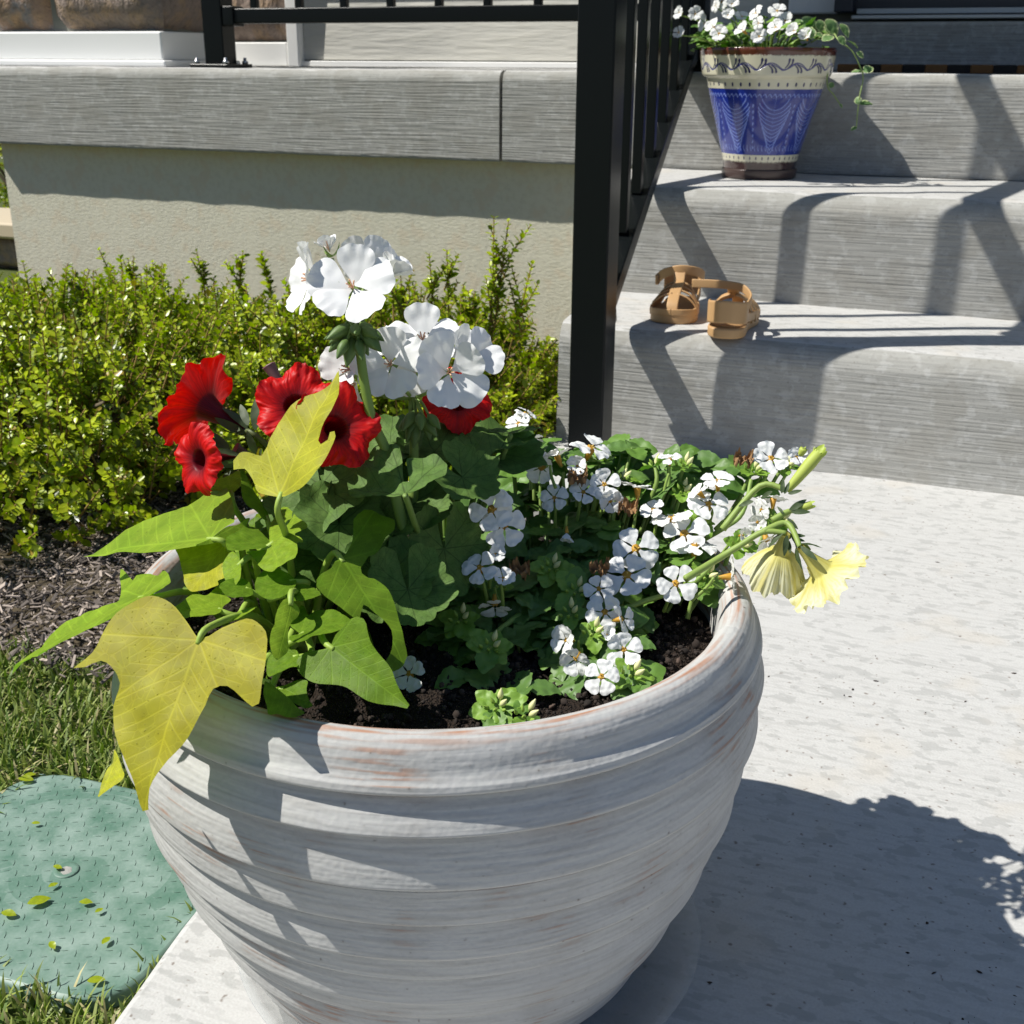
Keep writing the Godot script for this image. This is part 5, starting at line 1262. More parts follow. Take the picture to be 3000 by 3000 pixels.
	for i in 30000:
		var x := rng.randf_range(-1.9, -0.56); var z := rng.randf_range(-1.45, -0.84) + 0.04 * nz.get_noise_1d(i * 0.37)
		if x > edge_x(z) - 0.01: continue
		var l := 0.004 + 0.013 * pow(rng.randf(), 2.5)
		var b := Basis(Vector3.UP, rng.randf() * TAU) * Basis(Vector3.RIGHT, rng.randf_range(-0.9, 0.9)) * Basis(Vector3.BACK, rng.randf_range(-0.7, 0.7))
		where.append(Transform3D(b.scaled_local(Vector3(l, l * 0.7, l * rng.randf_range(0.4, 1.0))), Vector3(x, -0.036 + rng.randf_range(0, 0.012), z)))
		var g := 0.06 + 0.42 * pow(rng.randf(), 1.6)
		tints.append(Color(g * 1.15, g * 0.95, g * 0.8))
	tag(copies("mulch", chip, M.chip, where, tints), "weathered bark mulch under the boxwood", "mulch", "", "stuff")
	make_lid()

func make_lid() -> void:
	var t := thing("valve_box_lid", "dusty green plastic valve box lid set in the lawn", "valve lid", Vector3(-0.602, -0.058, -0.586), "", 0.06)
	var o := rounded(0.25, 0.228, 0.045, 8)
	var flat := Transform3D(Basis(Vector3.RIGHT, Vector3.FORWARD, Vector3.UP), Vector3(0, -0.01, 0))
	# dusty film with wiped arcs, drawn over the lid in its own layout
	var s := 512
	var film := grain(s, 0.012, 81); var fleck := grain(s, 0.12, 82)
	var img := Image.create(s, s, false, Image.FORMAT_RGB8)
	for j in s:
		for i in s:
			var p := Vector2(i / float(s) - 0.5, j / float(s) - 0.5) * 0.25
			var dust := clampf(0.45 + (film[j * s + i] / 255.0 - 0.5) * 0.9 + (fleck[j * s + i] / 255.0 - 0.5) * 0.25, 0.0, 1.0)
			for w in [[0.0, 0.0, 0.03, 0.012, 0.4, 2.6], [-0.035, 0.012, 0.032, 0.006, 1.2, 3.4], [0.04, -0.01, 0.05, 0.009, -0.9, 0.5], [-0.02, 0.0, 0.095, 0.004, -2.4, -1.2], [-0.02, 0.0, 0.103, 0.003, -2.3, -1.4], [-0.07, -0.01, 0.028, 0.003, 0.6, 2.4], [-0.07, -0.012, 0.036, 0.002, 0.7, 2.2]]:
				var q := p - Vector2(w[0], w[1])
				var a := q.angle()
				if absf(q.length() - w[2]) < w[3] and a > w[4] and a < w[5]:
					dust *= 0.25 + 0.3 * fleck[j * s + i] / 255.0
			if (p - Vector2(0.012, 0.0)).length() < 0.022: dust *= 0.5
			var c := Color(0.085, 0.18, 0.13).lerp(Color(0.28, 0.37, 0.325), dust)
			img.set_pixel(i, j, Color(c.r, c.g, c.b).linear_to_srgb())
	var m := StandardMaterial3D.new()
	m.albedo_texture = ImageTexture.create_from_image(img)
	m.roughness = 0.5
	m.uv1_triplanar = true
	m.uv1_scale = Vector3.ONE / 0.25
	m.uv1_offset = Vector3(0.5, 0.5, 0.5)
	put("cover", prism(o, flat, 0.03, 0.004), m, t)
	# raised tread bars, alternating in direction
	var st := SurfaceTool.new(); st.begin(Mesh.PRIMITIVE_TRIANGLES)
	var barm := prism(PackedVector2Array([Vector2(-0.0035, 0), Vector2(0, -0.0007), Vector2(0.0035, 0), Vector2(0, 0.0007)]), flat, 0.0008, 0.0002)
	for j in 22:
		for i in 24:
			var p := Vector3(-0.115 + i * 0.01, 0.0297, -0.105 + j * 0.01)
			if Vector2(p.x - 0.0, p.z).length() < 0.012: continue
			st.append_from(barm, 0, Transform3D(Basis(Vector3.UP, 0.25 if (i + j) % 2 else -1.05), p))
	var tr := put("tread", st.commit(), m, t)
	tr.set_meta("kind", "stuff")
	put("bolt_hole", lathe([Vector2(0.0095, 0.0), Vector2(0.0095, 0.0014), Vector2(0.0065, 0.0014), Vector2(0.0058, 0.0006), Vector2(0.0001, 0.0006)], 24), m, t, Transform3D(Basis.IDENTITY, Vector3(0, 0.0198, 0)))
	put("grit_plug", lathe([Vector2(0.0055, -0.0004), Vector2(0.004, 0.0004), Vector2(0.002, 0.0003), Vector2(0.0001, 0.0005)], 14, 0.1), M.riser, t, Transform3D(Basis.IDENTITY, Vector3(0, 0.0204, 0)))
	# fallen boxwood leaves on the lid
	var lf := mirror([[0, 0], [0.15, 0.16], [0.4, 0.27], [0.7, 0.22], [0.92, 0.08], [1, 0]])
	var k := 0
	for p in [Vector3(-0.7243, -0.0360, -0.6675), Vector3(-0.7226, -0.0360, -0.6726), Vector3(-0.6118, -0.0360, -0.5833), Vector3(-0.5974, -0.0360, -0.5618), Vector3(-0.5978, -0.0360, -0.5401), Vector3(-0.5642, -0.0360, -0.5569), Vector3(-0.5454, -0.0360, -0.5518), Vector3(-0.5183, -0.0360, -0.5265), Vector3(-0.5034, -0.0360, -0.4933), Vector3(-0.6091, -0.0360, -0.5261), Vector3(-0.6673, -0.0360, -0.6208), Vector3(-0.5542, -0.0360, -0.5149)]:
		var len_ : float = [0.014, 0.01, 0.008, 0.008, 0.017, 0.01, 0.007, 0.009, 0.012, 0.012, 0.007, 0.009][k]
		var mm := blade(lf, 1.0, {"cells": 7, "fold": 0.25, "droop": 0.1, "seed": k}, Color(0.42, 0.48, 0.02), Color(0.30, 0.36, 0.02))
		var a: float = [0.3, 0.8, 0.1, 1.2, 0.9, 0.4, 1.3, 1.6, 0.6, 0.2, 0.5, -0.5][k]
		var leaf := put("fallen_leaf", mm, M.box_leaf, null, Transform3D(Basis(Vector3.UP, a) * Basis(Vector3.RIGHT, -PI / 2 + 0.12), p + Vector3(0, 0.0012 + len_ * 0.06, 0)).scaled_local(Vector3.ONE * len_))
		tag(leaf, ["narrow yellow green leaf at the back rim of the valve lid", "short yellow green leaf touching the narrow one at the back rim of the valve lid", "yellow green leaf touching the bolt hole of the valve lid", "small yellow green leaf just in front of the valve lid bolt hole", "largest yellow green leaf lying on the valve lid", "rounded green leaf beside the largest leaf on the valve lid", "tiny dull leaf between the rounded leaf and the walkway on the valve lid", "narrow leaf closest to the walkway edge on the valve lid", "pale yellow leaf by the front edge of the valve lid", "yellow leaf on the valve lid at the left border of the picture", "tiny leaf alone in the back half of the valve lid", "thin yellow leaf in the front half of the valve lid"][k], "leaf", "leaves fallen on the valve lid")
		k += 1

# ---------------------------------------------------------------- the big planter
func ridge_profile() -> Array:
	# outside from the foot up, with throwing ridges: each band swells downward and ends in a small ledge
	var keys := [Vector2(0.110, 0.006), Vector2(0.129, 0.03), Vector2(0.149, 0.07), Vector2(0.1655, 0.11), Vector2(0.1775, 0.15), Vector2(0.1855, 0.19), Vector2(0.1875, 0.22), Vector2(0.1855, 0.245)]
	var marks := [0.006, 0.028, 0.046, 0.062, 0.083, 0.098, 0.121, 0.138, 0.163, 0.187, 0.219, 0.240, 0.262]
	var deep := [0.0, 0.0055, 0.0034, 0.0068, 0.003, 0.0070, 0.004, 0.0074, 0.0040, 0.0080, 0.0080, 0.0062, 0.0]
	var out := [Vector2(0.0001, 0.006), Vector2(0.10, 0.006)]
	var n := 260
	for i in n + 1:
		var y := lerpf(0.0075, 0.247, float(i) / n)
		var r := 0.0
		for k in keys.size() - 1:
			if y >= keys[k].y and y <= keys[k + 1].y:
				var f: float = (y - keys[k].y) / (keys[k + 1].y - keys[k].y)
				r = cubic_interpolate(keys[k].x, keys[k + 1].x, keys[maxi(k - 1, 0)].x, keys[mini(k + 2, keys.size() - 1)].x, f)
		if y > 0.245: r = 0.1855
		for k in marks.size() - 1:
			if y >= marks[k] and y < marks[k + 1]:
				var f: float = (y - marks[k]) / (marks[k + 1] - marks[k])     # 0 at the ledge, 1 at the top of the band
				var ease := smoothstep(0.0, 0.14, f)
				r += deep[k] * (ease * (0.55 * (1.0 - f) + 0.45 * cos(f * PI * 0.5)) - 0.45)
		out.append(Vector2(r, y))
	# rolled rim and the inside down to the soil
	for p in [[0.1845, 0.2495], [0.1835, 0.2535], [0.1825, 0.258], [0.1808, 0.2622], [0.1778, 0.2655], [0.1738, 0.267], [0.1695, 0.2662], [0.1660, 0.2635], [0.1635, 0.2595], [0.1620, 0.254], [0.1612, 0.245], [0.160, 0.22], [0.155, 0.20]]:
		out.append(Vector2(p[0], p[1]))
	return out

func make_planter() -> void:
	var prof := ridge_profile()
	# whitewashed clay: brush streaks round the pot, paint rubbed off along the ledges and the rim down to red clay
	var w := 1536; var h := 768
	var streak := FastNoiseLite.new(); streak.seed = 91; streak.frequency = 0.2; streak.fractal_octaves = 4
	var si := streak.get_seamless_image(96, h); si.resize(w, h, Image.INTERPOLATE_CUBIC); si.convert(Image.FORMAT_L8)
	var sb := si.get_data()
	var cl := FastNoiseLite.new(); cl.seed = 92; cl.frequency = 0.008; cl.fractal_octaves = 5
	var ci := cl.get_seamless_image(w, h); ci.convert(Image.FORMAT_L8)
	var cb := ci.get_data()
	var sp := FastNoiseLite.new(); sp.seed = 93; sp.frequency = 0.15; sp.fractal_octaves = 2
	var pi_ := sp.get_seamless_image(w, h); pi_.convert(Image.FORMAT_L8)
	var pb := pi_.get_data()
	# where along the outline each ledge sits
	var along := [0.0]; var total := 0.0
	for i in range(1, prof.size()):
		total += (prof[i] - prof[i - 1]).length(); along.append(total)
	var rows := PackedFloat32Array(); rows.resize(h)
	var rimness := PackedFloat32Array(); rimness.resize(h)
	var marks := [0.028, 0.046, 0.062, 0.083, 0.098, 0.121, 0.138, 0.163, 0.187, 0.219, 0.240]
	var strong := [0.6, 0.4, 0.8, 0.5, 0.7, 0.5, 0.9, 0.6, 1.2, 1.2, 0.8]
	for j in h:
		var d := (1.0 - float(j) / h) * total
		var y := 0.0; var r := 0.0
		for i in range(1, prof.size()):
			if along[i] >= d:
				var f: float = (d - along[i - 1]) / maxf(along[i] - along[i - 1], 1e-6)
				y = lerpf(prof[i - 1].y, prof[i].y, f); r = lerpf(prof[i - 1].x, prof[i].x, f)
				break
		for k in marks.size():
			var e: float = (y - marks[k] - 0.0004) / 0.0011
			rows[j] = maxf(rows[j], strong[k] * exp(-e * e * 1.6))
		if y > 0.252 and r < 0.182: rimness[j] = clampf(1.0 - absf(r - 0.172) / 0.010, 0.0, 1.0)
	var out := PackedByteArray(); out.resize(w * h * 3)
	var white := Color(0.50, 0.497, 0.485); var worn := Color(0.34, 0.33, 0.31); var clay := Color(0.42, 0.17, 0.075); var dark := Color(0.13, 0.10, 0.08)
	for j in h:
		for i in w:
			var k := j * w + i
			var s: float = sb[k] / 255.0; var c: float = cb[k] / 255.0; var p: float = pb[k] / 255.0
			var col := white.lerp(worn, clampf((s - 0.42) * 2.4, 0.0, 0.85) * 0.5 + clampf((c - 0.48) * 2.2, 0.0, 0.7) * 0.55 + clampf((p - 0.6) * 1.5, 0.0, 0.4) * 0.4)
			var rub := rows[j] * clampf((c - 0.30) * 3.0, 0.0, 1.0) * (0.55 + 0.6 * s)
			rub = maxf(rub, rimness[j] * clampf((s - 0.42) * 3.2, 0.0, 1.0) * clampf((c - 0.32) * 4.0, 0.0, 0.9))
			rub = maxf(rub, clampf((c - 0.62) * 5.0, 0.0, 1.0) * clampf((s - 0.60) * 7.0, 0.0, 0.5))
			col = col.lerp(clay, clampf(rub, 0.0, 0.85))
			if p > 0.89: col = col.lerp(dark, clampf((p - 0.89) * 12.0, 0.0, 0.7))
			if rows[j] > 0.25 and s > 0.66: col = col.lerp(dark, 0.35)
			col = Color(col.r, col.g, col.b).linear_to_srgb()
			out[k * 3] = int(col.r * 255); out[k * 3 + 1] = int(col.g * 255); out[k * 3 + 2] = int(col.b * 255)
	var m := StandardMaterial3D.new()
	m.albedo_texture = ImageTexture.create_from_image(Image.create_from_data(w, h, false, Image.FORMAT_RGB8, out))
	var hb := PackedByteArray(); hb.resize(w * h)
	for k in w * h: hb[k] = clampi(int(sb[k] * 0.6 + pb[k] * 0.4), 0, 255)
	m.heightmap_enabled = true
	m.heightmap_texture = ImageTexture.create_from_image(Image.create_from_data(w, h, false, Image.FORMAT_L8, hb))
	m.heightmap_scale = 0.06
	m.roughness = 0.72
	m.metallic_specular = 0.4
	var t := thing("clay_planter", "large whitewashed clay planter with turned ridges and worn rim", "planter", POT)
	put("pot", lathe(prof, 160, 0.0022), m, t)
	var cm := mat(Color(0.66, 0.69, 0.70), 0.14, {"transparency": BaseMaterial3D.TRANSPARENCY_ALPHA})
	cm.albedo_color.a = 0.26
	var sau := thing("plant_saucer", "clear plastic saucer under the large planter", "saucer", POT + Vector3(0.016, 0.0, 0.0))
	put("dish", lathe([Vector2(0.0001, 0.0015), Vector2(0.105, 0.0015), Vector2(0.122, 0.004), Vector2(0.144, 0.026), Vector2(0.150, 0.028), Vector2(0.150, 0.029), Vector2(0.143, 0.0275), Vector2(0.121, 0.0055), Vector2(0.105, 0.003), Vector2(0.0001, 0.003)], 96, 0.002), cm, sau)
	# potting soil
	var so := thing("potting_soil", "dark crumbly potting soil filling the large planter", "soil", POT + Vector3(0, 0.236, 0))
	var v := PackedVector3Array(); var idx := PackedInt32Array()
	var nz := FastNoiseLite.new(); nz.seed = 12; nz.frequency = 30.0; nz.fractal_octaves = 4
	for j in 41:
		for i in 80:
			var a := TAU * i / 80.0; var r := 0.1605 * j / 40.0
			var x := cos(a) * r; var z := sin(a) * r
			v.append(Vector3(x, 0.007 * nz.get_noise_2d(x, z) + 0.004 * (1.0 - j / 40.0), z))
	for j in 40:
		for i in 80:
			var a := j * 80 + i; var b := j * 80 + (i + 1) % 80
			idx.append_array([a, b, a + 80, b, b + 80, a + 80])
	put("surface", build(v, idx), M.soil, so)
	rng.seed = 31
	var where := []; var tints := []
	for i in 9000:
		var a := rng.randf() * TAU; var r := 0.156 * sqrt(rng.randf())
		var l := 0.0009 + 0.0042 * pow(rng.randf(), 4.0)
		var b := Basis.from_euler(Vector3(rng.randf() * TAU, rng.randf() * TAU, rng.randf() * TAU))
		var at := Vector3(cos(a) * r, 0, sin(a) * r)
		at.y = 0.007 * nz.get_noise_2d(at.x, at.z) + 0.003
		where.append(Transform3D(b.scaled_local(Vector3(l, l * rng.randf_range(0.5, 1.0), l * rng.randf_range(0.5, 1.4))), at))
		var g := rng.randf_range(0.008, 0.032)
		if rng.randf() < 0.04: g = rng.randf_range(0.05, 0.10)
		tints.append(Color(g * 1.25, g * 0.85, g * 0.66))
	copies("crumbs", lump(5), M.chip, where, tints, so)

func lump(seed_: int) -> ArrayMesh:
	var sp := SphereMesh.new(); sp.radius = 0.5; sp.height = 1.0; sp.radial_segments = 7; sp.rings = 4
	var st := SurfaceTool.new(); st.create_from(sp, 0)
	var arr := st.commit_to_arrays()
	var v: PackedVector3Array = arr[Mesh.ARRAY_VERTEX]
	var nz := FastNoiseLite.new(); nz.seed = seed_; nz.frequency = 1.6
	for i in v.size(): v[i] *= 1.0 + 0.7 * nz.get_noise_3dv(v[i])
	arr[Mesh.ARRAY_VERTEX] = v
	var m := ArrayMesh.new()
	m.add_surface_from_arrays(Mesh.PRIMITIVE_TRIANGLES, arr)
	return m

# ---------------------------------------------------------------- sweet potato vine
func make_vine() -> void:
	var tex := ImageTexture.create_from_image(vein_picture(640, false, 0.87, 1.0, 7))
	M.vine = leafy(0.5, Color(0.75, 0.9, 0.25), {"albedo_texture": tex, "metallic_specular": 0.3, "heightmap_enabled": true, "heightmap_texture": tex, "heightmap_scale": -0.06})
	var root := POT + Vector3(-0.075, 0.238, 0.045)
	var t := thing("sweet_potato_vine", "sweet potato vine with large lime and yellow lobed leaves spilling over the planter rim", "plant", root)
	var yellow := [Color(0.66, 0.63, 0.05), Color(0.60, 0.60, 0.04)]
	var lime := [Color(0.39, 0.56, 0.045), Color(0.32, 0.50, 0.035)]
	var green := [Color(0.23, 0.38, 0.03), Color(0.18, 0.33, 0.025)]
	var gold := [Color(0.55, 0.48, 0.035), Color(0.58, 0.53, 0.05)]
	var tones := {"y": yellow, "l": lime, "g": green, "o": gold}
	var k := 0
	for L in VINE:
		var o := PackedVector2Array()
		var pts: Array = L.o
		for i in range(0, pts.size(), 2): o.append(Vector2(pts[i], pts[i + 1]) * 0.001)
		var c: Array = tones[L.c]
		var how := {"cells": 17.0, "fold": L.fold, "droop": L.droop, "wave": 0.022, "veins": 0.006, "seed": 300 + k, "freq": 2.4}
		var xf := Transform3D(Basis(L.x, L.y, L.z), L.b - root)
		var m := blade(o, L.n, how, c[0], c[1])
		put("leaf", m, M.vine, t, xf)
		var foot: Vector3 = Vector3(clampf(L.b.x - root.x, -0.05, 0.05) * 0.5, 0, clampf(L.b.z - root.z, -0.05, 0.05) * 0.5)
		var b: Vector3 = L.b - root
		if L.get("stalk", 1) == 1:
			put("stalk", stem([foot, foot.lerp(b, 0.45) + Vector3(0, 0.012 + 0.1 * absf(b.y), 0), b - L.x * 0.008 - L.z * 0.004, b + L.x * 0.002 - L.z * 0.0008], 0.0023, 0.0014, Color(0.30, 0.42, 0.07)), M.stalk, t)
		k += 1
	# stems and the deeper leaves that fill the heart of the plant
	var heart := mirror([[0, 0], [-0.1, 0.16], [-0.15, 0.34], [-0.08, 0.5], [0.06, 0.56], [0.16, 0.44], [0.30, 0.38], [0.5, 0.31], [0.72, 0.19], [0.9, 0.06], [1, 0]])
	var hm := []
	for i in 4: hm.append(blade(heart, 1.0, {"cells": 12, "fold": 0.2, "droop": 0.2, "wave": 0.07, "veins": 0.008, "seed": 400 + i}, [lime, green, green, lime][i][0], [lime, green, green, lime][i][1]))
	rng.seed = 55
	for i in 34:
		var a := rng.randf() * TAU; var r := rng.randf_range(0.01, 0.062)
		var b := Vector3(cos(a) * r, rng.randf_range(0.008, 0.055), sin(a) * r - 0.008)
		var dir := Vector3(cos(a) + rng.randf_range(-0.6, 0.6), rng.randf_range(-0.45, 0.25), sin(a) + rng.randf_range(-0.6, 0.6)).normalized()
		var l := rng.randf_range(0.026, 0.042)
		var tip := b + dir * l
		if tip.length() > 0.085 and tip.x > 0.02: continue
		if Vector2(tip.x - 0.075, tip.z + 0.045).length() > 0.152: continue
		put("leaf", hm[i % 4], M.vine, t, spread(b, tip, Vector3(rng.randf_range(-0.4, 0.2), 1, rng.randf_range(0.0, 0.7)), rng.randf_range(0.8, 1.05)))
		put("stalk", stem([Vector3(b.x * 0.35, 0, b.z * 0.35), b * 0.6 + Vector3(0, 0.012, 0), b], 0.002, 0.0012, Color(0.28, 0.40, 0.06), 6, 4), M.stalk, t)

# ---------------------------------------------------------------- geranium
func petal_set(outline: PackedVector2Array, how: Dictionary, a: Color, b: Color, n: int) -> Array:
	var out := []
	for i in n:
		var h := how.duplicate(); h["seed"] = how.get("seed", 0) + i * 7
		h["cup"] = how.get("cup", 0.0) * (0.6 + 0.5 * (i % 3)); h["droop"] = how.get("droop", 0.0) * (0.5 + 0.6 * ((i + 1) % 3))
		out.append(blade(outline, 1.0, h, a, b))
	return out

func blossom(parent: Node3D, at: Vector3, face: Vector3, roll: float, size: float, petals: Array, m: Material, spec: Dictionary, g: RandomNumberGenerator) -> Node3D:
	var f := holder("flower", parent, facing(at, face, Vector3(0, 1, 0.02).rotated(face.normalized(), roll), 1.0))
	for i in 5:
		var a: float = i * TAU / 5.0 + g.randf_range(-0.13, 0.13)
		var tilt: float = spec.get("tilt", 0.2) + g.randf_range(-0.16, 0.16)
		var s: float = size * g.randf_range(0.9, 1.08)
		var b := Basis(Vector3.BACK, a) * Basis(Vector3.UP, -tilt)
		put("petal", petals[g.randi() % petals.size()], m, f, Transform3D(b.scaled_local(Vector3(s, s * spec.get("wide", 1.0), s)), b * Vector3(size * spec.get("start", 0.05), 0, 0) + Vector3(0, 0, 0.0004 * i)))
	return f

func make_geranium() -> void:
	var tex := ImageTexture.create_from_image(vein_picture(512, true, 0.95, 0.70, 8))
	M.ger = leafy(0.62, Color(0.35, 0.55, 0.15), {"albedo_texture": tex, "metallic_specular": 0.3, "heightmap_enabled": true, "heightmap_texture": tex, "heightmap_scale": 0.05})
	var root := POT + Vector3(-0.02, 0.236, -0.045)
	var t := thing("geranium", "white geranium with two flower heads and scalloped green leaves in the planter", "plant", root)
	var g := RandomNumberGenerator.new(); g.seed = 17
	var c1 := Color(0.135, 0.23, 0.06); var c2 := Color(0.10, 0.185, 0.045)
	# traced larger leaves
	var k := 0
	for L in GERANIUM:
		var o := PackedVector2Array()
		var pts: Array = L.o
		for i in range(0, pts.size(), 2): o.append(Vector2(pts[i], pts[i + 1]) * 0.001)
		put("leaf", blade(o, L.n, {"cells": 15.0, "fold": L.fold, "droop": L.droop, "wave": 0.06, "seed": 500 + k, "freq": 3.0}, c1, c2), M.ger, t, Transform3D(Basis(L.x, L.y, L.z), L.b - root))
		put("stalk", stem([Vector3(0, 0, 0), (L.b - root) * 0.5 - Vector3(0, 0.006, 0), L.b - root - L.x * 0.002], 0.0024, 0.0016, Color(0.17, 0.27, 0.06)), M.stalk, t)
		k += 1
	var rl := []
	for i in 3: rl.append(blade(round_leaf(13 + i, 0.07, 0.16), 1.0, {"cells": 13, "cup": 0.10 + 0.1 * i, "wave": 0.05, "ruffle": 0.06, "lobes": 7.0, "seed": 520 + i}, c1, c2))
	# round leaves: centre, where the blade looks, where its notch points away to, radius
	for s in GER_ROUND:
		var xf := facing(s[0] - root, s[1], s[2], s[3])
		put("leaf", rl[k % 3], M.ger, t, xf)
		put("stalk", stem([Vector3((s[0].x - root.x) * 0.2, 0, (s[0].z - root.z) * 0.2), (s[0] - root) * 0.55, s[0] - root - s[1].normalized() * 0.003], 0.0024, 0.0015, Color(0.17, 0.27, 0.06)), M.stalk, t)
		k += 1
	# flower heads
	var po := mirror([[0, 0.03], [0.16, 0.10], [0.4, 0.31], [0.62, 0.45], [0.82, 0.43], [0.95, 0.27], [1.0, 0.08], [0.985, 0.0]])
	var petals := petal_set(po, {"cells": 12, "cup": 0.14, "droop": 0.16, "wave": 0.045, "fold": -0.10, "ruffle": 0.025, "lobes": 21.0, "freq": 1.4, "seed": 600}, Color(0.86, 0.86, 0.86), Color(0.82, 0.83, 0.83), 5)
	for H in GER_HEADS:
		var hub: Vector3 = H.hub - root
		put("flower_stalk", stem(H.stem.map(func(p): return p - root), 0.0031, 0.0024, Color(0.17, 0.27, 0.05), 9), M.stalk, t)
		for f in H.flowers:
			var at: Vector3 = f[0] - root
			var fl := blossom(t, at, f[1], f[2], f[3], petals, M.white, {"tilt": f[4], "wide": 1.05}, g)
			put("pedicel", stem([hub, hub.lerp(at, 0.5) + (at - hub).length() * 0.12 * Vector3(0, -1, 0).lerp(f[1], 0.3), at - f[1].normalized() * 0.004], 0.0011, 0.0010, Color(0.20, 0.30, 0.07), 6, 4), M.stalk, t)
			put("sepals", blade(star(5, 0.35), 0.008, {"cells": 6, "cup": 0.7, "wave": 0.02}, Color(0.22, 0.33, 0.08), Color(0.2, 0.3, 0.07)), M.stalk, fl, Transform3D(Basis.IDENTITY, Vector3(0, 0, -0.003)))
			for q in 5:
				var a := q * 1.257 + 0.4
				put("stamen", stem([Vector3.ZERO, Vector3(cos(a) * 0.0012, sin(a) * 0.0012, 0.004), Vector3(cos(a) * 0.0022, sin(a) * 0.0022, 0.0062)], 0.0003, 0.0005, Color(0.75, 0.45, 0.3), 5, 3), M.stalk, fl)
		for f in H.buds:
			var at: Vector3 = f[0] - root
			var d: Vector3 = f[1].normalized()
			put("bud", bud_mesh(), M.stalk, t, facing(at, d, Vector3(0.3, 0.5, 0.8), f[2]))
			put("pedicel", stem([hub, hub.lerp(at, 0.55) + Vector3(0, 0.003, 0), at], 0.0009, 0.0008, Color(0.16, 0.25, 0.06), 5, 4), M.stalk, t)

func star(n: int, inner: float) -> PackedVector2Array:
	var out := PackedVector2Array()
	for i in n * 2:
		var a := PI * i / n
		var r := 1.0 if i % 2 == 0 else inner
		out.append(Vector2(cos(a), sin(a)) * r * 0.008)
	return out

func bud_mesh() -> ArrayMesh:
	if not shared.has("bud"):
		var pts := []; var rad := []
		for i in 9:
			var f := i / 8.0
			pts.append(Vector3(0, 0, f)); rad.append(0.22 * sin(PI * pow(f, 0.85)) * (1.0 - 0.3 * f) + 0.035)
		shared["bud"] = tube(pts, rad, 8, Color(0.10, 0.17, 0.04))
	return shared["bud"]

# ---------------------------------------------------------------- petunias
func trumpet(length: float, r0: float, R: float, ruffle: float, seed_: int, pick: Callable, back := 0.0, frill := 0.022) -> ArrayMesh:
	# corolla along +z: narrow tube, throat, then a five-lobed flaring limb
	var segs := 180; var rings := 36
	var nz := FastNoiseLite.new(); nz.seed = seed_; nz.frequency = 1.4
	var v := PackedVector3Array(); var cols := PackedColorArray(); var idx := PackedInt32Array()
	for j in rings + 1:
		var s := float(j) / rings
		for i in segs:
			var a := TAU * i / segs
			var lobe := 1.0 - 0.15 * pow(absf(cos(a * 2.5)), 6.0)
			var r: float; var z: float
			if s < 0.5:
				var f := s / 0.5
				r = lerpf(r0, R * 0.27, pow(f, 1.7)); z = length * f
			else:
				var f := (s - 0.5) / 0.5
				r = lerpf(R * 0.27, R * lobe * (1.0 + 0.05 * nz.get_noise_2d(a * 2.0, 5.0) + frill * 0.8 * nz.get_noise_2d(cos(a) * 9.0, sin(a) * 9.0)), pow(f, 0.9))
				z = length + R * (0.26 * sin(f * PI * 0.5) - back * f * f)
				z += R * ruffle * f * f * (0.6 * sin(a * 5.0 + seed_) + 0.7 * nz.get_noise_2d(cos(a) * 2.2, sin(a) * 2.2 + f))
				z -= R * 0.10 * f * (1.0 - 0.6 * f) * pow(absf(sin(a * 2.5)), 16.0)
				z += R * frill * f * f * f * sin(a * 17.0 + 3.0 * nz.get_noise_2d(a, 2.0))
			v.append(Vector3(cos(a) * r, sin(a) * r, z))
			cols.append(pick.call(s, a, nz))
	for j in rings:
		for i in segs:
			var a := j * segs + i; var b := j * segs + (i + 1) % segs
			idx.append_array([a, b, a + segs, b, b + segs, a + segs])
	return build(v, idx, PackedVector2Array(), cols)

func strap_leaf(w: float) -> ArrayMesh:
	var key := "strap%.2f" % w
	if not shared.has(key):
		shared[key] = blade(mirror([[0, 0.03], [0.2, w * 0.8], [0.5, w], [0.8, w * 0.6], [1, 0]]), 1.0, {"cells": 9, "fold": 0.25, "droop": 0.15, "wave": 0.03}, Color(1, 1, 1), Color(0.85, 0.9, 0.85))
	return shared[key]

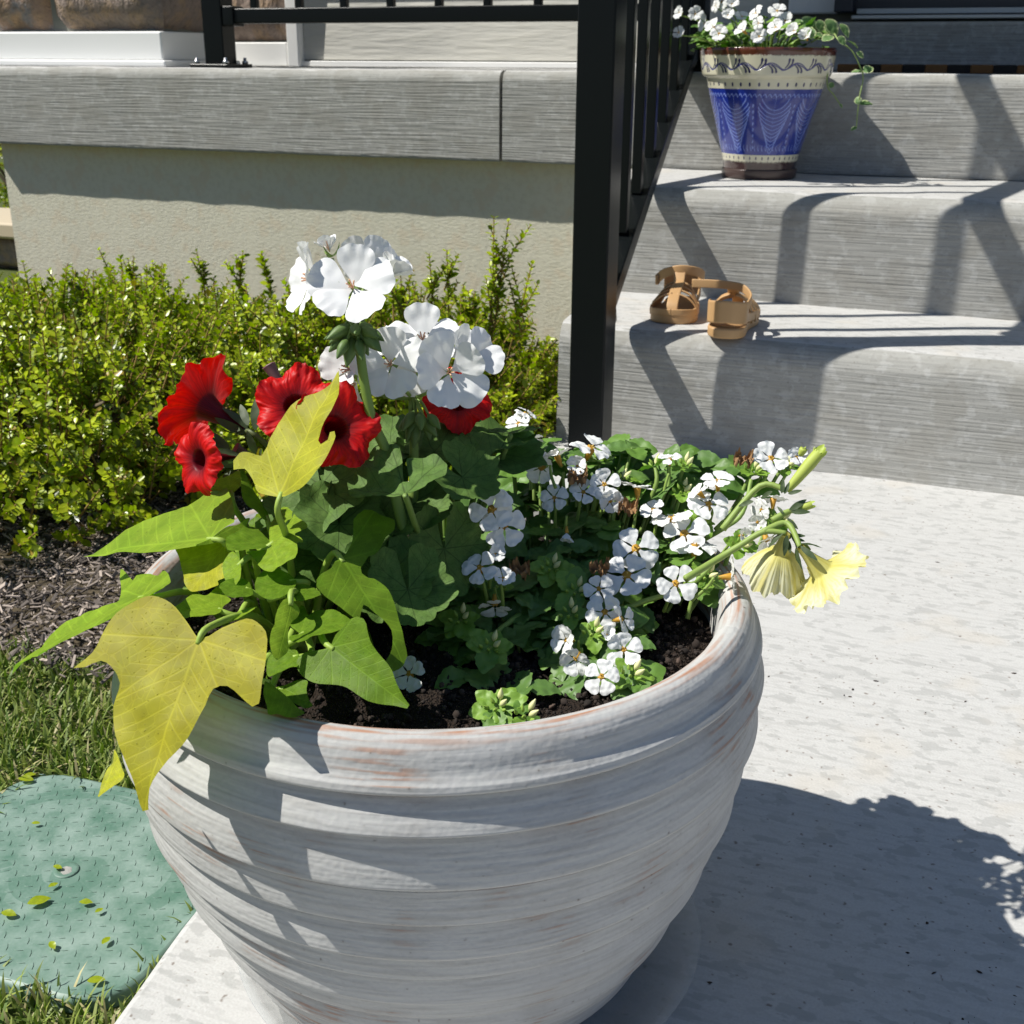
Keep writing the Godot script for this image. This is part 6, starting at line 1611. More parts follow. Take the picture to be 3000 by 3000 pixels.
func make_petunias() -> void:
	M.red = leafy(0.5, Color(0.8, 0.07, 0.04), {"metallic_specular": 0.4})
	M.pale = leafy(0.55, Color(0.75, 0.72, 0.45))
	M.pet_leaf = leafy(0.6, Color(0.2, 0.3, 0.08))
	M.dark_leaf = mat(Color(0.05, 0.075, 0.03), 0.6, {"backlight_enabled": true, "backlight": Color(0.2, 0.3, 0.1)})
	M.mid_leaf = mat(Color(0.16, 0.27, 0.05), 0.6, {"backlight_enabled": true, "backlight": Color(0.4, 0.5, 0.1)})
	M.wine = mat(Color(0.11, 0.035, 0.045), 0.6)
	var red := func(s: float, a: float, nz: FastNoiseLite) -> Color:
		var ray := absf(sin(a * 2.5)) ; var fine := absf(sin(a * 22.0 + 2.0 * nz.get_noise_2d(a * 3.0, s * 4.0)))
		var throat := smoothstep(0.74, 0.44, s)
		var vein := 0.8 * pow(absf(sin(a * 2.5)), 40.0)
		var c := Color(0.74, 0.006, 0.005).lerp(Color(0.30, 0.002, 0.006), clampf(0.55 * pow(fine, 6.0) + vein, 0.0, 0.8))
		c = c.lerp(Color(0.66, 0.012, 0.012), 0.4 * ray)
		return c.lerp(Color(0.07, 0.004, 0.014), throat * (0.75 + 0.25 * fine))
	var cream := func(s: float, a: float, nz: FastNoiseLite) -> Color:
		var fine := pow(absf(sin(a * 18.0 + 3.0 * nz.get_noise_2d(a * 3.0, s * 3.0))), 6.0)
		var mid := pow(absf(sin(a * 2.5)), 18.0)
		var c := Color(0.78, 0.78, 0.56).lerp(Color(0.70, 0.66, 0.22), smoothstep(0.85, 0.5, s))
		return c.lerp(Color(0.62, 0.55, 0.10), clampf(0.45 * fine + 0.6 * mid, 0.0, 0.7))
	var root := POT + Vector3(-0.06, 0.236, -0.07)
	var t := thing("red_petunia", "red petunia with dark throated blooms behind the sweet potato vine", "plant", root)
	var n := 0
	for f in RED:
		var b: Vector3 = f[0] - root; var d: Vector3 = (f[1] - f[0]).normalized(); var l: float = (f[1] - f[0]).length()
		var h := holder("flower", t, facing(b, d, Vector3(0.1, 1, 0.2).rotated(d, n * 0.9)))
		put("corolla", trumpet(l, 0.0026, f[2], f[3], 700 + n, red, f[4]), M.red, h)
		for q in 5:
			var a := q * TAU / 5.0
			put("sepal", strap_leaf(0.14), M.dark_leaf, h, spread(Vector3(cos(a) * 0.002, sin(a) * 0.002, -0.002), Vector3(cos(a) * 0.0085, sin(a) * 0.0085, 0.016), Vector3(cos(a), sin(a), 0.3)))
		put("stalk", stem([Vector3(b.x * 0.5, 0.0, b.z * 0.5), b * 0.6 + Vector3(0, -0.006, 0), b - d * 0.012, b], 0.0016, 0.0014, Color(0.10, 0.13, 0.045), 7), M.stalk, t)
		n += 1
	for f in RED_LEAVES:
		put("leaf", strap_leaf(0.16), M.dark_leaf, t, spread(f[0] - root, f[1] - root, Vector3(0.1, 0.6, 0.8)))
	for f in RED_BUDS:
		put("bud", stem([f[0] - root, f[0].lerp(f[1], 0.35) - root, f[0].lerp(f[1], 0.75) - root, f[1] - root], 0.0018, 0.0042, Color(0.16, 0.075, 0.08), 7, 4), M.stalk, t)
	# pale yellow petunia on the other side
	root = POT + Vector3(0.085, 0.236, -0.06)
	t = thing("yellow_petunia", "pale yellow petunia hanging over the planter rim beside the white bacopa", "plant", root)
	n = 0
	for f in YELLOW:
		var b: Vector3 = f[0] - root; var d: Vector3 = (f[1] - f[0]).normalized(); var l: float = (f[1] - f[0]).length()
		var h := holder("flower", t, facing(b, d, Vector3(0.1, 1, 0.2).rotated(d, n * 0.9)))
		put("corolla", trumpet(l, 0.0024, f[2], f[3], 740 + n, cream, f[4], 0.075), M.pale, h)
		for q in 5:
			var a := q * TAU / 5.0
			put("sepal", strap_leaf(0.14), M.dark_leaf, h, spread(Vector3(cos(a) * 0.002, sin(a) * 0.002, -0.001), Vector3(cos(a) * 0.010, sin(a) * 0.010, 0.008), Vector3(cos(a), sin(a), 0.3)))
		n += 1
	for s in YSTEMS:
		put("stalk", stem(s.map(func(p): return p - root), 0.0021, 0.0015, Color(0.26, 0.36, 0.08), 8), M.stalk, t)
	for f in YLEAVES:
		put("leaf", strap_leaf(0.15), M.dark_leaf, t, spread(f[0] - root, f[1] - root, Vector3(0.1, 0.6, 0.8)))
	for f in YBUDS:      # furled blooms: ribbed and ragged at the mouth
		var b: Vector3 = f[0] - root; var d: Vector3 = f[1] - f[0]
		var bd := holder("bud", t, facing(b, d, Vector3(0.2, 1, 0.3)))
		var l := d.length(); var r: float = f[2]
		put("tube", tube([Vector3.ZERO, Vector3(0, 0, l * 0.2), Vector3(0, 0, l * 0.6), Vector3(0, 0, l * 0.86)], [r * 0.5, r * 0.75, r, r * 0.92], 10, Color(0.42, 0.50, 0.09)), M.pet_leaf, bd)
		for q in 6:
			var a := q * TAU / 6.0 + 0.2
			put("petal_tip", strap_leaf(0.28), M.mid_lime, bd, spread(Vector3(cos(a), sin(a), 0) * r * 0.75 + Vector3(0, 0, l * 0.80), Vector3(cos(a), sin(a), 0) * r * (1.05 + 0.2 * (q % 2)) + Vector3(0, 0, l * (1.0 - 0.06 * (q % 3))), Vector3(cos(a), sin(a), 0.2)))

# ---------------------------------------------------------------- bacopa
func make_bacopa() -> void:
	M.bac = leafy(0.5, Color(0.4, 0.6, 0.1))
	M.throat = mat(Color(0.55, 0.30, 0.03), 0.55, {"backlight_enabled": true, "backlight": Color(0.5, 0.35, 0.05)})
	M.anther = mat(Color(0.60, 0.42, 0.10), 0.6)
	M.budm = mat(Color(0.70, 0.70, 0.34), 0.55)
	M.dead = mat(Color(0.30, 0.17, 0.075), 0.9)
	var g := RandomNumberGenerator.new(); g.seed = 23
	var po := PackedVector2Array([Vector2(0.0, 0.07), Vector2(0.2, 0.17), Vector2(0.45, 0.40), Vector2(0.68, 0.51), Vector2(0.88, 0.45), Vector2(0.99, 0.2), Vector2(0.97, 0.0), Vector2(1.0, -0.18), Vector2(0.89, -0.43), Vector2(0.68, -0.52), Vector2(0.45, -0.40), Vector2(0.2, -0.17), Vector2(0.0, -0.07)])
	shared["bacopa_petals"] = petal_set(po, {"cells": 9, "cup": 0.05, "droop": 0.16, "wave": 0.10, "fold": -0.05, "seed": 650}, Color(0.87, 0.87, 0.86), Color(0.83, 0.84, 0.84), 6)
	shared["bacopa_leaves"] = []
	for i in 4: shared["bacopa_leaves"].append(blade(serrated(5, 0.40, 0.13), 1.0, {"cells": 11, "fold": 0.12, "droop": 0.12 + 0.08 * i, "wave": 0.08, "seed": 680 + i}, [Color(0.22, 0.37, 0.05), Color(0.15, 0.28, 0.045), Color(0.11, 0.215, 0.045), Color(0.13, 0.24, 0.05)][i], [Color(0.18, 0.33, 0.04), Color(0.12, 0.24, 0.04), Color(0.09, 0.18, 0.04), Color(0.105, 0.2, 0.045)][i]))
	var root := POT + Vector3(0.07, 0.236, 0.005)
	var t := thing("bacopa", "white flowering bacopa spreading over the right of the planter", "plant", root)
	for f in BACOPA:
		var hd := bacopa_flower(t, f[0] - root, f[1], f[2], f[3], g)
		var at: Vector3 = f[0] - root
		var foot: Vector3 = at - f[1] * 0.016 + Vector3(-at.x * 0.06, -0.014, -at.z * 0.06)
		put("stalk", stem([foot, foot.lerp(at, 0.55) - f[1] * 0.004, at - f[1].normalized() * 0.010], 0.0012, 0.0008, Color(0.24, 0.35, 0.07), 6, 4), M.stalk, t)
	for s in BSTEMS:
		put("stem", stem(s.map(func(p): return p - root), 0.0019, 0.0012, Color(0.25, 0.37, 0.08), 7), M.stalk, t)
	var bl: Array = shared["bacopa_leaves"]
	for r in ROSETTES:          # a whorl of toothed leaves round a tuft of buds
		var c: Vector3 = r[0] - root; var n: Vector3 = r[1].normalized()
		var e := n.cross(Vector3(0.4, 0.1, 1)).normalized()
		for i in r[3]:
			var a: float = i * TAU / r[3] + g.randf_range(-0.3, 0.3)
			var d := e.rotated(n, a)
			var l: float = r[2] * g.randf_range(0.8, 1.15)
			put("leaf", bl[0 if g.randf() < 0.7 else 1], M.bac, t, spread(c + d * 0.001, c + d * l + n * l * g.randf_range(-0.1, 0.35), n, g.randf_range(0.85, 1.1)))
		for i in 6:
			var a := i * 1.1
			var d := e.rotated(n, a)
			put("bud", bud_mesh(), M.bud_green if i > 1 else M.budm, t, facing(c + d * 0.002 * (1 + i % 2) + n * 0.001, n + d * 0.6, Vector3(0.3, 0.5, 0.8), 0.0045 if i > 1 else 0.007))
		put("stem", stem([c * 0.9 - Vector3(0, 0.022, 0), c * 0.97 - n * 0.008, c], 0.0016, 0.0012, Color(0.2, 0.3, 0.06), 6, 4), M.stalk, t)
	for i in LEAF_SPOTS.size():
		var c: Vector3 = LEAF_SPOTS[i] - root
		var a := g.randf() * TAU
		var up := Vector3(g.randf_range(-0.5, 0.3), 1, g.randf_range(-0.1, 0.9)).normalized()
		for q in 3:
			var d := Vector3(cos(a + q * 2.2), g.randf_range(-0.1, 0.35), sin(a + q * 2.2)).normalized()
			put("leaf", bl[1 + g.randi() % 3], M.bac, t, spread(c, c + d * g.randf_range(0.013, 0.023), up + d * 0.2, g.randf_range(0.85, 1.15)))
		put("stem", stem([c * 0.86 - Vector3(0, 0.016, 0), c * 0.95 + Vector3(0, -0.005, 0), c], 0.0013, 0.0009, Color(0.19, 0.28, 0.06), 5, 3), M.stalk, t)
	for p in DEAD:
		put("faded_bloom", crumple(int(p.x * 1000)), M.dead, t, facing(p - root, Vector3(0.2, 0.8, 0.5), Vector3.RIGHT, 0.0075))

func crumple(seed_: int) -> ArrayMesh:
	return blade(PackedVector2Array([Vector2(-0.8, 0), Vector2(-0.4, 0.6), Vector2(0.1, 0.5), Vector2(0.5, 0.8), Vector2(0.8, 0.1), Vector2(0.6, -0.6), Vector2(0, -0.45), Vector2(-0.5, -0.7)]), 1.0, {"cells": 7, "cup": 0.5, "wave": 1.1, "freq": 2.4, "seed": seed_}, Color(1, 1, 1), Color(0.7, 0.7, 0.7))

func bacopa_flower(t: Node3D, at: Vector3, face: Vector3, size: float, shut: float, g: RandomNumberGenerator) -> Node3D:
	var f := blossom(t, at, face, g.randf_range(-0.5, 0.5), size, shared["bacopa_petals"], M.white, {"tilt": shut, "wide": 1.02, "start": 0.17}, g)
	var r := size * 0.23
	put("throat", tube([Vector3(0, 0, -size * 0.75), Vector3(0, 0, -size * 0.35), Vector3(0, 0, size * 0.06)], [r * 0.45, r * 0.8, r * 1.1], 9, Color(1, 1, 1)), M.throat, f)
	for q in 3:
		var a := q * 2.1 + 0.5
		put("stamen", bud_mesh(), M.anther, f, facing(Vector3(cos(a), sin(a), 0) * r * 0.4, Vector3(cos(a) * 0.4, sin(a) * 0.4, 1), Vector3(0.3, 0.5, 0.1), size * 0.2))
	put("calyx", blade(star(5, 0.3), 0.008, {"cells": 5, "cup": 0.9, "wave": 0.02}, Color(0.2, 0.31, 0.06), Color(0.18, 0.28, 0.05)), M.stalk, f, Transform3D(Basis.IDENTITY.scaled(Vector3.ONE * size * 45.0), Vector3(0, 0, -size * 0.8)))
	return f

# ---------------------------------------------------------------- blue pot on the second step
func stroke(img: Image, pts: Array, r0: float, r1: float, col: Color) -> void:
	var w := img.get_width(); var h := img.get_height()
	var s := smooth(pts, 14)
	for i in s.size():
		var r := lerpf(r0, r1, float(i) / (s.size() - 1))
		var c: Vector2 = s[i]
		for y in range(int(c.y - r - 1), int(c.y + r + 2)):
			for x in range(int(c.x - r - 1), int(c.x + r + 2)):
				if y < 0 or y >= h: continue
				var d := Vector2(x, y).distance_to(c)
				if d < r + 0.7:
					var q := posmod(x, w)
					img.set_pixel(q, y, img.get_pixel(q, y).lerp(col, clampf(r + 0.7 - d, 0.0, 1.0)))

func make_blue_pot() -> void:
	var at := Vector3(-0.408, 0.357, -2.238)
	var t := thing("glazed_pot", "blue and cream glazed flower pot with brown rim on the second step", "flower pot", at)
	var S := 0.90
	var prof := []
	for p in [[0.0001, 0.012], [0.060, 0.012], [0.064, 0.016], [0.0652, 0.03], [0.069, 0.047], [0.077, 0.08], [0.0855, 0.115], [0.095, 0.15], [0.1025, 0.182], [0.104, 0.188], [0.1085, 0.190], [0.1115, 0.194], [0.1135, 0.205], [0.1155, 0.222], [0.1175, 0.238], [0.1165, 0.2425], [0.113, 0.243], [0.110, 0.240], [0.106, 0.215]]:
		prof.append(Vector2(p[0], p[1] * S))
	var fine := []
	for i in prof.size() - 1:
		for k in 4: fine.append(prof[i].lerp(prof[i + 1], k / 4.0))
	fine.append(prof[prof.size() - 1])
	var total := 0.0; var along := [0.0]
	for i in range(1, fine.size()):
		total += (fine[i] - fine[i - 1]).length(); along.append(total)
	var W := 384; var H := 1024
	var img := Image.create(W, H, false, Image.FORMAT_RGB8)
	var cream := lin(0.70, 0.66, 0.50); var blue := lin(0.012, 0.028, 0.26); var navy := lin(0.012, 0.014, 0.10); var brown := lin(0.085, 0.022, 0.012); var pale := lin(0.20, 0.28, 0.72)
	var row_of := {}
	var nz := FastNoiseLite.new(); nz.seed = 4; nz.frequency = 0.035
	for j in H:
		var d := (1.0 - (j + 0.5) / H) * total
		var y := 0.0; var inside := false
		for i in range(1, fine.size()):
			if along[i] >= d:
				y = lerpf(fine[i - 1].y, fine[i].y, (d - along[i - 1]) / maxf(along[i] - along[i - 1], 1e-6)) / S
				inside = i > fine.size() - 12
				break
		if not inside: row_of[int(y * 1000)] = j
		for i in W:
			var drip := 0.003 * (nz.get_noise_2d(cos(TAU * i / W) * 160.0, sin(TAU * i / W) * 160.0 + 7.0) + 0.6 * nz.get_noise_2d(cos(TAU * i / W) * 700.0, sin(TAU * i / W) * 700.0))
			var c := cream
			if inside or y > 0.229 + drip: c = brown.lerp(lin(0.17, 0.04, 0.02), clampf(0.5 + nz.get_noise_2d(i * 3.0, j * 3.0), 0.0, 1.0) * 0.5)
			elif y > 0.048 and y < 0.169: c = blue.lerp(lin(0.02, 0.05, 0.36), clampf(0.5 + nz.get_noise_2d(i * 1.4, j * 1.4), 0.0, 1.0) * 0.4)
			elif y < 0.034 + drip * 1.3: c = lin(0.055, 0.028, 0.026)
			img.set_pixel(i, j, c)
	var Y := func(y: float) -> float:
		var b := 0
		for k in [0, 1, -1, 2, -2, 3, -3]:
			if row_of.has(int(y * 1000) + k): b = row_of[int(y * 1000) + k]; break
		return b
	# dots, scrolls and combed feathers, drawn once for an eighth of the way round
	for i in 5:
		stroke(img, [Vector2(W * (i + 0.5) / 5.0, Y.call(0.178)), Vector2(W * (i + 0.5) / 5.0, Y.call(0.178) + 6)], 8, 8, navy)
		stroke(img, [Vector2(W * (i + 0.5) / 5.0, Y.call(0.042)), Vector2(W * (i + 0.5) / 5.0, Y.call(0.042) + 4)], 7, 7, navy)
	for q in 2:       # a running wave with curled strokes on its crests and tails
		var o := W * 0.5 * q
		for k in 2:
			stroke(img, [Vector2(o - 6, Y.call(0.2055 - k * 0.0025)), Vector2(o + 40, Y.call(0.2135 - k * 0.003)), Vector2(o + 88, Y.call(0.2150 - k * 0.002)), Vector2(o + 130, Y.call(0.2085 - k * 0.001)), Vector2(o + 165, Y.call(0.2045 - k * 0.001)), Vector2(o + 188, Y.call(0.2055 - k * 0.0025))], 2.6, 2.6, lin(0.04, 0.045, 0.22))
			stroke(img, [Vector2(o + 112 + k * 26, Y.call(0.2205 + k * 0.0005)), Vector2(o + 116 + k * 26, Y.call(0.214)), Vector2(o + 146 + k * 18, Y.call(0.2065))], 8.0, 2.0, navy)
			stroke(img, [Vector2(o + 34 + k * 26, Y.call(0.2005)), Vector2(o + 42 + k * 26, Y.call(0.2065)), Vector2(o + 74 + k * 20, Y.call(0.2125))], 8.0, 2.0, navy)
	var spine := W * 0.5
	stroke(img, [Vector2(spine, Y.call(0.152)), Vector2(spine + 8, Y.call(0.1)), Vector2(spine - 4, Y.call(0.062))], 3.0, 2.0, pale)
	for k in 12:
		var y := 0.147 - k * 0.0072
		for sgn in [-1.0, 1.0]:
			var len_: float = [120.0, 140.0, 150.0, 150.0, 140.0, 130.0, 118.0, 104.0, 90.0, 74.0, 60.0, 46.0][k]
			stroke(img, [Vector2(spine, Y.call(y - 0.016)), Vector2(spine + sgn * len_ * 0.5, Y.call(y - 0.011)), Vector2(spine + sgn * len_ * 0.9, Y.call(y - 0.001)), Vector2(spine + sgn * len_, Y.call(y + 0.004))], 2.2, 5.0, pale)
	for k in 9:
		var x := W * (k + 0.5) / 9.0
		stroke(img, [Vector2(x, Y.call(0.155)), Vector2(x + 14, Y.call(0.160)), Vector2(x + 30, Y.call(0.157))], 5.0, 2.0, pale)
		stroke(img, [Vector2(x, Y.call(0.056)), Vector2(x + 10, Y.call(0.061)), Vector2(x + 4, Y.call(0.066))], 4.0, 2.0, pale)
	for k in 8: stroke(img, [Vector2(6, Y.call(0.14 - k * 0.011)), Vector2(10, Y.call(0.137 - k * 0.011))], 7.0, 4.0, pale)
	var m := StandardMaterial3D.new()
	m.albedo_texture = ImageTexture.create_from_image(img)
	m.roughness = 0.22
	m.clearcoat_enabled = true; m.clearcoat = 0.8; m.clearcoat_roughness = 0.06
	var bump := img.duplicate(); bump.convert(Image.FORMAT_L8)
	m.heightmap_enabled = true; m.heightmap_texture = ImageTexture.create_from_image(bump); m.heightmap_scale = 0.12
	put("pot", lathe(fine, 96, 0.0, 8.0), m, t)
	put("base_saucer", lathe([Vector2(0.0001, 0.0), Vector2(0.062, 0.0), Vector2(0.066, 0.004), Vector2(0.067, 0.016), Vector2(0.065, 0.018), Vector2(0.061, 0.0115), Vector2(0.0001, 0.0112)], 64), mat(Color(0.075, 0.05, 0.045), 0.3), t)
	put("soil", lathe([Vector2(0.106, 0.198), Vector2(0.06, 0.204), Vector2(0.0001, 0.207)], 24, 0.01), M.soil, t)
	# the plants in it
	var root := at + Vector3(0, 0.204, 0)
	var g := RandomNumberGenerator.new(); g.seed = 77
	var b := thing("potted_bacopa", "small white flowers and leaves growing in the blue pot", "plant", root)
	for p in POTFLOWERS:
		var c: Vector3 = p - root
		bacopa_flower(b, c, Vector3(g.randf_range(-0.7, 0.3), g.randf_range(0.1, 0.7), g.randf_range(0.5, 1.0)).normalized(), g.randf_range(0.0095, 0.0135), g.randf_range(0.1, 0.7), g)
		put("stalk", stem([Vector3(c.x * 0.5, 0, c.z * 0.5), c * 0.7, c - Vector3(0, 0.004, 0.006)], 0.0016, 0.0009, Color(0.22, 0.33, 0.07), 5, 3), M.stalk, b)
	var bl: Array = shared["bacopa_leaves"]
	for i in 130:
		var a := g.randf() * TAU; var r := 0.10 * sqrt(g.randf())
		var c := Vector3(cos(a) * r * 1.15 - 0.015, g.randf_range(0.012, 0.065) * (1.1 - r * 4.0), sin(a) * r)
		var d := Vector3(cos(a + g.randf_range(-1, 1)), g.randf_range(-0.1, 0.5), sin(a + g.randf_range(-1, 1))).normalized()
		put("leaf", bl[g.randi() % 3], M.bac, b, spread(c, c + d * g.randf_range(0.018, 0.028), Vector3(-0.3, 1, 0.5), 0.95))
		if i % 3 == 0: put("stem", stem([Vector3(c.x * 0.4, 0, c.z * 0.4), c * 0.7, c], 0.0015, 0.001, Color(0.22, 0.33, 0.07), 5, 3), M.stalk, b)
	var vg := thing("trailing_vinca", "variegated vinca trailing over the rim of the blue pot", "plant", root + Vector3(0.07, 0, 0.03))
	root += Vector3(0.07, 0, 0.03)
	var vl := variegated()
	for s in VINCA_STEMS:
		put("stem", stem(s.map(func(p): return p - root), 0.0014, 0.0009, Color(0.28, 0.38, 0.12), 6), M.stalk, vg)
	for f in VINCA:
		put("leaf", vl, M.bac, vg, spread(f[0] - root, f[1] - root, f[2], 1.0))

func variegated() -> ArrayMesh:
	var o := mirror([[0, 0.02], [0.12, 0.25], [0.35, 0.42], [0.62, 0.42], [0.86, 0.24], [1, 0]])
	var m := blade(o, 1.0, {"cells": 15, "fold": 0.18, "droop": 0.25, "wave": 0.05, "seed": 3}, Color(0.17, 0.28, 0.10), Color(0.14, 0.25, 0.09))
	var arr := m.surface_get_arrays(0)
	var v: PackedVector3Array = arr[Mesh.ARRAY_VERTEX]
	var c: PackedColorArray = arr[Mesh.ARRAY_COLOR]
	for i in v.size():
		var t := v[i].x
		var half := 0.44 * pow(maxf(sin(PI * pow(clampf(t, 0.0, 1.0), 0.85)), 0.0), 0.6)
		if absf(v[i].y) > half - 0.09: c[i] = Color(0.52, 0.56, 0.30)
	arr[Mesh.ARRAY_COLOR] = c
	var n := ArrayMesh.new()
	n.add_surface_from_arrays(Mesh.PRIMITIVE_TRIANGLES, arr)
	return n

# ---------------------------------------------------------------- child's sandals
func ribbon(pts: Array, wide: float, thick: float, side: Callable) -> ArrayMesh:     # flat strap; side(i) gives the direction of its width
	var s := smooth(pts, 6)
	var n := s.size()
	var v := PackedVector3Array(); var idx := PackedInt32Array()
	for i in n:
		var d: Vector3 = (s[mini(i + 1, n - 1)] - s[maxi(i - 1, 0)]).normalized()
		var w: Vector3 = side.call(float(i) / (n - 1))
		w = (w - d * w.dot(d)).normalized()
		var h := d.cross(w)
		for q in [[-1.0, -0.5], [-0.8, -1.0], [0.8, -1.0], [1.0, -0.5], [1.0, 0.5], [0.8, 1.0], [-0.8, 1.0], [-1.0, 0.5]]:
			v.append(s[i] + w * wide * 0.5 * q[0] + h * thick * 0.5 * q[1])
	for i in n - 1:
		for k in 8:
			var a := i * 8 + k; var b := i * 8 + (k + 1) % 8
			idx.append_array([a, a + 8, b, b, a + 8, b + 8])
	for e in [0, (n - 1) * 8]:
		for k in range(1, 7): idx.append_array([e, e + k, e + k + 1] if e == 0 else [e, e + k + 1, e + k])
	return build(v, idx)

func make_sandal(label: String, at: Vector3, turn: float, open_strap: bool) -> void:
	var t := thing("sandal", label, "sandal", at, "pair of sandals on the lowest step", turn)
	var half := [[0.0, -0.078], [0.014, -0.076], [0.024, -0.066], [0.028, -0.048], [0.027, -0.02], [0.030, 0.005], [0.035, 0.028], [0.036, 0.046], [0.031, 0.064], [0.018, 0.075], [0.0, 0.078]]
	var o := PackedVector2Array()
	for p in half: o.append(Vector2(p[0], -p[1]))
	for i in range(half.size() - 2, 0, -1): o.append(Vector2(-half[i][0], -half[i][1]))
	o = closed_curve(o, 0.006)
	var inner := PackedVector2Array()
	for p in o: inner.append(p * 0.88)
	var flat := Transform3D(Basis(Vector3.RIGHT, Vector3.FORWARD, Vector3.UP), Vector3.ZERO)
	put("sole", prism(o, flat, 0.015, 0.003), M.tan, t)
	for k in 7: put("tread_lug", box(Vector3(0.058 - absf(k - 3.5) * 0.003, 0.003, 0.006), 0.001), M.tan_dark, t, Transform3D(Basis.IDENTITY, Vector3(0, 0.0015, -0.06 + k * 0.02)))
	put("footbed", prism(inner, Transform3D(flat.basis, Vector3(0, 0.0148, 0)), 0.003, 0.001), M.tan_dark, t)
	var across := func(_f): return Vector3(0, 0.25, 1)
	# toe cage: middle strap and ribs to either side
	put("middle_strap", ribbon([Vector3(0, 0.014, 0.077), Vector3(0, 0.030, 0.069), Vector3(0, 0.041, 0.048), Vector3(0, 0.047, 0.024), Vector3(0, 0.052, 0.004), Vector3(0, 0.066, -0.010)], 0.017, 0.0035, func(_f): return Vector3.RIGHT), M.tan, t)
	for sgn in [-1.0, 1.0]:
		for k in 4:
			var z := 0.050 - k * 0.016
			var hw: float = [0.0345, 0.035, 0.033, 0.030][k]
			put("toe_strap", ribbon([Vector3(sgn * 0.004, 0.041 + k * 0.0035, z - 0.004), Vector3(sgn * hw * 0.62, 0.035 + k * 0.003, z - 0.001), Vector3(sgn * hw * 0.98, 0.022, z), Vector3(sgn * hw, 0.010, z + 0.001)], 0.0105, 0.003, across), M.tan, t)
		put("toe_bumper", ribbon([Vector3(sgn * 0.036, 0.017, 0.044), Vector3(sgn * 0.031, 0.017, 0.063), Vector3(sgn * 0.018, 0.018, 0.0745), Vector3(0, 0.018, 0.0775)], 0.010, 0.003, func(_f): return Vector3.UP), M.tan, t)
		put("side_wall", ribbon([Vector3(sgn * 0.035, 0.019, 0.03), Vector3(sgn * 0.030, 0.020, 0.0), Vector3(sgn * 0.0275, 0.024, -0.03), Vector3(sgn * 0.0275, 0.03, -0.05)], 0.013, 0.003, func(_f): return Vector3.UP), M.tan, t)
	put("heel_counter", ribbon([Vector3(0.0275, 0.034, -0.042), Vector3(0.026, 0.036, -0.062), Vector3(0.014, 0.038, -0.0745), Vector3(0, 0.039, -0.077), Vector3(-0.014, 0.038, -0.0745), Vector3(-0.026, 0.036, -0.062), Vector3(-0.0275, 0.034, -0.042)], 0.032, 0.003, func(_f): return Vector3.UP), M.tan, t)
	if open_strap:
		put("ankle_strap", ribbon([Vector3(-0.027, 0.044, -0.055), Vector3(-0.030, 0.054, -0.04), Vector3(-0.018, 0.063, -0.022), Vector3(0, 0.066, -0.014), Vector3(0.03, 0.067, -0.014), Vector3(0.060, 0.066, -0.012)], 0.012, 0.003, func(_f): return Vector3.UP), M.tan, t)
	else:
		put("ankle_strap", ribbon([Vector3(0.027, 0.043, -0.055), Vector3(0.034, 0.056, -0.035), Vector3(0.024, 0.066, -0.015), Vector3(0, 0.069, -0.008), Vector3(-0.024, 0.062, -0.014), Vector3(-0.038, 0.050, -0.024)], 0.014, 0.003, func(_f): return Vector3.UP), M.tan, t)
		put("buckle", box(Vector3(0.006, 0.016, 0.016), 0.002), M.tan_dark, t, Transform3D(Basis.IDENTITY, Vector3(-0.037, 0.050, -0.024)))

func make_litter() -> void:
	# soil crumbs and bits dropped on the walkway
	rng.seed = 88
	var where := []; var tints := []
	var spots := [Vector3(-0.0744, 0.0000, -1.0647), Vector3(-0.0514, 0.0000, -1.0572), Vector3(0.0619, 0.0000, -1.0448), Vector3(-0.0008, 0.0000, -1.0559), Vector3(0.0283, 0.0000, -0.6808), Vector3(0.0481, 0.0000, -0.6759), Vector3(0.0737, 0.0000, -0.6614), Vector3(-0.0917, 0.0000, -1.0633)]
	for i in 110:
		var c: Vector3 = spots[i % spots.size()]
		var s := 0.03 if i < 60 else 0.4
		var p := c + Vector3(rng.randfn() * s, 0, rng.randfn() * s)
		if p.z < -1.6 or Vector2(p.x - POT.x, p.z - POT.z).length() < 0.15: continue
		var l := 0.0005 + 0.0018 * pow(rng.randf(), 4.0)
		where.append(Transform3D(Basis.from_euler(Vector3(0, rng.randf() * TAU, 0)).scaled_local(Vector3(l * rng.randf_range(1, 3.4), l * 0.7, l)), p + Vector3(0, l * 0.2, 0)))
		var g := rng.randf_range(0.015, 0.05)
		tints.append(Color(g * 1.5, g, g * 0.7))
	tag(copies("soil_litter", lump(6), M.chip, where, tints), "specks of soil and bark scattered on the walkway", "litter", "", "stuff")

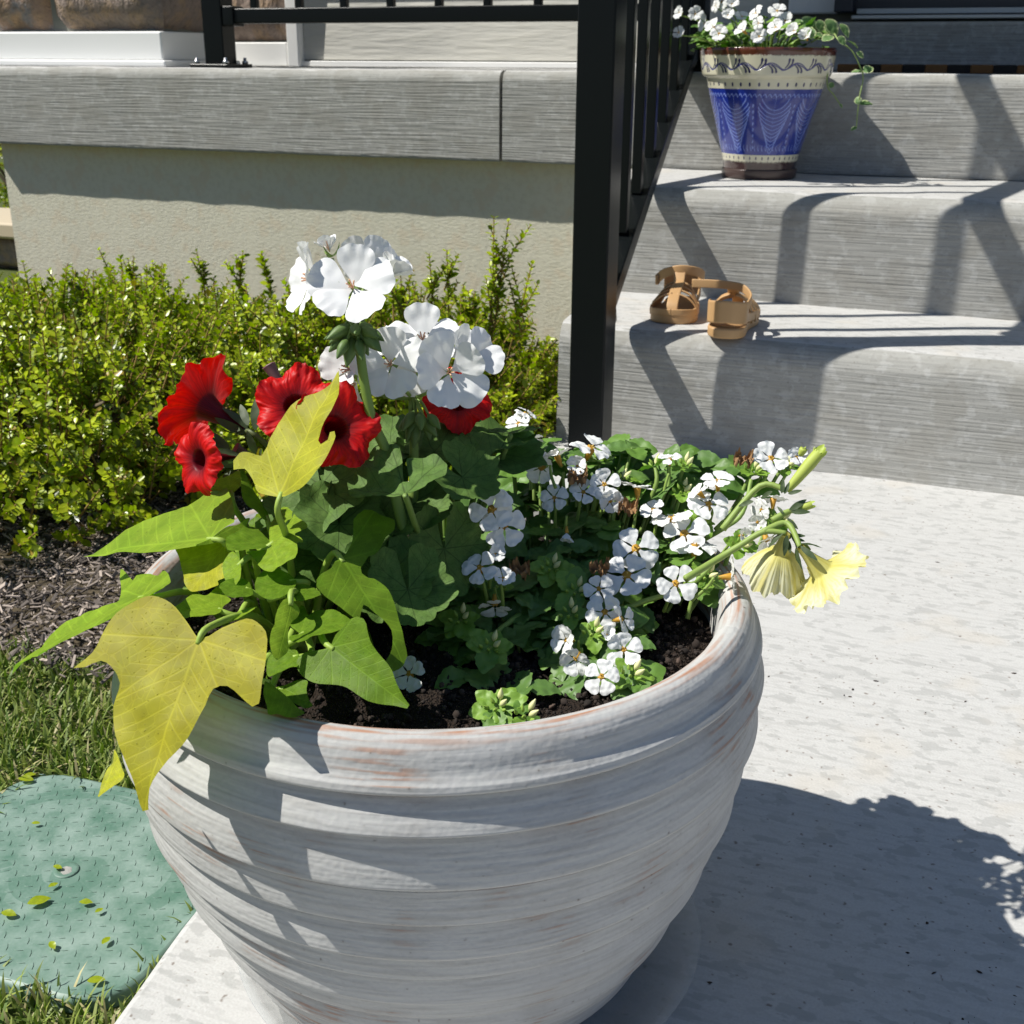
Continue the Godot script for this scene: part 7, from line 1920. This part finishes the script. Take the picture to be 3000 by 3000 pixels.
# ---------------------------------------------------------------- scene
func _ready() -> void:
	var cam := Camera3D.new()
	cam.name = "camera"
	cam.fov = 46.5079
	cam.near = 0.02
	cam.far = 200.0
	cam.transform = Transform3D(Basis(Vector3(0.9294, 0.0051, -0.3691), Vector3(-0.1352, 0.9351, -0.3275), Vector3(0.3435, 0.3543, 0.8698)), Vector3(0.0000, 0.5523, 0.0000))
	var lens := CameraAttributesPhysical.new()
	lens.frustum_focus_distance = 0.72
	lens.frustum_focal_length = 27.925
	lens.frustum_near = 0.02
	lens.frustum_far = 200.0
	lens.exposure_aperture = 20.0
	cam.attributes = lens
	add_child(cam)
	var we := WorldEnvironment.new()
	we.name = "surroundings"
	var env := Environment.new()
	env.background_mode = Environment.BG_SKY
	var sky := Sky.new()
	var sm := ProceduralSkyMaterial.new()
	sm.sky_top_color = Color(0.38, 0.51, 0.70)
	sm.sky_horizon_color = Color(0.76, 0.80, 0.83)
	sm.sky_curve = 0.12
	sm.sky_energy_multiplier = 0.78
	sm.ground_bottom_color = Color(0.25, 0.26, 0.2)
	sm.ground_horizon_color = Color(0.5, 0.52, 0.5)
	sky.sky_material = sm
	env.sky = sky
	env.tonemap_mode = Environment.TONE_MAPPER_LINEAR
	env.tonemap_exposure = 1.22
	env.sdfgi_enabled = true
	env.ssao_enabled = true
	env.ssil_enabled = true
	we.environment = env
	add_child(we)
	var sun := DirectionalLight3D.new()
	sun.name = "sun"
	sun.light_color = Color(1.0, 0.985, 0.95)
	sun.light_energy = 1.55
	sun.light_angular_distance = 0.5
	sun.shadow_enabled = true
	sun.look_at_from_position(Vector3.ZERO, SUN, Vector3.UP)
	add_child(sun)
	make_materials()
	M.stalk = leafy(0.55, Color(0.1, 0.15, 0.03))
	M.white = leafy(0.6, Color(0.62, 0.62, 0.6))
	M.mid_lime = mat(Color(0.42, 0.52, 0.08), 0.55, {"backlight_enabled": true, "backlight": Color(0.5, 0.6, 0.1)})
	M.bud_green = mat(Color(0.26, 0.40, 0.06), 0.55)
	make_ground()
	make_porch()
	make_house()
	make_railings()
	make_garden()
	make_planter()
	make_vine()
	make_geranium()
	make_petunias()
	make_bacopa()
	make_blue_pot()
	make_sandal("tan child's sandal with its toe cage towards the walkway", Vector3(-0.4439, 0.1800, -1.8077) + Vector3(0, 0.0, -0.020), 0.12, false)
	make_sandal("tan child's sandal with its heel towards the walkway and its strap sticking out", Vector3(-0.3445, 0.1800, -1.7359) + Vector3(0, 0.0, -0.022), PI + 0.08, true)
	make_litter()
